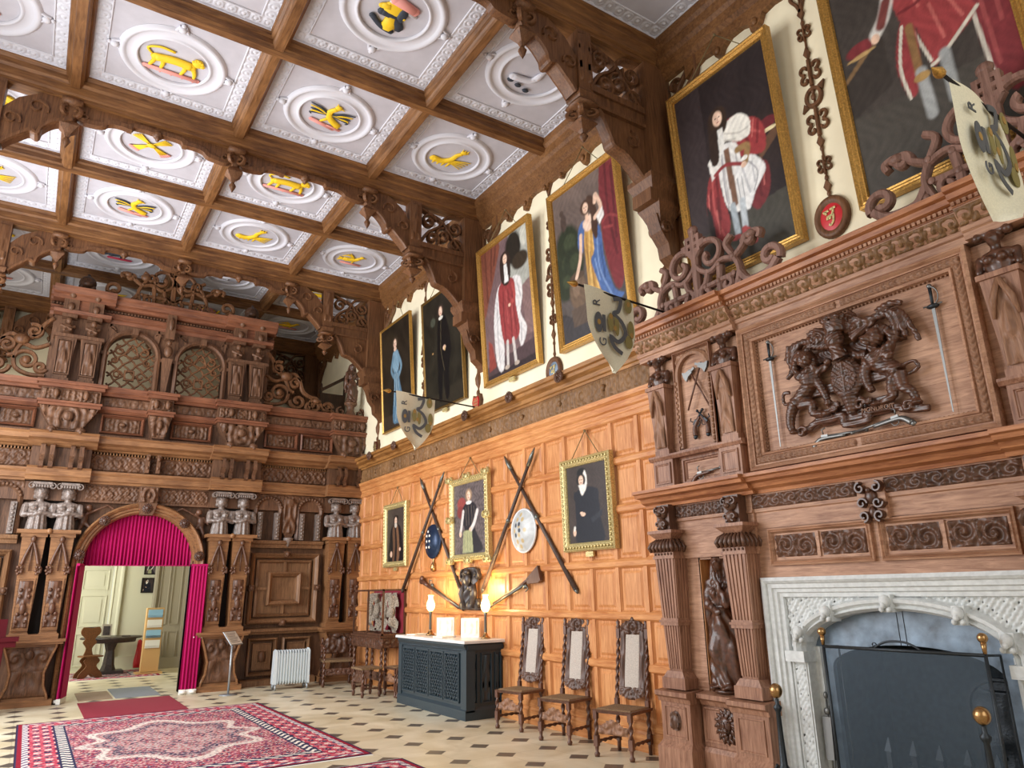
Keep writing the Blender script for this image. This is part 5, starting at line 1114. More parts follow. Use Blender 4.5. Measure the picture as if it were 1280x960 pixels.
for x in (-.52, 0, .52, -.8, .8):
    z = 1.13+az*math.sqrt(max(0, 1-(x/ax)**2))*1.0+.05; z = max(z, 1.26) if abs(x) > .7 else z
    b = MB(); b.box(x-.045, x+.045, -.23, -.1, z-.06, z+.07); b.ell((x, -.24, z+.02), (.045, .04, .05), 8); b.ell((x, -.27, z-.01), (.02, .02, .025), 8); b.ell((x-.03, -.245, z-.04), .022, 6); b.ell((x+.03, -.245, z-.04), .022, 6); b.build('keystone_mask', 'stone', sr)
# slate slips and firebox
b = MB(); N_ = 26; top = [(-.84, 0), (-.84, 1.13)]+arc(0, 1.13, .84, .36, 180, 0, N_)[1:-1]+[(.84, 1.13), (.84, 0)]
inn = [(-.66, 0), (-.66, 1.0)]+arc(0, 1.0, .66, .2, 180, 0, N_)[1:-1]+[(.66, 1.0), (.66, 0)]
vs = [(x, 0, z) for x, z in top]+[(x, 0, z) for x, z in inn]+[(x, .05, z) for x, z in inn]; k = len(top)
b.add(vs, [(i, i+1, k+i+1, k+i) for i in range(k-1)]+[(k+i, k+i+1, 2*k+i+1, 2*k+i) for i in range(k-1)])
for x in (-.05, .0): b.box(x, x+.004, -.003, 0, 1.2, 1.48, 1)
o = b.build('hearth_slips', ['slate', 'dark'], sr); o.location = (0, -.02, 0); o['label'] = 'blue grey slate slips inside the arch'
b = MB(); b.box(-.86, -.68, .04, .8, 0, 1.55); b.box(.68, .86, .04, .8, 0, 1.55); b.box(-.86, .86, .75, .82, 0, 1.55); b.box(-.86, .86, .04, .82, 1.5, 1.6); b.box(-.68, .68, 0, .8, 0, .03); b.build('firebox', 'firebrick', sr)
fb = onwall('fireback', 'arched cast iron fireback with relief, behind the mesh screen', 'fireback', YC, 0, -.72)
b = MB(); P = [(.02, .03), (.02, .62)]+arc(.28, .72, .26, .22, 180, 0, 18)+[(.54, .62), (.54, .03)]; b.prism(P, -.04, 0); b.sweep(P[1:-1], [(0, -.04), (0, -.06), (-.02, -.06), (-.03, -.04)]); b.relief(.06, .5, .1, .85, -.04, .03, h_sym(3, 5), .012, mask=lambda x, z: (z < .7) | (np.hypot(x-.28, z-.72) < .2)); b.build('plate', 'iron', fb)
gr = onwall('fire_grate', 'iron fire basket with five pointed standards behind the mesh screen', 'fire grate', YC, 0, -.2)
b = MB(); b.box(-.45, .45, -.02, .02, .2, .26); b.box(-.45, .45, .3, .33, .2, .24)
for i in range(10): b.box(-.43+.09*i, -.41+.09*i, -.01, .32, .2, .22)
b.build('basket', 'iron', gr)
for i in range(5): x = -.4+.2*i; b = MB(); b.box(x-.02, x+.02, -.03, .02, 0, .38); b.frus((x-.03, x+.03, -.035, .02, .38), (x-.004, x+.004, -.005, .0, .48)); b.build('standard', 'iron', gr)
# mesh fire screen, leaning back a little
fs = onwall('fire_screen', 'dark wire mesh fire screen with brass ball corners and carrying handle', 'fire screen', 3.13, 0, .36)
b = MB(); w2 = .6
b.tube([(-w2, 0, .02), (-w2, 0, 1.2)], .012, 8); b.tube([(w2, 0, .02), (w2, 0, 1.2)], .012, 8); b.tube([(-w2, 0, 1.19), (w2, 0, 1.19)], .012, 8); b.tube([(-w2, 0, .05), (w2, 0, .05)], .012, 8)
for q in (-1, 1): b.tube([(q*w2, 0, .02), (q*w2, .2, .02)], .01, 8); b.tube([(q*w2, .2, .02), (q*w2, .2, 1.18)], .008, 8); b.tube([(q*w2, 0, 1.19), (q*w2, .2, 1.18)], .008, 8)
b.build('frame', 'iron', fs); b = MB(); b.add([(-w2, 0, .05), (w2, 0, .05), (w2, 0, 1.19), (-w2, 0, 1.19)], [(0, 1, 2, 3)]); b.build('wire_mesh', 'mesh', fs)
for q in (-1, 1): b = MB(); b.tube([(q*w2, 0, 1.2), (q*w2, 0, 1.27)], [.012, .02], 10); b.ell((q*w2, 0, 1.3), .034, 14); b.build('brass_ball', 'brass', fs)['label'] = 'brass ball'
b = MB(); b.tube([(x, 0, z) for x, z in cr([(-.17, 1.2), (-.12, 1.23), (-.05, 1.25), (.05, 1.25), (.12, 1.23), (.17, 1.2)], 4)], .008, 8); b.strap(spiral(-.17, 1.22, .02, .005, 0, 360, 10), .006, .01); b.build('handle', 'iron', fs)
# andirons with brass balls
def andiron(x, y, z, lb):
    t = onwall('andiron', lb, 'andiron', y, z, 0); t.location = (x, y, 0); b = MB()
    b.lathe([(.0, .0), (.06, 0), (.05, .05), (.03, .1), (.035, .2), (.05, .26), (.03, .3), (.022, .5), (.018, .68), (.03, .7), (.035, .72), (.015, .74), (.015, .78)], (0, 0, 0), 12)
    b.tube([(0, 0, .12), (0, .1, .12)], .02, 8); b.tube([(-.15, 0, 0), (-.05, 0, .1), (.05, 0, .1), (.15, 0, 0)], .02, 8); b.strap(cr([(-.01, .1), (-.07, .2), (-.03, .3)], 5), .02, .02, -.03); b.build('shaft', 'iron', t)
    b = MB(); b.ell((0, 0, .84), (.052, .052, .058), 16); b.build('brass_ball', 'brass', t)['label'] = 'brass ball finial'; return t
andiron(5.2, 4.1, 0, 'iron andiron with brass ball finial at the left of the fireplace')
andiron(5.2, 2.54, 0, 'iron andiron with large brass ball finial in front of the mesh screen')
t = onwall('fire_iron', 'slender ornate iron fire tool leaning inside the left of the hearth', 'fire tool', 3.97, 0, .1)
b = MB(); b.tube([(0, 0, .0), (0, .03, .75)], .008, 8); b.tube([(.02, 0, .0), (.02, .03, .7)], .006, 8); b.ell((0, .03, .78), (.018, .018, .03), 8); b.frus((-.035, .035, -.01, .02, .3), (-.04, .04, 0, .03, .62)); b.ell((0, .02, .66), (.03, .015, .03), 8); b.build('tool', 'steel', t)
t = onwall('niche_statue', 'carved wooden statue of a veiled woman, hand to chin, in the niche', 'statue', YC+1.66, 0, .16)
s_ = blob_robed(1.26, 'draped_figure', 'arms', .011, True); s_.parent = t; s_.location = (0, 0, .745)
b = MB(); b.lathe([(0, .725), (.15, .725), (.14, .75), (0, .755)], (0, 0, 0), 16); b.build('base', 'arms', t); s_.scale = (.92, .7, 1)
# weapons on the overmantel
def pistol(mb, L_=.42, m0=0, m1=1):
    mb.tube([(0, 0, 0), (L_*.6, 0, .0)], [.012, .009], 8, m0); mb.tube([(x, 0, z) for x, z in cr([(L_*.3, -.012), (.0, -.014), (-.06, -.03), (-.11, -.08)], 5)], lambda t: .014+.012*t, 8, m1)
    mb.ell((-.12, 0, -.09), (.026, .022, .022), 8, m0); mb.ell((L_*.6, 0, 0), .016, 8, m0); mb.box(-.03, .03, -.014, .0, -.012, .014, m0); mb.tube([(x, 0, z) for x, z in arc(.01, -.03, .03, .03, 180, 360, 8)], .004, 6, m0); mb.tube([(-.01, -.01, .02), (-.02, -.01, .06), (.01, -.01, .07)], .006, 6, m0)
def weapon(name, label, cat, x, z, ang, fn, mats, group=None, flip=1, d=.235):
    o = MB(); fn(o); o = o.build(name, mats); o.matrix_world = T((W-d, YC-x, z))@RZ(-90)@RY(-ang)@SCL(flip, 1, 1); return tag(o, label, cat, group)
weapon('flintlock_pistol', 'silver mounted flintlock pistol on the small panel below the axes', 'pistol', -1.72, 2.76, 4, lambda m: pistol(m, .44), ['steel', 'chair'])
weapon('flintlock_pistol', 'dark curved pistol hanging below the axes, butt down to the left', 'pistol', -1.72, 3.28, 48, lambda m: pistol(m, .26), ['iron', 'chair'])
weapon('flintlock_pistol', 'dark curved pistol hanging below the axes, butt down to the right', 'pistol', -1.58, 3.28, -48, lambda m: pistol(m, .26), ['iron', 'chair'], flip=-1)
weapon('long_pistol', 'long silver pistol under the coat of arms, butt to the left', 'pistol', -.3, 2.87, -2, lambda m: pistol(m, .62), ['steel', 'steel'])
weapon('long_pistol', 'long silver pistol under the coat of arms, butt to the right', 'pistol', .33, 2.9, 8, lambda m: pistol(m, .62), ['steel', 'steel'], flip=-1, d=.26)
def axe(m):
    m.tube([(0, 0, -.46), (0, 0, .06)], [.009, .01], 8, 1); m.prism([(-.02, .0), (-.02, .05), (.05, .06), (.09, .09), (.1, .03), (.09, -.03), (.04, .0)], -.012, .012, 0); m.box(-.07, -.015, -.01, .01, .015, .04, 0)
weapon('battle_axe', 'silver headed axe, blade to the left, crossing another above the pistols', 'axe', -1.72, 3.8, 28, axe, ['steel', 'chair'], flip=-1)
weapon('battle_axe', 'silver headed axe, head to the right, crossing another above the pistols', 'axe', -1.58, 3.83, -26, axe, ['steel', 'chair'], d=.26)
def sword(m):
    m.frus((-.004, .004, -.002, .002, -.86), (-.013, .013, -.003, .003, -.02), 0); m.tube([(0, 0, -.02), (0, 0, .12)], [.011, .014], 8, 1); m.ell((0, 0, .135), .02, 8, 0); m.tube([(-.07, 0, -.02), (.07, 0, -.02)], .007, 8, 0); m.ell((0, 0, -.03), (.05, .03, .02), 8, 1)
    m.tube([(x, -.01, z) for x, z in arc(.0, .05, .055, .075, 90, -90, 10)], .005, 6, 0)
weapon('sword', 'slender upright sword hanging left of the coat of arms', 'sword', -.75, 3.72, 0, sword, ['steel', 'iron'])
weapon('sword', 'slender upright sword hanging right of the coat of arms', 'sword', .745, 3.72, 0, sword, ['steel', 'iron'])
MA['tapwood'] = plain('black brown carving', (58, 48, 44), .4, var=.3, bs=20, spec=.6)
MA['blueshield'] = plain('blued steel', (36, 52, 78), .3, .4)
MA['pikewood'] = plain('dark pike wood', (78, 62, 54), .5, var=.2)
MA['steelg'] = plain('grey green steel', (110, 112, 106), .35, .7)
# ================================================================ painted canvases
class Canvas:
    def __init__(s, w, h, nx, col):
        s.w, s.h = w, h; s.nx = nx; s.ny = int(nx*h/w); s.U, s.V = np.meshgrid(np.linspace(0, 1, s.nx+1), np.linspace(0, 1, s.ny+1)); s.a = s.h/s.w
        s.C = np.zeros(s.U.shape+(3,)); s.C[:] = s.c(col); s.rng = np.random.RandomState(int(w*1000+nx))
    def c(s, col): return np.array([lin(x) for x in col])
    def put(s, m, col, al=1.0):
        m = np.clip(m*al, 0, 1)[..., None]; s.C = s.C*(1-m)+s.c(col)*m; return s
    def ell(s, u, v, ru, rv, col, rot=0, al=1, soft=.25):
        x = s.U-u; y = (s.V-v)*s.a; c_, s_ = math.cos(rad(rot)), math.sin(rad(rot)); X = (x*c_+y*s_)/ru; Y = (-x*s_+y*c_)/(rv)
        return s.put(np.clip((1-np.hypot(X, Y))/soft+.5, 0, 1), col, al)
    def poly(s, pts, col, al=1):
        P = cr(pts, 4, True) if len(pts) > 4 else pts; ins = np.zeros(s.U.shape, bool); n = len(P)
        for i in range(n):
            (x0, y0), (x1, y1) = P[i], P[(i+1) % n]
            if y0 == y1: continue
            k = (s.V > y0) != (s.V > y1); xx = (x1-x0)*(s.V-y0)/(y1-y0)+x0; ins ^= k & (s.U < xx)
        m = ins.astype(float); k = m.copy(); k[1:-1, 1:-1] = (m[1:-1, 1:-1]*2+m[:-2, 1:-1]+m[2:, 1:-1]+m[1:-1, :-2]+m[1:-1, 2:])/6; return s.put(k, col, al)
    def line(s, pts, w, col, al=1):
        P = cr(pts, 5) if len(pts) > 2 else pts; d = np.full(s.U.shape, 9.)
        for (x0, y0), (x1, y1) in zip(P[:-1], P[1:]):
            y0_, y1_ = y0*s.a, y1*s.a; dx, dy = x1-x0, y1_-y0_; L2 = dx*dx+dy*dy+1e-12; t = np.clip(((s.U-x0)*dx+(s.V*s.a-y0_)*dy)/L2, 0, 1); d = np.minimum(d, np.hypot(s.U-x0-t*dx, s.V*s.a-y0_-t*dy))
        return s.put(np.clip((w-d)/(w*.5)+.2, 0, 1), col, al)
    def noise(s, sc, amt):
        n = np.sin(s.U*sc*6.1+3*np.sin(s.V*sc*4.3))*np.cos(s.V*sc*5.2+2*np.sin(s.U*sc*3.7))+s.rng.uniform(-.6, .6, s.U.shape)*.5
        s.C = np.clip(s.C*(1+amt*n[..., None]), 0, 1); return s
    def grad(s, top, bot): t = s.V[..., None]; s.C = s.c(bot)*(1-t)+s.c(top)*t; return s
    def finish(s):
        g = s.C.mean(-1, keepdims=True); s.C = s.C*.8+g*.2
        b = .5*np.sin(s.U*31+5*np.sin(s.V*17+s.U*6))*np.sin(s.V*27+4*np.sin(s.U*13))+.35*np.sin(s.U*83+7*np.sin(s.V*23))+s.rng.uniform(-.35, .35, s.U.shape)
        s.C = np.clip(s.C*(1+.2*b[..., None]), 0, 1); return s
    def mesh(s, name='canvas', mat='oil', y=0, bulge=None):
        if mat == 'oil': s.finish()
        ny, nx = s.ny, s.nx; Z = np.full(s.U.shape, float(y)) if bulge is None else y-bulge(s.U, s.V)
        vs = np.stack([(s.U-.5)*s.w, Z, s.V*s.h], -1).reshape(-1, 3); i = np.arange(ny)[:, None]*(nx+1)+np.arange(nx)[None, :]; q = np.stack([i, i+1, i+nx+2, i+nx+1], -1).reshape(-1, 4)
        if getattr(s, 'mask', None) is not None: q = q[s.mask[:-1, :-1].reshape(-1)]
        me = bpy.data.meshes.new(name); me.from_pydata(vs.tolist(), [], q.tolist()); at = me.color_attributes.new('Col', 'FLOAT_COLOR', 'POINT')
        c = np.concatenate([s.C.reshape(-1, 3), np.ones((s.C.size//3, 1))], 1).astype(np.float32); at.data.foreach_set('color', c.ravel()); me.materials.append(MA[mat]); me.polygons.foreach_set('use_smooth', [True]*len(me.polygons)); return me
SK = (226, 182, 150)
def face(c, u, v, r, hair=(60, 42, 34), lady=False):
    r = r*1.28 if c.h > 1.8 else r
    c.ell(u, v+.004, r*1.5, r*1.5, hair); c.ell(u, v, r*.82, r*1.08, SK); c.ell(u+r*.25, v-.002, r*.4, r*.7, (240, 204, 176), al=.6)
    for e in (-.32, .32): c.ell(u+e*r, v+.15*r/c.a, r*.16, r*.1, (50, 36, 32))
    c.ell(u, v-.05*r/c.a, r*.1, r*.26, (206, 150, 124)); c.ell(u, v-.5*r/c.a, r*.26, r*.09, (170, 70, 64))
def folds(c, pts, col, w=.01, al=.55):
    for p in pts: c.line(p, w, col, al)
def p_blue():
    c = Canvas(1.3, 2.06, 90, (40, 32, 22)).noise(2, .3); c.poly([(0, 0), (1, 0), (1, .1), (0, .14)], (58, 46, 34)); c.ell(.3, .75, .3, .3, (52, 42, 26), al=.6)
    c.poly([(.42, .62), (.56, .62), (.62, .4), (.82, .05), (.5, .03), (.34, .08), (.42, .4)], (76, 116, 142)); c.poly([(.42, .72), (.58, .72), (.62, .6), (.56, .52), (.42, .54), (.38, .62)], (112, 150, 172))
    folds(c, [[(.5, .55), (.5, .3), (.44, .06)], [(.54, .5), (.6, .25), (.64, .06)], [(.5, .4), (.54, .2), (.54, .05)], [(.46, .5), (.4, .2)]], (168, 196, 206), .012); folds(c, [[(.52, .5), (.56, .25), (.58, .05)], [(.48, .4), (.46, .2)]], (36, 62, 84), .012)
    c.line([(.58, .68), (.68, .56), (.6, .48)], .035, (104, 142, 164)); c.line([(.42, .68), (.34, .56), (.42, .48)], .035, (92, 130, 152)); face(c, .49, .8, .05, (70, 56, 40)); c.ell(.49, .745, .05, .03, SK); return c
def p_black():
    c = Canvas(1.36, 2.02, 90, (38, 34, 24)).noise(2, .3); c.poly([(0, 0), (1, 0), (1, .16), (0, .1)], (46, 40, 28)); c.ell(.28, .78, .07, .06, (78, 82, 66), al=.7)
    c.poly([(.44, .78), (.62, .78), (.74, .5), (.66, .3), (.64, .08), (.54, .06), (.5, .3), (.44, .06), (.36, .08), (.36, .4), (.38, .62)], (18, 16, 16)); c.line([(.5, .76), (.47, .5), (.54, .3)], .006, (90, 78, 52)); face(c, .5, .84, .045, (60, 44, 34)); c.ell(.5, .78, .06, .025, (212, 206, 190)); c.ell(.56, .5, .04, .03, SK); c.ell(.24, .5, .02, .015, (190, 140, 70), al=.7)
    c.ell(.57, .49, .016, .03, (214, 170, 90)); return c
def p_red():
    c = Canvas(1.4, 2.2, 110, (112, 84, 84)).noise(1.5, .12); c.poly([(.62, 1), (1, 1), (1, .62), (.82, .56), (.62, .6)], (160, 160, 148)); c.ell(.7, .88, .16, .2, (42, 36, 28)); c.ell(.82, .76, .16, .1, (58, 46, 32)); c.ell(.92, .92, .07, .12, (190, 188, 172))
    c.poly([(0, 1), (.42, 1), (.3, .8), (.12, .6), (0, .5)], (124, 62, 40)); folds(c, [[(.1, 1), (.1, .6)], [(.25, 1), (.2, .75)], [(.35, 1), (.28, .85)]], (72, 34, 26), .02); c.poly([(.8, .56), (1, .6), (1, .2), (.85, .2)], (128, 96, 92)); c.poly([(0, 0), (1, 0), (1, .16), (0, .1)], (78, 58, 60)); c.poly([(.0, .0), (1, 0), (1, .05), (0, .03)], (52, 40, 42))
    c.poly([(.3, .62), (.42, .66), (.4, .4), (.36, .05), (.22, .08), (.2, .4)], (206, 200, 196)); c.poly([(.62, .66), (.8, .64), (.82, .5), (.76, .38), (.86, .25), (.72, .14), (.66, .4), (.62, .5)], (210, 204, 200)); c.poly([(.36, .66), (.66, .66), (.68, .45), (.72, .26), (.6, .2), (.4, .22), (.34, .42)], (150, 44, 44))
    folds(c, [[(.44, .6), (.42, .4), (.44, .22)], [(.54, .6), (.56, .4), (.56, .2)], [(.62, .56), (.64, .4), (.66, .24)]], (96, 24, 28), .014); folds(c, [[(.5, .6), (.5, .35)], [(.6, .5), (.6, .3)]], (196, 84, 76), .01, .5); folds(c, [[(.3, .55), (.27, .3), (.28, .1)], [(.74, .6), (.78, .5)], [(.76, .3), (.74, .18)]], (140, 134, 140), .012)
    c.line([(.46, .22), (.44, .06)], .03, (196, 186, 178)); c.line([(.58, .22), (.6, .06)], .03, (196, 186, 178)); c.ell(.42, .04, .05, .025, (180, 160, 140)); c.ell(.62, .04, .05, .025, (180, 160, 140))
    c.poly([(.06, .3), (.14, .26), (.2, .08), (.04, .06)], (140, 52, 40)); c.poly([(.44, .88), (.6, .88), (.62, .72), (.56, .64), (.44, .66), (.4, .76)], (52, 36, 30)); face(c, .52, .84, .042, (56, 38, 32)); c.poly([(.49, .8), (.55, .8), (.57, .66), (.48, .66)], (220, 216, 210)); c.line([(.64, .62), (.66, .52), (.56, .48)], .03, (170, 56, 50)); c.ell(.55, .48, .025, .02, SK); return c
def p_gold():
    c = Canvas(1.36, 2.2, 110, (96, 82, 70)).grad((112, 92, 82), (70, 66, 64)).noise(1.6, .12)
    c.poly([(.8, 1), (1, 1), (1, .3), (.86, .2), (.74, .55)], (122, 34, 40)); folds(c, [[(.88, 1), (.86, .7), (.92, .4)], [(.96, .95), (.94, .5)]], (72, 18, 26), .02); folds(c, [[(.76, .64), (.86, .66), (.98, .62)], [(.78, .6), (.9, .58)]], (170, 60, 58), .016)
    for u, v, r in ((.2, .62, .2), (.12, .5, .16), (.26, .48, .17), (.1, .38, .14), (.3, .36, .12)): c.ell(u, v, r, r*1.2, (44, 52, 34)); c.ell(u+.03, v+.02, r*.5, r*.5, (66, 76, 48), al=.6)
    c.ell(.16, .8, .05, .1, (74, 58, 50)); c.ell(.14, .87, .035, .035, (80, 62, 52)); c.poly([(0, 0), (1, 0), (1, .12), (.4, .08), (0, .2)], (52, 48, 48)); c.poly([(0, .18), (.5, .06), (1, .1), (1, 0), (0, 0)], (60, 56, 58))
    c.ell(.3, .3, .14, .2, (108, 84, 62)); c.ell(.27, .33, .06, .1, (138, 110, 84), al=.6); c.ell(.3, .4, .12, .04, (84, 64, 48)); c.poly([(.18, .08), (.4, .08), (.44, .2), (.16, .2)], (90, 72, 58))
    c.poly([(.46, .7), (.66, .7), (.62, .54), (.7, .3), (.86, .1), (.6, .02), (.46, .04), (.46, .3), (.46, .55)], (192, 140, 44)); folds(c, [[(.56, .66), (.52, .4), (.54, .06)], [(.6, .6), (.6, .3), (.7, .06)], [(.5, .4), (.48, .1)]], (232, 190, 90), .014); folds(c, [[(.54, .5), (.56, .2)], [(.5, .6), (.49, .3)]], (130, 86, 24), .012)
    c.poly([(.62, .66), (.72, .62), (.74, .4), (.84, .2), (.96, .14), (.72, .12), (.62, .28), (.54, .44), (.6, .5)], (58, 96, 156)); folds(c, [[(.66, .56), (.66, .36), (.8, .16)], [(.6, .44), (.64, .3)]], (124, 156, 204), .014); folds(c, [[(.7, .5), (.72, .3)]], (26, 54, 104), .016); c.poly([(.4, .7), (.5, .72), (.46, .6), (.42, .52), (.36, .58)], (60, 98, 158))
    c.line([(.42, .64), (.38, .5), (.3, .4)], .028, SK); c.ell(.29, .39, .025, .02, SK); c.poly([(.48, .72), (.64, .74), (.62, .66), (.54, .64), (.48, .67)], (232, 194, 166)); c.poly([(.56, .86), (.66, .84), (.7, .7), (.66, .56), (.6, .62), (.6, .74)], (74, 48, 34)); c.line([(.54, .76), (.54, .72)], .03, SK); face(c, .53, .8, .042, (78, 52, 38)); c.line([(.66, .7), (.76, .74), (.7, .84), (.68, .8)], .03, SK); c.poly([(.68, .7), (.78, .74), (.8, .68), (.72, .64)], (226, 220, 212)); return c
def p_king():
    c = Canvas(1.3, 2.26, 120, (44, 34, 34)).noise(1.2, .2); c.poly([(0, 1), (.3, 1), (.28, .2), (0, .2)], (58, 46, 46)); c.poly([(0, 0), (1, 0), (1, .24), (0, .2)], (70, 66, 56)); c.ell(.9, .5, .2, .3, (50, 38, 36)); c.poly([(.8, .48), (1, .56), (1, .5), (.8, .42)], (104, 70, 46)); c.ell(.92, .58, .09, .05, (112, 30, 38)); c.ell(.92, .545, .09, .016, (226, 206, 150)); c.ell(.56, .7, .1, .04, (126, 28, 34))
    c.poly([(.3, .5), (.4, .56), (.38, .4), (.42, .2), (.3, .12), (.2, .3), (.24, .44)], (150, 40, 42)); c.poly([(.56, .68), (.78, .66), (.88, .58), (.86, .46), (.7, .48), (.6, .52)], (158, 40, 42)); c.poly([(.68, .44), (.86, .4), (.84, .26), (.7, .2), (.62, .3)], (120, 34, 38)); folds(c, [[(.3, .46), (.28, .3), (.34, .16)], [(.7, .62), (.84, .56)]], (206, 84, 76), .012); folds(c, [[(.35, .5), (.33, .25)], [(.76, .4), (.76, .26)], [(.27, .42), (.24, .3), (.27, .18)], [(.32, .36), (.31, .2)], [(.84, .62), (.8, .52)], [(.68, .64), (.72, .54)]], (84, 18, 24), .016); folds(c, [[(.24, .4), (.22, .3)], [(.3, .3), (.3, .18)], [(.82, .38), (.8, .3)], [(.8, .64), (.76, .56)]], (212, 104, 92), .009, .6); c.poly([(.2, .34), (.24, .3), (.26, .16), (.3, .12), (.24, .1), (.2, .2)], (44, 36, 34))
    c.poly([(.4, .6), (.6, .58), (.62, .44), (.66, .3), (.54, .24), (.42, .28), (.38, .44)], (222, 218, 212)); folds(c, [[(.44, .56), (.44, .3)], [(.58, .54), (.58, .28)]], (150, 146, 150), .01); c.poly([(.46, .58), (.52, .58), (.53, .28), (.47, .26)], (122, 84, 60)); c.poly([(.56, .46), (.72, .48), (.84, .38), (.72, .3), (.62, .22), (.56, .3)], (224, 222, 218)); folds(c, [[(.62, .44), (.66, .3)], [(.72, .44), (.72, .34)]], (160, 160, 166), .012)
    folds(c, [[(.43, .54), (.42, .36), (.43, .28)], [(.555, .4), (.56, .28)], [(.6, .4), (.6, .28)], [(.68, .46), (.76, .38), (.7, .3)]], (138, 136, 142), .008, .7); c.poly([(.42, .68), (.64, .72), (.76, .66), (.74, .58), (.62, .58), (.5, .62), (.42, .58)], (232, 226, 212)); folds(c, [[(.5, .66), (.64, .62), (.74, .62)], [(.46, .63), (.6, .6)]], (176, 168, 156), .01); c.poly([(.28, .56), (.42, .62), (.42, .5), (.3, .46)], (224, 218, 208)); c.line([(.34, .48), (.46, .5), (.62, .46)], .02, (150, 44, 46)); c.line([(.6, .54), (.7, .53), (.66, .46)], .035, (154, 116, 60)); c.ell(.66, .48, .03, .02, (230, 226, 216)); c.ell(.64, .45, .03, .025, SK)
    c.line([(.47, .28), (.48, .14)], .035, (160, 170, 176)); c.line([(.57, .28), (.56, .13)], .035, (182, 190, 194)); c.ell(.46, .12, .05, .025, (150, 44, 42)); c.poly([(.52, .15), (.58, .15), (.66, .07), (.62, .05), (.54, .1)], (170, 50, 48)); c.poly([(.37, .8), (.52, .8), (.54, .7), (.44, .64), (.4, .54), (.32, .54), (.33, .68)], (54, 38, 28)); face(c, .45, .76, .05, (60, 42, 30)); c.poly([(.43, .7), (.49, .7), (.48, .6), (.42, .6)], (224, 220, 210)); return c
def p_coat():
    c = Canvas(1.36, 2.26, 120, (66, 58, 52)).noise(1.2, .15); c.poly([(0, 0), (1, 0), (1, .3), (0, .34)], (74, 68, 60)); c.poly([(0, .52), (.3, .66), (.3, .63), (0, .49)], (130, 96, 54)); c.poly([(0, .5), (.3, .62), (.3, .4), (0, .34)], (58, 50, 44)); c.ell(.14, .62, .1, .05, (128, 34, 40)); c.ell(.14, .59, .1, .014, (190, 150, 80))
    c.poly([(.74, 1), (1, 1), (1, .2), (.84, .2), (.8, .6)], (128, 36, 42)); folds(c, [[(.84, .95), (.86, .6), (.88, .25)], [(.95, .95), (.94, .4)]], (176, 72, 68), .014); c.line([(.74, 1), (.8, .6), (.84, .2)], .014, (196, 186, 168))
    c.poly([(.4, .86), (.72, .88), (.7, .66), (.84, .5), (.62, .4), (.54, .38), (.5, .56), (.42, .62)], (156, 44, 46)); folds(c, [[(.6, .62), (.64, .46)], [(.7, .62), (.76, .5)], [(.5, .8), (.54, .64)]], (206, 100, 88), .012); c.line([(.54, .38), (.62, .4), (.84, .5)], .014, (206, 196, 176)); c.line([(.46, .6), (.54, .4)], .012, (206, 196, 176))
    c.poly([(.42, .62), (.5, .58), (.46, .36), (.38, .3), (.34, .46)], (150, 40, 44)); c.line([(.42, .6), (.36, .44), (.38, .3)], .012, (206, 196, 176)); c.line([(.46, .58), (.46, .38)], .03, (138, 98, 48)); c.line([(.47, .38), (.48, .2)], .04, (160, 162, 160)); c.ell(.47, .36, .05, .03, (178, 136, 62)); c.line([(.62, .4), (.62, .22)], .04, (150, 152, 150))
    c.poly([(.46, .96), (.58, .96), (.56, .8), (.5, .72), (.44, .82)], (222, 216, 206)); c.line([(.42, .84), (.34, .7), (.26, .64)], .05, (214, 208, 198)); c.line([(.36, .74), (.3, .66)], .04, (120, 52, 46)); c.ell(.25, .62, .03, .035, SK); c.line([(.7, .84), (.78, .76), (.68, .72)], .045, (158, 118, 60)); c.line([(.74, .76), (.66, .72)], .035, (222, 216, 208)); c.ell(.6, .71, .035, .02, SK); c.line([(.42, .66), (.56, .66), (.72, .7)], .012, (120, 28, 34))
    c.ell(.5, 1.0, .11, .1, (58, 44, 34)); face(c, .52, .975, .05, (56, 42, 34)); return c
def p_beard():
    c = Canvas(.8, .98, 70, (74, 62, 54)).noise(2, .15); c.poly([(.28, .66), (.7, .66), (.86, .3), (.84, 0), (.1, 0), (.14, .4)], (26, 24, 28)); c.poly([(.3, .6), (.42, .64), (.46, .3), (.4, 0), (.3, 0), (.34, .3)], (104, 70, 46)); c.poly([(.5, .66), (.62, .62), (.7, .2), (.64, 0), (.54, 0), (.56, .3)], (120, 80, 50)); c.ell(.24, .14, .06, .07, SK); c.ell(.5, .82, .13, .06, (28, 24, 24)); face(c, .48, .76, .085, (40, 30, 26)); c.ell(.48, .68, .07, .06, (196, 182, 164)); c.ell(.72, .22, .05, .04, SK); return c
def p_doublet():
    c = Canvas(.96, 1.08, 80, (96, 84, 84)).noise(7, .35); c.ell(.25, .72, .14, .1, (150, 58, 54)); c.ell(.22, .6, .12, .1, (130, 48, 46)); c.poly([(.34, .7), (.66, .7), (.76, .5), (.66, .34), (.9, .06), (.6, 0), (.4, 0), (.34, .34), (.24, .5)], (38, 36, 44)); folds(c, [[(.38, .66), (.4, .4)], [(.46, .68), (.48, .4)], [(.56, .68), (.58, .4)], [(.64, .66), (.66, .44)]], (150, 132, 110), .007)
    c.poly([(.3, .32), (.56, .34), (.6, .02), (.26, .02)], (158, 160, 112)); folds(c, [[(.34, .3), (.32, .05)], [(.42, .3), (.42, .05)], [(.5, .3), (.52, .05)]], (104, 108, 70), .01); c.line([(.3, .6), (.24, .4), (.2, .3)], .04, (206, 196, 190)); c.line([(.74, .58), (.64, .42), (.54, .34)], .045, (212, 202, 196)); c.ell(.2, .28, .04, .04, SK); c.ell(.52, .34, .04, .03, SK); face(c, .48, .82, .07, (150, 120, 90)); c.ell(.48, .72, .09, .03, (220, 214, 208)); return c
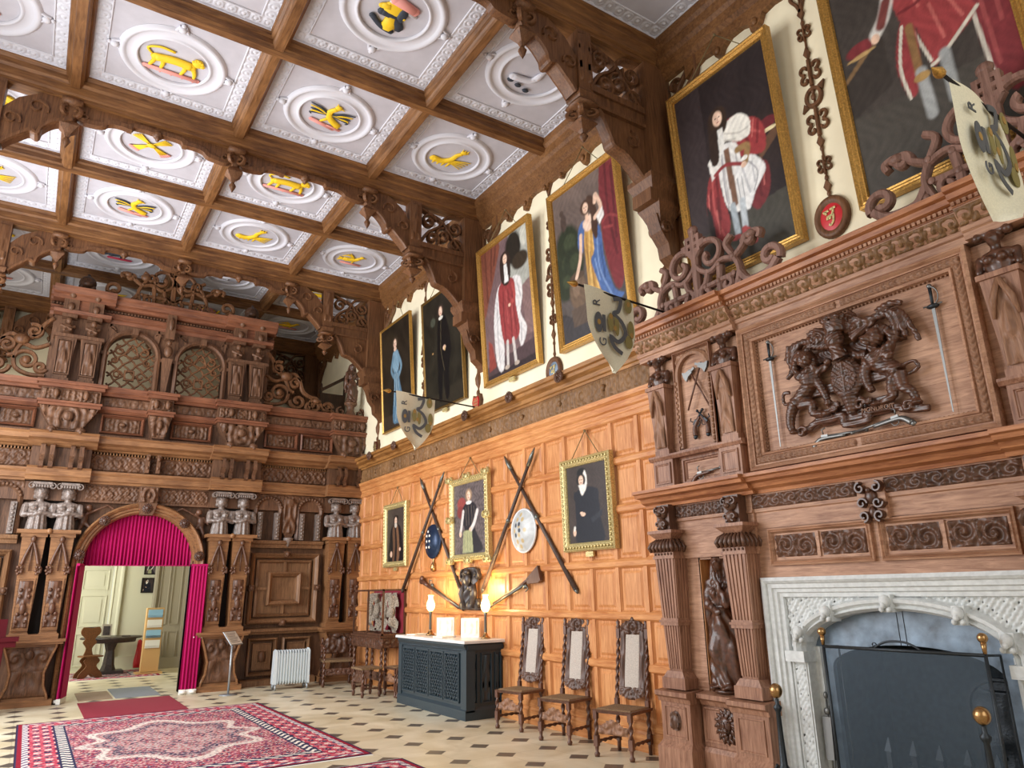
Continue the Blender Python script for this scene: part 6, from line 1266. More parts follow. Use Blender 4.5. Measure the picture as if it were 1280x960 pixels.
def p_coif():
    c = Canvas(.78, .98, 80, (62, 50, 46)).noise(1.5, .12); c.poly([(.34, .7), (.6, .7), (.76, .62), (.8, .3), (.84, 0), (.2, 0), (.2, .3), (.2, .6)], (24, 28, 40)); c.ell(.22, .6, .06, .08, (24, 28, 40)); c.ell(.72, .6, .07, .09, (26, 30, 42)); c.poly([(.56, .3), (.86, .4), (.84, .32), (.6, .24)], (40, 44, 54)); c.ell(.4, .9, .12, .08, (16, 16, 18)); c.poly([(.46, .92), (.52, .84), (.5, .7), (.38, .6), (.34, .72)], (228, 218, 206)); face(c, .37, .8, .075, (26, 22, 22)); c.poly([(.3, .74), (.44, .74), (.42, .64), (.36, .62)], (230, 222, 210)); c.ell(.38, .36, .06, .03, SK); c.ell(.34, .38, .04, .02, SK); c.ell(.14, .14, .04, .06, SK); c.line([(.14, .18), (.15, .2)], .03, (214, 208, 198)); return c
def picture(name, label, y0, y1, z0, z1, cfn, prof, mat, tilt=3.6, d=.05, cord=.45, plaque=False, cat='painting', group=None):
    w_, h_ = abs(y0-y1), z1-z0; t = onwall(name, label, cat, (y0+y1)/2, z0, d, group); t.rotation_euler = (rad(0), 0, rad(-90)); t.matrix_world = T((W-d, (y0+y1)/2, z0))@RZ(-90)@RX(tilt)
    b = MB(); b.frame(-w_/2, w_/2, 0, h_, prof, 0); fr_ = b.build('frame', mat, t); fw = max(p[0] for p in prof)
    c = cfn(); c.w = w_-2*fw+.01; c.h = h_-2*fw+.01; me = c.mesh(); o = bpy.data.objects.new('canvas', me); COL.objects.link(o); o.parent = t; o.location = (0, -.012, fw-.005)
    if cord:
        b = MB(); Yb = math.tan(rad(tilt))*h_
        for q in (-1, 1): b.tube([(q*w_*.28, -.01, h_-.01), (0, Yb*.6, h_+cord)], .006, 5)
        b.ell((0, Yb*.6, h_+cord), .018, 6); b.build('hanging_cord', 'cord', t)
    if plaque: b = MB(); b.box(-.07, .07, -.03, -.0, -.07, -.01); b.ell((-.07, -.015, -.04), (.02, .015, .03), 8); b.build('name_plate', 'palegold', fr_)
    t['fr'] = fr_.name; return t
GP = [(0, .03), (0, -.05), (.02, -.06), (.035, -.045), (.05, -.05), (.07, -.03), (.085, -.035), (.095, -.01)]
TP = [(0, .03), (0, -.03), (.015, -.035), (.035, -.02), (.045, -.01)]
G1 = 'full length portraits high on the right wall'
picture('portrait_painting', 'dark full length portrait of a woman in a pale blue gown, nearest the screen', 13.5, 12.05, 4.78, 7.0, p_blue, TP, 'gold', group=G1)
picture('portrait_painting', 'very dark full length portrait of a standing man in black', 11.53, 10.06, 4.76, 6.92, p_black, TP, 'bronzeframe', plaque=True, group=G1)
picture('portrait_painting', 'full length portrait of a person in red robe and white fur mantle before trees', 9.4, 7.87, 4.76, 7.1, p_red, GP, 'gold', plaque=True, group=G1)
picture('portrait_painting', 'full length portrait of a woman in gold gown with blue drape, arm raised', 7.39, 5.9, 4.76, 7.1, p_gold, GP, 'gold', group=G1)
picture('portrait_painting', 'full length portrait of a long wigged person in ermine, red robe and red shoes', 4.97, 3.56, 4.78, 7.16, p_king, GP, 'gold', group=G1)
picture('portrait_painting', 'cropped royal portrait in belted red coat beside a crown, top right corner', 3.0, 1.5, 4.8, 7.2, p_coat, GP, 'gold', group=G1)
FP = [(0, .03), (0, -.04), (.02, -.06), (.04, -.045), (.06, -.06), (.08, -.05), (.1, -.03), (.105, -.01)]
f1 = picture('framed_portrait', 'small gilt framed portrait of a bearded man in black, nearest the corner', 13.2, 12.18, 2.12, 3.3, p_beard, FP, 'palegold', 1.2, .05, .3, True)
f2 = picture('framed_portrait', 'ornate gilt framed portrait of a man in slashed doublet between crossed pikes', 10.5, 9.3, 2.12, 3.42, p_doublet, FP, 'palegold', 1.2, .05, .3)
f3 = picture('framed_portrait', 'pale gilt framed portrait of a woman in black with white coif', 7.46, 6.47, 2.11, 3.27, p_coif, FP, 'palegold', 1.2, .05, .33, True)
for f, w_, h_, big in ((f1, 1.02, 1.18, 0), (f2, 1.2, 1.3, 1), (f3, .99, 1.16, 0)):
    b = MB()
    for s_ in (-1, 1):
        n_ = int(w_/.06)
        for k in range(n_): b.ell((-w_/2+.05+k*(w_-.1)/(n_-1), -.058, h_/2+s_*(h_/2-.05)), (.022, .014, .02), 6)
        n_ = int(h_/.06)
        for k in range(n_): b.ell((s_*(w_/2-.05), -.058, .05+k*(h_-.1)/(n_-1)), (.02, .014, .022), 6)
    if big:
        for sx in (-1, 0, 1):
            for sz in (0, .5, 1):
                if sx == 0 and sz == .5: continue
                for q in (-1, 1): b.strap(spiral(sx*w_/2*.97+q*.06, sz*h_, .05, .012, 90, 90-q*400, 16), .028, .05, -.03)
                b.ell((sx*w_/2*.97, -.06, sz*h_), (.05, .03, .05), 8)
    b.build('frame_carving', 'palegold', bpy.data.objects[f['fr']])
# ---- shields, pikes, muskets
t = onwall('round_shield', 'dark blue round shield with white studs under the crossed pikes', 'shield', 11.2, 2.49, .05)
b = MB(); b.lathe([(0, .1), (.1, .09), (.2, .05), (.265, .01), (.285, .015), (.29, 0), (.28, -.01)], (0, 0, 0), 32, 0, True, RX(90)); b.build('disc', 'blueshield', t); b = MB()
for x, z in ((0, .16), (-.05, .09), (.05, .09), (-.05, 0), (.05, 0), (-.06, -.1), (.04, -.1)): b.ell((x, -.095, z), (.022, .012, .022), 8)
b.build('studs', 'paper', t)
t = onwall('powder_flask', 'small brass powder flask hanging below the blue shield', 'powder flask', 11.2, 1.98, .03); b = MB(); b.lathe([(0, 0), (.05, .03), (.06, .08), (.04, .14), (.02, .17), (.02, .22)], (0, 0, 0), 12); b.tube([(x, 0, z) for x, z in arc(0, .24, .03, .04, 0, 360, 12)], .006, 6); b.build('body', 'brass', t)
t = onwall('round_shield', 'pale silver round shield with gilt and black ornament', 'shield', 8.42, 2.46, .05)
c = Canvas(.62, .62, 60, (186, 188, 186)); c.noise(3, .12)
for u, v in ((.5, .85), (.4, .75), (.6, .74), (.5, .15), (.4, .26), (.6, .27), (.3, .5), (.7, .5), (.5, .6), (.5, .4)): c.ell(u, v, .05, .05, (190, 160, 96), al=.8)
for u, v in ((.36, .62), (.36, .4), (.52, .5), (.5, .64)): c.ell(u, v, .05, .05, (74, 82, 92))
c.mask = np.hypot(c.U-.5, c.V-.5) < .485; r_ = np.hypot(c.U-.5, c.V-.5)
o = bpy.data.objects.new('disc', c.mesh('disc', 'enamel', 0, lambda U, V: .09*(1-np.clip(np.hypot(U-.5, V-.5)*2, 0, 1)**2))); COL.objects.link(o); o.parent = t; o.location = (0, 0, -.31)
b = MB(); b.lathe([(.29, -.02), (.31, 0), (.3, .02), (.285, .012)], (0, 0, 0), 32, 0, True, RX(90)); b.build('rim', 'marble', t)
def pole(name, label, ya, za, yb, zb, d, group='crossed pikes on the panelling'):
    L_ = math.hypot(yb-ya, zb-za); t = onwall(name, label, 'pike', ya, za, d, group); ang = math.degrees(math.atan2(zb-za, -(yb-ya)))
    b = MB(); M_ = RY(-ang); b.tube([(0, 0, 0), (L_*.9, 0, 0)], [.032, .022], 8, 0, M=M_); b.build('shaft', 'pikewood', t)
    b = MB(); b.tube([(L_*.88, 0, 0), (L_*.94, 0, 0), (L_, 0, 0)], [.028, .03, .006], 8, 0, M=M_); b.tube([(-.05, 0, 0), (0.02, 0, 0)], [.012, .034], 8, 0, M=M_); b.ell((L_*.5, 0, 0), (.05, .034, .034), 8, M=M_); b.build('metal_fittings', 'steelg', t)
pole('pike', 'pike leaning up to the right, crossed behind blue shield', 12.29, 1.7, 10.74, 3.62, .09); pole('pike', 'pike leaning up to the left, crossed behind blue shield', 10.24, 1.71, 11.76, 3.66, .05)
pole('pike', 'pike leaning up to the right, crossed above silver shield', 9.47, 1.68, 8.05, 3.57, .09); pole('pike', 'pike leaning up to the left, crossed above silver shield', 7.29, 1.65, 8.91, 3.59, .05)
def musket(label, ya, za, yb, zb, up, butt):
    L_ = math.hypot(yb-ya, zb-za); t = onwall('musket', label, 'musket', ya, za, .07, 'muskets beside the carved crest'); ang = math.degrees(math.atan2(zb-za, -(yb-ya))); M_ = RY(-ang)@SCL(1, 1, up)
    b = MB(); b.tube([(L_*.3, 0, .0), (L_, 0, 0)], [.018, .013], 8, 0, M=M_); b.ell((L_*.28, 0, .03), (.05, .025, .03), 8, 0, M=M_); b.tube([(L_*.24, -.02, .03), (L_*.22, -.02, .09), (L_*.27, -.02, .1)], .01, 6, 0, M=M_); b.build('barrel', 'steelg', t)
    b = MB(); b.tube([(L_*.9, 0, -.025), (L_*.3, 0, -.025), (L_*.18, 0, -.03)], [.014, .022, .028], 8, 0, M=M_)
    if butt == 'flat': b.prism([(-.0, -.12), (.0, .08), (.06, .09), (L_*.22, .02), (L_*.22, -.05)], -.025, .025, 0, M_)
    else: b.tube([(L_*.2, 0, -.03), (.05, 0, -.02)], [.026, .045], 8, 0, M=M_); b.ell((.03, 0, -.01), (.06, .04, .075), 10, 0, M=M_)
    b.build('stock', 'chair', t)
musket('ball butted musket slanting down to the right, toward the carved crest', 11.59, 1.88, 10.1, 1.38, 1, 'ball'); musket('flat butted musket slanting down to the left, toward the carved crest', 8.02, 1.86, 9.35, 1.42, 1, 'flat')
t = onwall('carved_crest', 'dark tall carved heraldic crest over the blue black counter', 'wall carving', 9.88, 1.38, .02)
b = MB(); b.relief(-.3, .3, 0, .64, -.02, .09, lambda U, V, L, H: h_sym(3.3, 6)(U, V, L, H)*.7+.3, .014, mask=lambda x, z: abs(x) < .2+.08*np.sin(z*14+1)+.02*np.sin(z*60)); b.ell((0, -.1, .45), (.09, .06, .1), 10); b.ell((0, -.12, .56), (.07, .05, .05), 8)
for q in (-1, 1): b.tube([(q*.12, -.08, .05), (q*.2, -.1, .25), (q*.14, -.08, .4)], [.04, .05, .03], 8); b.strap(spiral(q*.2, .52, .08, .02, 90, 90-q*420, 16), .04, .07, -.02); b.strap(spiral(q*.2, .1, .08, .02, -90, -90+q*420, 16), .04, .07, -.02)
b.build('carving', 'tapwood', t)
# ---- cornice bosses
bm = mask_mesh(.085, 'carve'); CB = 'lion mask bosses along the oak cornice'
for k, y in enumerate((6.0, 7.16, 8.36, 9.66, 11.0, 12.4, 13.6)):
    o = inst(bm, 'lion_boss', None); o.location = (W-.3, y, 4.34); o.rotation_euler = (0, 0, rad(-90)); tag(o, 'dark carved lion mask boss along the front edge of the oak cornice', 'carved boss', CB)
# ---- pendants hanging on the plaster
def fret(b, z, s):
    for q in (-1, 1): b.strap(spiral(q*.045*s, z+.05*s, .045*s, .012, -90, -90+q*300, 12), .022*s, .03); b.strap(spiral(q*.045*s, z-.05*s, .045*s, .012, 90, 90-q*300, 12), .022*s, .03)
    b.strap([(0, z-.12*s), (0, z+.12*s)], .03*s, .03)
def eye(b, z):
    b.lathe([(.062, 0), (.062, .03), (.092, .03), (.098, 0)], (0, 0, 0), 20, 0, False, T((0, 0, z))@SCL(1, 1, 1.2)@RX(90)); b.prism([(.06, z+.09), (.13, z+.12), (.1, z+.03)], -.03, 0); b.prism([(-.06, z-.09), (-.13, z-.12), (-.1, z-.03)], -.03, 0); b.ell((0, -.02, z), (.028, .02, .035), 8)
def wallpendant(label, y, z0, z1, kind, mcol=None):
    t = onwall('wall_pendant', label, 'wall ornament', y, 0, .002, 'carved pendants on the plaster wall'); b = MB(); L_ = z0-z1
    b.strap([(0, z1), (0, z0)], .018, .02)
    if kind == 'long':
        for q in (-1, 1): b.strap([(q*x, z) for x, z in cr([(0, z0-.3), (.03, z0-.2), (.09, z0-.08), (.05, z0), (.02, z0-.05)], 5)], .035, .03)
        m = (z0+z1)/2-.1; eye(b, m); fret(b, m+.28, 1.25); fret(b, m-.28, 1.25)
        for z in (m+.75, m-.75): fret(b, z, .8)
        k = int(L_/.16)
        for i in range(k): b.ell((0, -.012, z1+.05+i*.16), (.022, .018, .032), 6)
        for z in (m+.5, m-.5, m+.98, m-.98):
            if z1 < z < z0: b.prism([(0, z+.07), (.035, z), (0, z-.07), (-.035, z)], -.03, 0)
    else: b.lathe([(0, 0), (.05, .1), (.06, .2), (.03, .3), (.03, .36), (0, .4)], (0, -.0, z1+.1), 8, sq=.3); b.ell((0, -.02, z1+.05), (.03, .025, .05), 8)
    b.build('carved_drop', 'truss', t)
    if kind == 'long':
        b = MB(); M_ = T((0, 0, z1-.2))@SCL(1, 1, 1.2)@RX(90); b.lathe([(0, .03), (.11, .03), (.12, .05), (.16, .055), (.175, .03), (.175, 0)], (0, 0, 0), 28, 0, True, M_); mf = b.build('medallion_frame', 'truss', t)
        b = MB(); b.lathe([(0, .045), (.08, .042), (.115, .03)], (0, 0, 0), 24, 0, True, M_); b.build('enamel', mcol, mf)
        b = MB()
        for p in ([(-.065, .055), (-.01, .06)], [(-.04, .058), (-.04, .025)], [(.005, .065), (.06, .07)], [(.035, .066), (.03, .03), (.02, .03)], [(-.035, .0), (.035, .01)], [(-.03, 0), (-.03, -.03)], [(-.005, 0), (-.005, -.03)], [(.03, .01), (.025, -.05), (.0, -.085), (-.02, -.075)]): b.strap([(x, z1-.2+z) for x, z in cr(p, 4)], .022, .01, -.045)
        b.build('emblem', 'palegold', mf)
    elif mcol:
        b = MB(); S_ = lambda k: [(x*k, z1-.14+z*k) for x, z in [(-.1, .16), (0, .13), (.1, .16), (.14, .05), (.1, -.1), (0, -.2), (-.1, -.1), (-.14, .05)]]
        b.prism(S_(1), -.05, 0); mf = b.build('shield_frame', 'truss', t); b = MB(); b.prism(S_(.72), -.065, -.05); b.build('enamel', mcol, mf)
        b = MB()
        for i in range(3): z = z1-.2+i*.05; b.box(-.07, .07, -.07, -.064, z, z+.012); x = -.05+i*.05; b.box(x-.006, x+.006, -.07, -.064, z1-.24, z1-.05)
        b.build('trellis', 'palegold', mf)
wallpendant('long carved wooden pendant ending in a bright red medallion above the chimneypiece', 3.3, 7.5, 5.1, 'long', 'red')
wallpendant('long carved wooden pendant between the red robed and gold gowned portraits', 7.62, 7.62, 4.78, 'long', 'slate')
wallpendant('long carved wooden pendant between the blue gowned and black suited portraits', 11.74, 7.62, 4.9, 'long', 'maroon')
wallpendant('short pendant under the second truss with red trellised shield', 9.72, 5.15, 4.72, 'short', 'red')
wallpendant('short turned pendant under the nearest truss, behind the cresting', 5.42, 5.15, 4.8, 'short')
wallpendant('short pendant with small red shield in the far corner by the screen', 13.9, 5.15, 4.72, 'short', 'maroon')
# ---- banners
def banner(y, label, tw=0):
    t = thing('heraldic_banner', label, 'banner', (W-.3, y, 4.5), 0, 'linen banners on poles along the right wall')
    b = MB(); b.tube([(.28, 0, .03), (-1.22, 0, .1)], .012, 8); b.build('pole', 'dark', t); b = MB(); b.lathe([(0, 0), (.03, .03), (.035, .06), (.02, .1), (0, .15)], (0, 0, 0), 8, 0, True, T((-1.22, 0, .1))@RY(-92)); b.build('gilt_tip', 'gold', t)
    x0, x1 = -1.16, -.48; n_, m_ = 20, 24; vs = []; cx = (x0+x1)/2; hw_ = (x1-x0)/2
    for j in range(m_+1):
        v = j/m_; z = .1-v*.86; f = 1 if v < .42 else max(0, 1-((v-.42)/.58)**1.75)
        for i in range(n_+1): u = -1+2*i/n_; vs.append((cx+u*hw_*(f if f > .01 else .01)*(1-.05*math.sin(v*3)), .02*math.sin(u*2.5+v*2+tw)+tw*.1*v*u, z-.02*u+.0*u))
    b = MB(); b.add(vs, [(j*(n_+1)+i, (j+1)*(n_+1)+i, (j+1)*(n_+1)+i+1, j*(n_+1)+i+1) for j in range(m_) for i in range(n_)], 0, True); b.build('cloth', 'linen', t)
    YF = -.035
    b = MB()
    b.strap(cr([(cx+.02, .02), (cx+.12, .03), (cx+.08, -.1), (cx+.02, -.14), (cx+.12, -.22), (cx+.16, -.34), (cx+.06, -.44), (cx-.04, -.4), (cx+.0, -.5), (cx+.1, -.56)], 5), .045, .006, YF); b.prism(arc(cx-.19, -.27, .05, .11, 0, 360, 16), YF-.006, YF); b.box(cx-.14, cx-.1, YF-.006, YF, -.36, -.18); b.build('grey_scroll', 'greypaint', t)
    b = MB()
    for ex, ez, a, c_ in ((.22, -.02, .05, .08), (.24, -.28, .04, .1), (.2, -.42, .05, .07), (-.03, -.24, .035, .1), (.05, -.26, .03, .12)): b.prism(arc(cx+ex, ez, a, c_, 0, 360, 16), YF-.005, YF)
    b.build('olive_figures', 'olive', t); b = MB()
    for ex, ez in ((-.03, -.18), (.02, -.3), (.22, .0), (.24, -.34), (-.19, -.27)): b.prism(arc(cx+ex, ez, .022, .03, 0, 360, 10), YF-.009, YF-.005)
    b.build('ochre_details', 'ochre', t)
    wtext('R', .13, t, 'letter_r', 'greypaint', T((cx-.2, YF, -.06))@RY(-90), .003); wtext('G', .13, t, 'letter_g', 'greypaint', T((cx-.14, YF, -.47))@RY(-90), .003); return t
banner(5.17, 'pale linen heraldic banner beside the gold gowned portrait, left of the chimneypiece'); banner(9.75, 'farthest pale linen heraldic banner, hanging before the blue gowned portrait', .3); banner(1.6, 'near pale linen heraldic banner cut by the right edge of the photo', -.8)

for o_ in bpy.data.objects:
    if 'fr' in o_: del o_['fr']
LAMPW = 20
# ================================================================ furniture
def twist_chair(label, x, y, rz, group):
    t = thing('high_back_chair', label, 'chair', (x, y, 0), rz, group); H_ = 1.27
    b = MB(); b.prism([(-.24, 0), (.24, 0), (.21, .42), (-.21, .42)], .42, .45, M=T((0, -.21, 0))@Matrix(((1, 0, 0, 0), (0, 0, 1, 0), (0, 1, 0, 0), (0, 0, 0, 1)))) if False else b.frus((-.23, .23, -.21, .21, .42), (-.24, .24, -.22, .21, .45)); b.build('seat_frame', 'chair', t)
    b = MB(); b.frus((-.215, .215, -.19, .19, .45), (-.2, .2, -.17, .17, .462)); b.build('seat', 'rush', t)['label'] = 'rush seat'
    for q in (-1, 1):
        b = MB(); b.box(q*.21-.022, q*.21+.022, -.22, -.176, .36, .44); b.twist((q*.21, -.198, .36), (q*.21, -.198, .2), .024, .09); b.box(q*.21-.024, q*.21+.024, -.222, -.174, .1, .2); b.lathe([(.0, 0), (.024, .0), (.03, .03), (.016, .05), (.022, .1)], (q*.21, -.198, 0), 8); b.build('front_leg', 'chair', t)
        b = MB(); b.lathe([(.0, 0), (.02, 0), (.022, .1)], (q*.19, .19, 0), 8); b.box(q*.19-.022, q*.19+.022, .168, .212, .1, .2); b.twist((q*.19, .19, .2), (q*.19, .19, .4), .023, .09); b.box(q*.19-.022, q*.19+.022, .168, .212, .4, .52); b.twist((q*.19, .19, .52), (q*.18, .27, H_-.12), .021, .09); b.box(q*.18-.02, q*.18+.02, .255, .295, H_-.14, H_-.04); b.lathe([(.015, 0), (.028, .03), (.018, .05), (.024, .08), (0, .11)], (q*.18, .275, H_-.05), 8); b.build('back_post', 'chair', t)
    b = MB(); b.twist((-.21, -.0, .14), (.21, -.0, .14), .018, .09); b.twist((-.21, -.18, .14), (-.19, .18, .14), .018, .09); b.twist((.21, -.18, .14), (.19, .18, .14), .018, .09); b.twist((-.19, .19, .15), (.19, .19, .15), .018, .09); b.build('stretchers', 'chair', t)
    b = MB(); b.relief(-.18, .18, .22, .38, -.2, .04, h_scroll(.18, 2, 7), .012, mask=lambda u, z: (z < .33+.04*np.cos(u*16))); b.box(-.18, .18, -.2, -.185, .25, .3); b.build('front_stretcher', 'carve_l', t)
    M_ = T((0, .2, .56))@RX(-8.5); b = MB(); hh = H_-.6
    for q in (-1, 1): x0, x1 = sorted((q*.085, q*.16)); b.relief(x0, x1, .02, hh, -.01, .025, h_scroll(.1, 3, 6) if False else h_sym(2, 3), .012, 0, M_)
    b.relief(-.16, .16, -.05, .08, -.01, .03, h_scroll(.12, 1, 7), .012, 0, M_, mask=lambda u, z: z > -.02-.03*np.cos(u*14)); b.relief(-.16, .16, hh-.06, hh+.1, -.01, .035, h_sym(1, 6), .012, 0, M_, mask=lambda u, z: z < hh+.05+.05*np.cos(u*11)); b.ell((0, -.02, hh+.1), (.03, .02, .035), 8, 0, True, M_); b.build('carved_back_frame', 'carve', t)
    b = MB(); b.box(-.088, .088, -.012, .004, .06, hh-.04, 0, M_)
    b.relief(-.085, .085, .07, hh-.05, -.013, .004, lambda U, V, L, H: .5+.5*np.sin(V*300)*np.sin(U*260), .008, 0, M_); b.build('cane_panel', 'cane', t)['label'] = 'pale cane panel'; return t
GC = 'high backed barley twist chairs along the panelling'
c1 = twist_chair('high backed barley twist chair standing right beside the blue black counter', 5.42, 8.2, -78, GC)
dup(c1, 'high backed barley twist chair, middle of the three right of the counter', (5.42, 7.25, 0), -76); dup(c1, 'high backed barley twist chair nearest the fluted column', (5.4, 6.22, 0), -74)
dup(c1, 'high backed chair behind the counter, only its top showing, farther left', (5.5, 11.96, 0), -90); dup(c1, 'high backed chair behind the counter, beside the left oil lamp', (5.5, 11.46, 0), -90)
# counter
t = onwall('counter_desk', 'blue black fretted counter desk with white marble top', 'counter', 10.135, 0, 0); cw = 1.065; cd = .6
b = MB(); b.box(-cw, cw, -cd, -.02, .12, .96); b.box(-cw-.03, cw+.03, -cd-.03, -.02, 0, .12); b.frus((-cw-.03, cw+.03, -cd-.03, -.02, .12), (-cw, cw, -cd, -.02, .16))
for x in (-cw+.06,): b.box(x-.09, x+.03, -cd-.02, -cd+.08, .1, .95)
b.box(cw-.12, cw+.03, -cd-.018, -cd+.12, .1, .885); ext(b, -cw-.02, cw+.02, [(cd, .88), (cd+.02, .89), (cd+.05, .94), (cd+.05, .96), (cd, .96)]); b.relief(-cw, cw, .86, .93, -cd-.005, .03, h_egg(.06), .012)
M_ = T((cw, 0, 0))@RZ(90)
for (a, c_) in ((-.57, -.43), (-.37, -.2), (-.15, -.05)): framebox(b, a, c_, .2, .84, 0, .02, .015, 0, M_) if False else b.frame(a, c_, .2, .84, [(0, 0), (0, -.02), (.012, -.02), (.016, 0)], 0, M_)
b.box(-.6, -.02, -.03, 0, .88, .95, 0, M_); b.build('cabinet', 'counter', t)
for k in range(4):
    a = -.94+.465*k; b = MB(); b.frame(a, a+.44, .2, .84, [(0, -cd), (0, -cd-.025), (.02, -cd-.025), (.03, -cd-.005)])
    for q in (-1, 1):
        for i in range(-8, 9):
            P = [(a+.03+s_, .24+i*.085*1.0+q*(s_-.21)*1.25+.3) for s_ in np.linspace(0, .38, 22)]; P = [p for p in P if .225 < p[1] < .815]
            if len(P) > 1: b.strap([P[0], P[-1]], .018, .02, -cd)
    for i in range(5):
        for j in range(7): b.ell((a+.05+i*.085, -cd-.02, .26+j*.087), (.018, .012, .018), 6)
    b.build('fret_panel', 'counter', t)
for (a, c_) in ((-.55, -.45), (-.35, -.22), (-.13, -.07)): b = MB(); b.relief(a, c_, .22, .82, 0, .02, h_sym(2, 5), .014, 0, M_); b.build('end_panel', 'counter', t)
b = MB(); b.box(-cw-.06, cw+.07, -cd-.07, -.02, .97, 1.0); b.frus((-cw-.06, cw+.07, -cd-.07, -.02, 1.0), (-cw-.05, cw+.06, -cd-.06, -.02, 1.01)); b.build('marble_top', 'marble', t)['label'] = 'white marble top'
def oil_lamp(label, x, y):
    t = thing('oil_lamp', label, 'lamp', (x, y, 1.012), 0, 'lit column lamps on the counter'); b = MB(); b.lathe([(0, 0), (.07, 0), (.07, .015), (.045, .03), (.03, .06), (.018, .08), (.018, .09)], (0, 0, 0), 16); b.build('base', 'brass', t)
    b = MB(); b.lathe([(.018, .08), (.022, .1), (.018, .3), (.026, .34), (.02, .36)], (0, 0, 0), 12); b.build('stem', 'steelg', t)
    b = MB(); b.lathe([(.03, .36), (.06, .4), (.068, .45), (.055, .5), (.036, .54), (.034, .57), (.046, .6)], (0, 0, 0), 20); b.build('glass_shade', 'glow', t)['label'] = 'glowing white glass shade'
    l = bpy.data.lights.new('lamp_bulb', 'POINT'); l.energy = LAMPW; l.color = (1, .72, .36); l.shadow_soft_size = .06; o = bpy.data.objects.new('lamp_bulb', l); COL.objects.link(o); o.parent = t; o.location = (0, 0, .68); return t
oil_lamp('lit lamp at the left part of the counter, in front of chair tops', 5.35, 10.6); oil_lamp('lit lamp at the right end of the counter', 5.54, 9.24)
def plaque(label, x, y, mat):
    t = thing('relief_plaque', label, 'plaque', (x, y, 1.012), -50); b = MB(); b.box(-.14, .14, 0, .05, 0, .27); b.relief(-.12, .12, .02, .25, 0, .02, h_sym(x*9, 4), .012); b.build('slab', mat, t); b = MB(); b.box(-.1, .1, .05, .12, 0, .02); b.build('stand', 'alu', t)
plaque('white relief plaque on the counter, nearer the left lamp', 5.4, 10.2, 'paper'); plaque('cream relief plaque on the counter, nearer the right lamp', 5.5, 9.62, 'paper')
for k, (x, y, lb) in enumerate(((5.3, 10.95, 'flat white paper at the far left of the counter top'), (5.26, 9.95, 'flat white leaflets lying at the middle of the counter top'))):
    b = MB(); b.box(-.14, .14, -.1, .1, 0, .012+.006*k); o = b.build('paper_stack', 'paper'); o.location = (x, y, 1.012); o.rotation_euler = (0, 0, rad(15)); tag(o, lb, 'papers')
# display case on carved table
t = onwall('carved_side_table', 'carved walnut table with barley twist legs under the glass case', 'table', 12.98, 0, .02); a, c_ = -.7, .7
b = MB(); b.box(a, c_, -.48, 0, .9, .94); b.box(a+.02, c_-.02, -.46, -.02, .74, .9); b.relief(a+.02, c_-.02, .72, .9, -.46, .03, h_scroll(.2, 4), .014); b.relief(-.45, 0, .73, .9, 0, .03, h_scroll(.2, 4), .014, M=T((c_-.02, 0, 0))@RZ(90)); b.build('top_and_apron', 'carve', t)
for x in (a+.06, -.02, c_-.06):
    for y in (-.42, -.06):
        b = MB(); b.twist((x, y, .74), (x, y, .3), .028, .1); b.box(x-.03, x+.03, y-.03, y+.03, .2, .3); b.lathe([(0, 0), (.025, 0), (.035, .05), (.02, .1), (.03, .2)], (x, y, 0), 8); b.build('leg', 'chair', t)
b = MB(); b.relief(a+.08, c_-.08, .2, .34, -.42, .03, h_scroll(.2, 2), .016); b.box(a+.06, c_-.06, -.43, -.4, .2, .24); b.box(a+.06, c_-.06, -.08, -.05, .2, .24); b.build('stretchers', 'carve', t)
t = onwall('display_case', 'glass case holding grey needlework figures against crimson cloth', 'display case', 12.98, .942, .03)
b = MB()
for x in (a, c_-.03):
    for y in (-.44, -.03): b.box(x, x+.03, y, y+.03, 0, .78)
for z in (0, .75): b.box(a, c_, -.44, -.41, z, z+.03); b.box(a, c_, -.03, 0, z, z+.03); b.box(a, a+.03, -.44, 0, z, z+.03); b.box(c_-.03, c_, -.44, 0, z, z+.03)
b.box(-.02, .01, -.44, -.41, 0, .78); b.build('frame', 'carve', t); b = MB(); b.box(a+.02, c_-.02, -.035, -.02, .02, .76); b.build('crimson_lining', 'mat', t)
b = MB()
for cx_ in (-.52, -.2, .14, .47): b.relief(cx_-.15, cx_+.15, .03, .72, -.1, .12, h_sym(cx_*7+2, 4), .02, mask=lambda x, z, cx_=cx_: abs(x-cx_) < .12+.03*np.sin(z*19+cx_*9)); b.ell((cx_, -.18, .6), (.06, .05, .08), 10); b.ell((cx_, -.17, .4), (.1, .06, .14), 10)
b.build('needlework_figures', 'tapgrey', t); b = MB(); b.add([(a+.03, -.43, .03), (c_-.03, -.43, .03), (c_-.03, -.43, .75), (a+.03, -.43, .75)], [(0, 1, 2, 3)]); b.build('glass', 'glass', t)
# stool-like chair in front of the case
t = thing('carved_stool', 'small barley twist stool in front of the glass case table', 'stool', (5.0, 12.25, 0), -90)
b = MB(); b.box(-.24, .24, -.19, .19, .43, .46); b.build('seat', 'rush', t)
for sx in (-1, 1):
    for sy in (-1, 1): x, y = sx*.2, sy*.15; b = MB(); b.twist((x, y, .43), (x, y, .18), .024, .09); b.box(x-.025, x+.025, y-.025, y+.025, .1, .18); b.lathe([(0, 0), (.02, 0), (.03, .05), (.02, .1)], (x, y, 0), 8); b.build('leg', 'chair', t)
b = MB(); b.relief(-.18, .18, .22, .36, -.15, .03, h_scroll(.15, 2), .014); b.twist((-.2, 0, .14), (.2, 0, .14), .016); b.twist((-.2, -.15, .14), (-.2, .15, .14), .016); b.twist((.2, -.15, .14), (.2, .15, .14), .016); b.build('stretchers', 'carve', t)
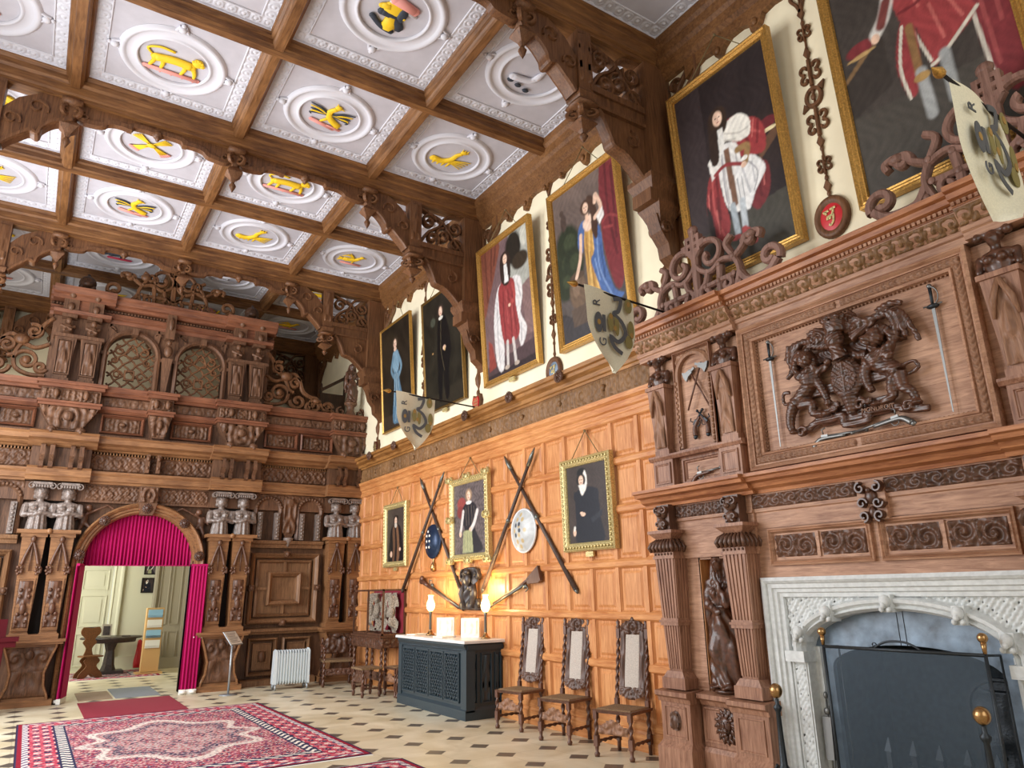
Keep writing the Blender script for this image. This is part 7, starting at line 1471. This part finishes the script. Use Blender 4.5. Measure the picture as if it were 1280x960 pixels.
# corner armchair
t = thing('carved_armchair', 'low carved walnut armchair in the corner between radiator and glass case', 'armchair', (5.12, 14.02, 0), -12)
b = MB(); b.frus((-.3, .3, -.25, .25, .43), (-.31, .31, -.26, .25, .47)); b.build('seat', 'rush', t)
for sx in (-1, 1):
    b = MB(); b.twist((sx*.28, -.23, .68), (sx*.28, -.23, .1), .026, .09); b.lathe([(0, 0), (.02, 0), (.032, .05), (.02, .1)], (sx*.28, -.23, 0), 8); b.build('front_leg', 'chair', t); b = MB(); b.twist((sx*.27, .23, .1), (sx*.27, .27, .85), .026, .09); b.lathe([(0, 0), (.02, 0), (.032, .05), (.02, .1)], (sx*.27, .23, 0), 8); b.build('back_leg', 'chair', t)
    b = MB(); b.tube([(sx*.27, .26, .72), (sx*.32, .0, .73), (sx*.3, -.2, .7), (sx*.28, -.28, .67)], [.022, .026, .03, .026], 8); b.build('arm', 'chair', t)
b = MB(); b.relief(-.26, .26, .55, .92, .25, .04, h_sym(4, 6), .014, mask=lambda x, z: (z < .8+.1*np.cos(x*7)) & ((abs(x) < .22) | (z > .7))); b.ell((0, .22, .88), (.09, .04, .05), 10); b.build('carved_back', 'carve', t); b = MB(); b.relief(-.26, .26, .2, .32, -.22, .03, h_scroll(.15, 2), .014); b.twist((-.28, 0, .16), (.28, 0, .16), .018); b.twist((-.28, -.2, .16), (-.28, .22, .16), .018); b.twist((.28, -.2, .16), (.28, .22, .16), .018); b.build('stretchers', 'chair', t)
# oil filled radiator
t = thing('oil_radiator', 'white electric oil filled radiator on castors before the oak screen', 'radiator', (4.27, 14.1, 0), -4); b = MB()
for k in range(11):
    x = -.25+.05*k; b.prism([(-.09, .12), (-.07, .09), (.07, .09), (.09, .12), (.09, .64), (.06, .68), (-.06, .68), (-.09, .64)], x-.009, x+.009, M=RZ(90)@SCL(1, -1, 1)); b.tube([(x-.02, 0, .13), (x+.02, 0, .13)], .03, 8); b.tube([(x-.02, 0, .62), (x+.02, 0, .62)], .03, 8)
b.box(-.25, .25, -.06, .06, .14, .62); b.build('fins', 'tin', t); b = MB(); b.prism([(-.34, .1), (-.29, .08), (-.27, .1), (-.27, .64), (-.3, .69), (-.33, .66)], -.09, .09); b.build('control_panel', 'tin', t); b = MB(); b.prism([(.27, .1), (.3, .08), (.32, .1), (.31, .66), (.29, .7), (.27, .66)], -.09, .09); b.build('end_cover', 'tin', t)
for x, y in ((-.3, -.12), (-.3, .12), (.27, -.12), (.27, .12)): b = MB(); b.lathe([(0, .015), (.045, .015), (.05, 0), (.045, -.015), (0, -.015)], (0, 0, 0), 14, 0, True, T((x, y, .05))@RY(90)); b.box(x-.02, x+.02, y-.01, y+.01, .05, .1); b.build('castor', 'alu', t)
# information stand
t = thing('information_stand', 'slim grey metal stand with tilted text panel before the screen', 'lectern stand', (3.15, 13.95, 0), 0); b = MB(); b.lathe([(0, 0), (.15, 0), (.15, .012), (.02, .02), (0, .02)], (0, 0, 0), 24); b.build('base', 'alu', t); b = MB(); b.tube([(0, 0, .01), (0, 0, .86)], .018, 10); b.build('post', 'alu', t)
M_ = T((0, 0, .93))@RZ(48)@RX(-38); b = MB(); b.box(-.2, .2, -.012, .0, -.14, .14, 0, M_); b.build('panel', 'alu', t); b = MB(); b.box(-.185, .185, -.014, -.012, -.125, .125, 0, M_); ts_ = b.build('text_sheet', 'paper', t)
b = MB()
for k in range(7): b.box(-.15, .15-.03*(k % 3), -.0155, -.014, .09-.03*k, .1-.03*k, 0, M_)
b.build('text_lines', 'steelg', ts_)
# left edge chair
t = thing('maroon_seat', 'maroon high seat with step, cut off by the left edge beside the carved pedestal', 'seat', (-.45, 13.95, 0), 0)
b = MB(); b.box(-.3, .43, -.2, .16, 1.04, 1.1); b.box(-.28, .4, -.18, .14, .96, 1.04); b.build('seat', 'maroon', t); b = MB(); b.frus((-.3, .25, .08, .14, 1.1), (-.3, .25, .12, .17, 1.36)); b.build('backrest', 'maroon', t)
for sx in (-.26, .22):
    for sy in (-.15, .1): b = MB(); b.box(sx-.03, sx+.03, sy-.03, sy+.03, 0, .96); b.build('leg', 'maroon', t)
b = MB(); b.box(-.24, .2, -.16, -.13, .4, .46); b.box(-.24, .2, .09, .12, .4, .46); b.build('rail', 'maroon', t)
# ================================================================ carpets and mats
def persian(w_, h_, nx, seed=1):
    c = Canvas(w_, h_, nx, (150, 44, 58)); U = c.U*w_; V = c.V*h_; e = np.minimum(np.minimum(U, w_-U), np.minimum(V, h_-V)); rs = np.random.RandomState(seed)
    PAL = [(140, 30, 48), (172, 58, 76), (196, 120, 128), (48, 48, 76), (222, 212, 200), (116, 96, 126)]
    def motif(f, th): return f > th
    cx, cy = w_/2, h_/2; ax_ = abs(U-cx); ay_ = abs(V-cy)
    n1 = np.sin(ax_*26+3*np.sin(ay_*17))*np.sin(ay_*24+3*np.sin(ax_*19)); n2 = np.sin(ax_*58+4*np.sin(ay_*31))*np.cos(ay_*52+4*np.sin(ax_*27)); n3 = np.sin(ax_*95+2*np.sin(ay_*70))*np.sin(ay_*88+1)
    f = np.ones(U.shape)*1.0
    c.put(motif(n1, .45)*f, PAL[3]); c.put(motif(-n1, .55)*f, PAL[2]); c.put(motif(n2, .5)*f, PAL[4], .9); c.put(motif(-n2, .62)*f, PAL[5]); c.put(motif(n3, .72)*f, PAL[1])
    rr_ = np.hypot(ax_/(w_*.27), ay_/(h_*.27)); th_ = np.arctan2(ay_, ax_); md = rr_*(1-.12*np.cos(th_*8)); m = md < 1; c.put(m.astype(float), PAL[4], .55); c.put((m & (n2 > .25)).astype(float), PAL[0], .9); c.put((m & (n1 < -.4)).astype(float), PAL[3], .9); c.put((m & (n3 > .6)).astype(float), PAL[2])
    c.put((abs(md-1) < .06).astype(float)*(n3 > -.5), PAL[4], .8); c.put((abs(md-.8) < .05).astype(float)*(n2 > -.2), PAL[3], .8)
    co_ = ((ax_/(w_*.5))+(ay_/(h_*.5)) > 1.45) & (e > .5); c.put(co_.astype(float), PAL[2], .6); c.put((co_ & (n2 > .3)).astype(float), PAL[0])
    s_ = np.where(np.minimum(U, w_-U) < np.minimum(V, h_-V), V, U); g = np.sin(s_*21)*np.cos(e*30); g2 = np.sin(s_*44+2*np.sin(e*40))
    def band(a, b_, col, al=1): c.put(((e >= a) & (e < b_)).astype(float), col, al)
    band(0, .52, PAL[1]); band(.42, .52, PAL[4]); c.put(((e >= .42) & (e < .52) & (g2 > 0)).astype(float), PAL[3]); band(.4, .42, PAL[3]); band(.52, .54, PAL[3]); band(.12, .4, (176, 56, 76)); c.put(((e >= .12) & (e < .4) & (g > .3)).astype(float), PAL[3]); c.put(((e >= .12) & (e < .4) & (g < -.45)).astype(float), PAL[4], .85); c.put(((e >= .14) & (e < .38) & (n2 > .3)).astype(float), PAL[2])
    band(.06, .12, PAL[5]); c.put(((e >= .06) & (e < .12) & (g2 > .1)).astype(float), PAL[4]); band(.02, .06, PAL[0]); band(0, .02, PAL[3]); c.C = np.clip(c.C*(1+rs.uniform(-.22, .22, U.shape)[..., None]), 0, 1); return c
def lay(name, label, cat, c, x0, y0, z, th=.012, mat='pile'):
    t = thing(name, label, cat, (x0+c.w/2, y0, z)); me = c.mesh('pile', mat); me.transform(RX(-90)@SCL(1, 1, 1)); me.transform(Matrix(((1, 0, 0, 0), (0, 1, 0, 0), (0, 0, 1, 0), (0, 0, 0, 1)))); o = bpy.data.objects.new('pile', me); COL.objects.link(o); o.parent = t; o.location = (0, 0, th)
    b = MB(); b.box(-c.w/2-.004, c.w/2+.004, 0, c.h, 0, th-.001); b.build('backing', 'maroon', t)
    b = MB()
    for s_ in (0, 1): y = -.035 if s_ == 0 else c.h; b.box(-c.w/2, c.w/2, y, y+.035, 0, .006)
    b.build('fringe', 'paper', t); return t
lay('persian_carpet', 'large red and ivory persian carpet in the foreground left', 'carpet', persian(3.2, 4.72, 430, 1), .12, 7.9, 0)
lay('persian_carpet', 'second persian carpet, only its far edge and corner in the photo', 'carpet', persian(3.2, 3.2, 220, 2), .28, 4.3, 0)
def mat_(name, label, x0, x1, y0, y1, m, z=0): b = MB(); b.box(x0, x1, y0, y1, z, z+.011); tag(b.build(name, m), label, 'mat')
mat_('door_mat', 'plain crimson mat between the large carpet and the arch', .92, 2.3, 12.66, 14.5, 'mat'); mat_('door_mat', 'grey blue mat in the doorway threshold', 1.5, 2.2, 14.8, 16.3, 'greymat'); mat_('door_mat', 'brown mat left of the grey mat in the doorway', .95, 1.46, 14.8, 16.0, 'brownmat')
# ================================================================ the lobby beyond the arch
b = MB(); x0, x1, z1 = .32, 1.7, 2.43; b.box(x0, x1, 20.56, 20.6, 0, z1)
for px in ((x0+.08, (x0+x1)/2-.06), ((x0+x1)/2+.06, x1-.08)):
    for pz in ((.12, .85), (1.0, 1.72), (1.84, 2.32)): b.frame(px[0], px[1], pz[0], pz[1], [(0, 20.56), (0, 20.54), (.02, 20.54), (.035, 20.57), (.05, 20.57)]); b.box(px[0]+.1, px[1]-.1, 20.545, 20.56, pz[0]+.1, pz[1]-.1)
struct(b, 'door_1', 'sagewall')
b = MB(); b.sweep([(x1, 0), (x1, z1+.02), (x0, z1+.02), (x0, 0)], [(0, 20.5), (0, 20.47), (-.04, 20.44), (-.06, 20.46), (-.14, 20.45), (-.18, 20.42), (-.22, 20.42), (-.22, 20.5)]); b.box(1.72, 3.9, 20.44, 20.5, 0, .3); struct(b, 'trim_21', 'sagewall')
b = MB(); X0 = 2.66; b.box(X0, X0+.62, 20.2, 20.5, 0, 2.9)
for (a, c_, z0, z1_) in ((X0+.07, X0+.28, 1.0, 2.7), (X0+.34, X0+.56, 1.0, 2.7), (X0+.07, X0+.28, .2, .85), (X0+.34, X0+.56, .2, .85)): b.frame(a, c_, z0, z1_, [(0, 20.2), (0, 20.18), (.02, 20.18), (.03, 20.22)])
b.box(X0-.05, X0, 20.15, 20.5, 0, 3); b.box(X0+.62, X0+.7, 20.15, 20.5, 0, 3); b.box(X0-.06, X0+.7, 20.1, 20.5, 0, .25); struct(b, 'door_2', 'greydoor')
def smallpic(label, x, z, h_, fn):
    t = thing('lobby_portrait', label, 'painting', (x, 20.49, z), 0, 'small portraits in the lobby'); c = fn(); w_ = .28; c.w = w_-.04; c.h = h_-.04; b = MB(); b.frame(-w_/2, w_/2, 0, h_, [(0, 0), (0, -.03), (.02, -.03), (.025, -.01)]); b.build('frame', 'dark', t); o = bpy.data.objects.new('canvas', c.mesh()); COL.objects.link(o); o.parent = t; o.location = (0, -.008, .02)
smallpic('small dark lobby portrait of a seated figure, the upper one', 2.5, 2.2, .36, p_doublet); smallpic('small dark lobby portrait with a pale face, the lower one', 2.47, 1.76, .36, p_coif)
t = thing('antler_trophy', 'small dark winged trophy on the lobby wall above the cream door', 'trophy', (1.42, 20.4, 2.42)); b = MB(); b.prism([(-.3, .16), (-.12, .12), (0, 0), (.12, .12), (.3, .16), (.1, .18), (0, .12), (-.1, .18)], -.05, 0); b.ell((0, -.05, .06), (.05, .04, .08), 8); b.build('wings', 'tapwood', t)
t = thing('leaflet_rack', 'tall plywood rack of blue and white leaflets beside the lobby door', 'leaflet rack', (2.52, 18.9, 0), 0)
b = MB(); b.box(-.18, .18, 0, .2, .05, 1.42); b.box(-.28, .26, -.1, .3, 0, .04); b.build('cabinet', 'ply', t)
for k in range(4):
    z = .55+.22*k; b = MB(); b.box(-.15, .15, -.03, .0, z, z+.17, 0); b.build('leaflet_row', 'skyblue' if k % 2 else 'paper', t); b = MB(); b.box(-.16, .16, -.045, -.03, z-.01, z+.05); b.build('pocket', 'glass', t)
MA['skyblue'] = plain('leaflet blue', (150, 194, 220), .5) if 'skyblue' not in MA else MA['skyblue']
t = thing('tripod_table', 'dark polished table in the lobby with a pedestal foot', 'table', (1.75, 19.6, 0)); b = MB(); b.lathe([(0, .76), (.62, .76), (.64, .78), (.62, .8), (0, .8)], (0, 0, 0), 28); b.lathe([(0, .68), (.5, .68), (.52, .76)], (0, 0, 0), 28); b.build('top', 'tapwood', t); b = MB(); b.lathe([(.16, .08), (.12, .2), (.09, .5), (.14, .68)], (0, 0, 0), 6, 0, False); b.box(-.3, .3, -.25, .25, 0, .08); b.build('pedestal', 'tapwood', t)
t = thing('hall_chair', 'carved wooden hall chair with shaped solid back in the lobby', 'chair', (1.32, 18.9, 0), 15); b = MB(); b.prism(cr([(-.1, .45), (-.06, .6), (-.14, .72), (-.1, .8), (-.2, .92), (-.16, 1.04), (0, 1.02), (.16, 1.04), (.2, .92), (.1, .8), (.14, .72), (.06, .6), (.1, .45)], 3), .12, .15); b.build('back', 'hallchair', t)
b = MB(); b.box(-.2, .2, -.2, .16, .43, .46); b.build('seat', 'hallchair', t); b = MB()
for y in (-.15, .1): b.prism(cr([(-.1, .43), (-.16, .35), (-.1, .25), (-.22, .1), (-.24, 0), (-.12, 0), (0, .1), (.12, 0), (.24, 0), (.22, .1), (.1, .25), (.16, .35), (.1, .43)], 3), y, y+.03)
b.build('shaped_legs', 'hallchair', t)
b = MB(); b.box(-.1, .1, -.012, .012, 0, .28); b.box(-.07, .07, -.014, -.012, .04, .24, 1); o = b.build('display_book', ['greydoor', 'tapwood']); o.location = (1.62, 19.5, .8); tag(o, 'upright grey book displayed on the lobby table', 'book')
b = MB(); b.box(-.12, .12, -.01, .01, 0, .22); o = b.build('picture_card', 'tapwood'); o.location = (1.33, 19.7, .8); tag(o, 'small dark upright card on the lobby table behind the chair', 'card')
b = MB(); b.box(-.09, .09, -.06, .06, 0, .02); o = b.build('closed_book', 'tapwood'); o.location = (2.02, 19.4, .8); tag(o, 'small dark closed book lying on the lobby table', 'book')
b = MB(); b.lathe([(0, 0), (.09, 0), (.1, .1), (.06, .4), (.05, .6), (0, .64)], (0, 0, 0), 12); o = b.build('red_extinguisher', 'red'); o.location = (2.42, 20.2, 0.05); tag(o, 'slim red extinguisher beside the leaflet rack', 'fire extinguisher')
lay('lobby_rug', 'dark patterned rug on the lobby floor under the table', 'rug', persian(2.4, 1.9, 90, 5), .3, 18.35, 0, .008)
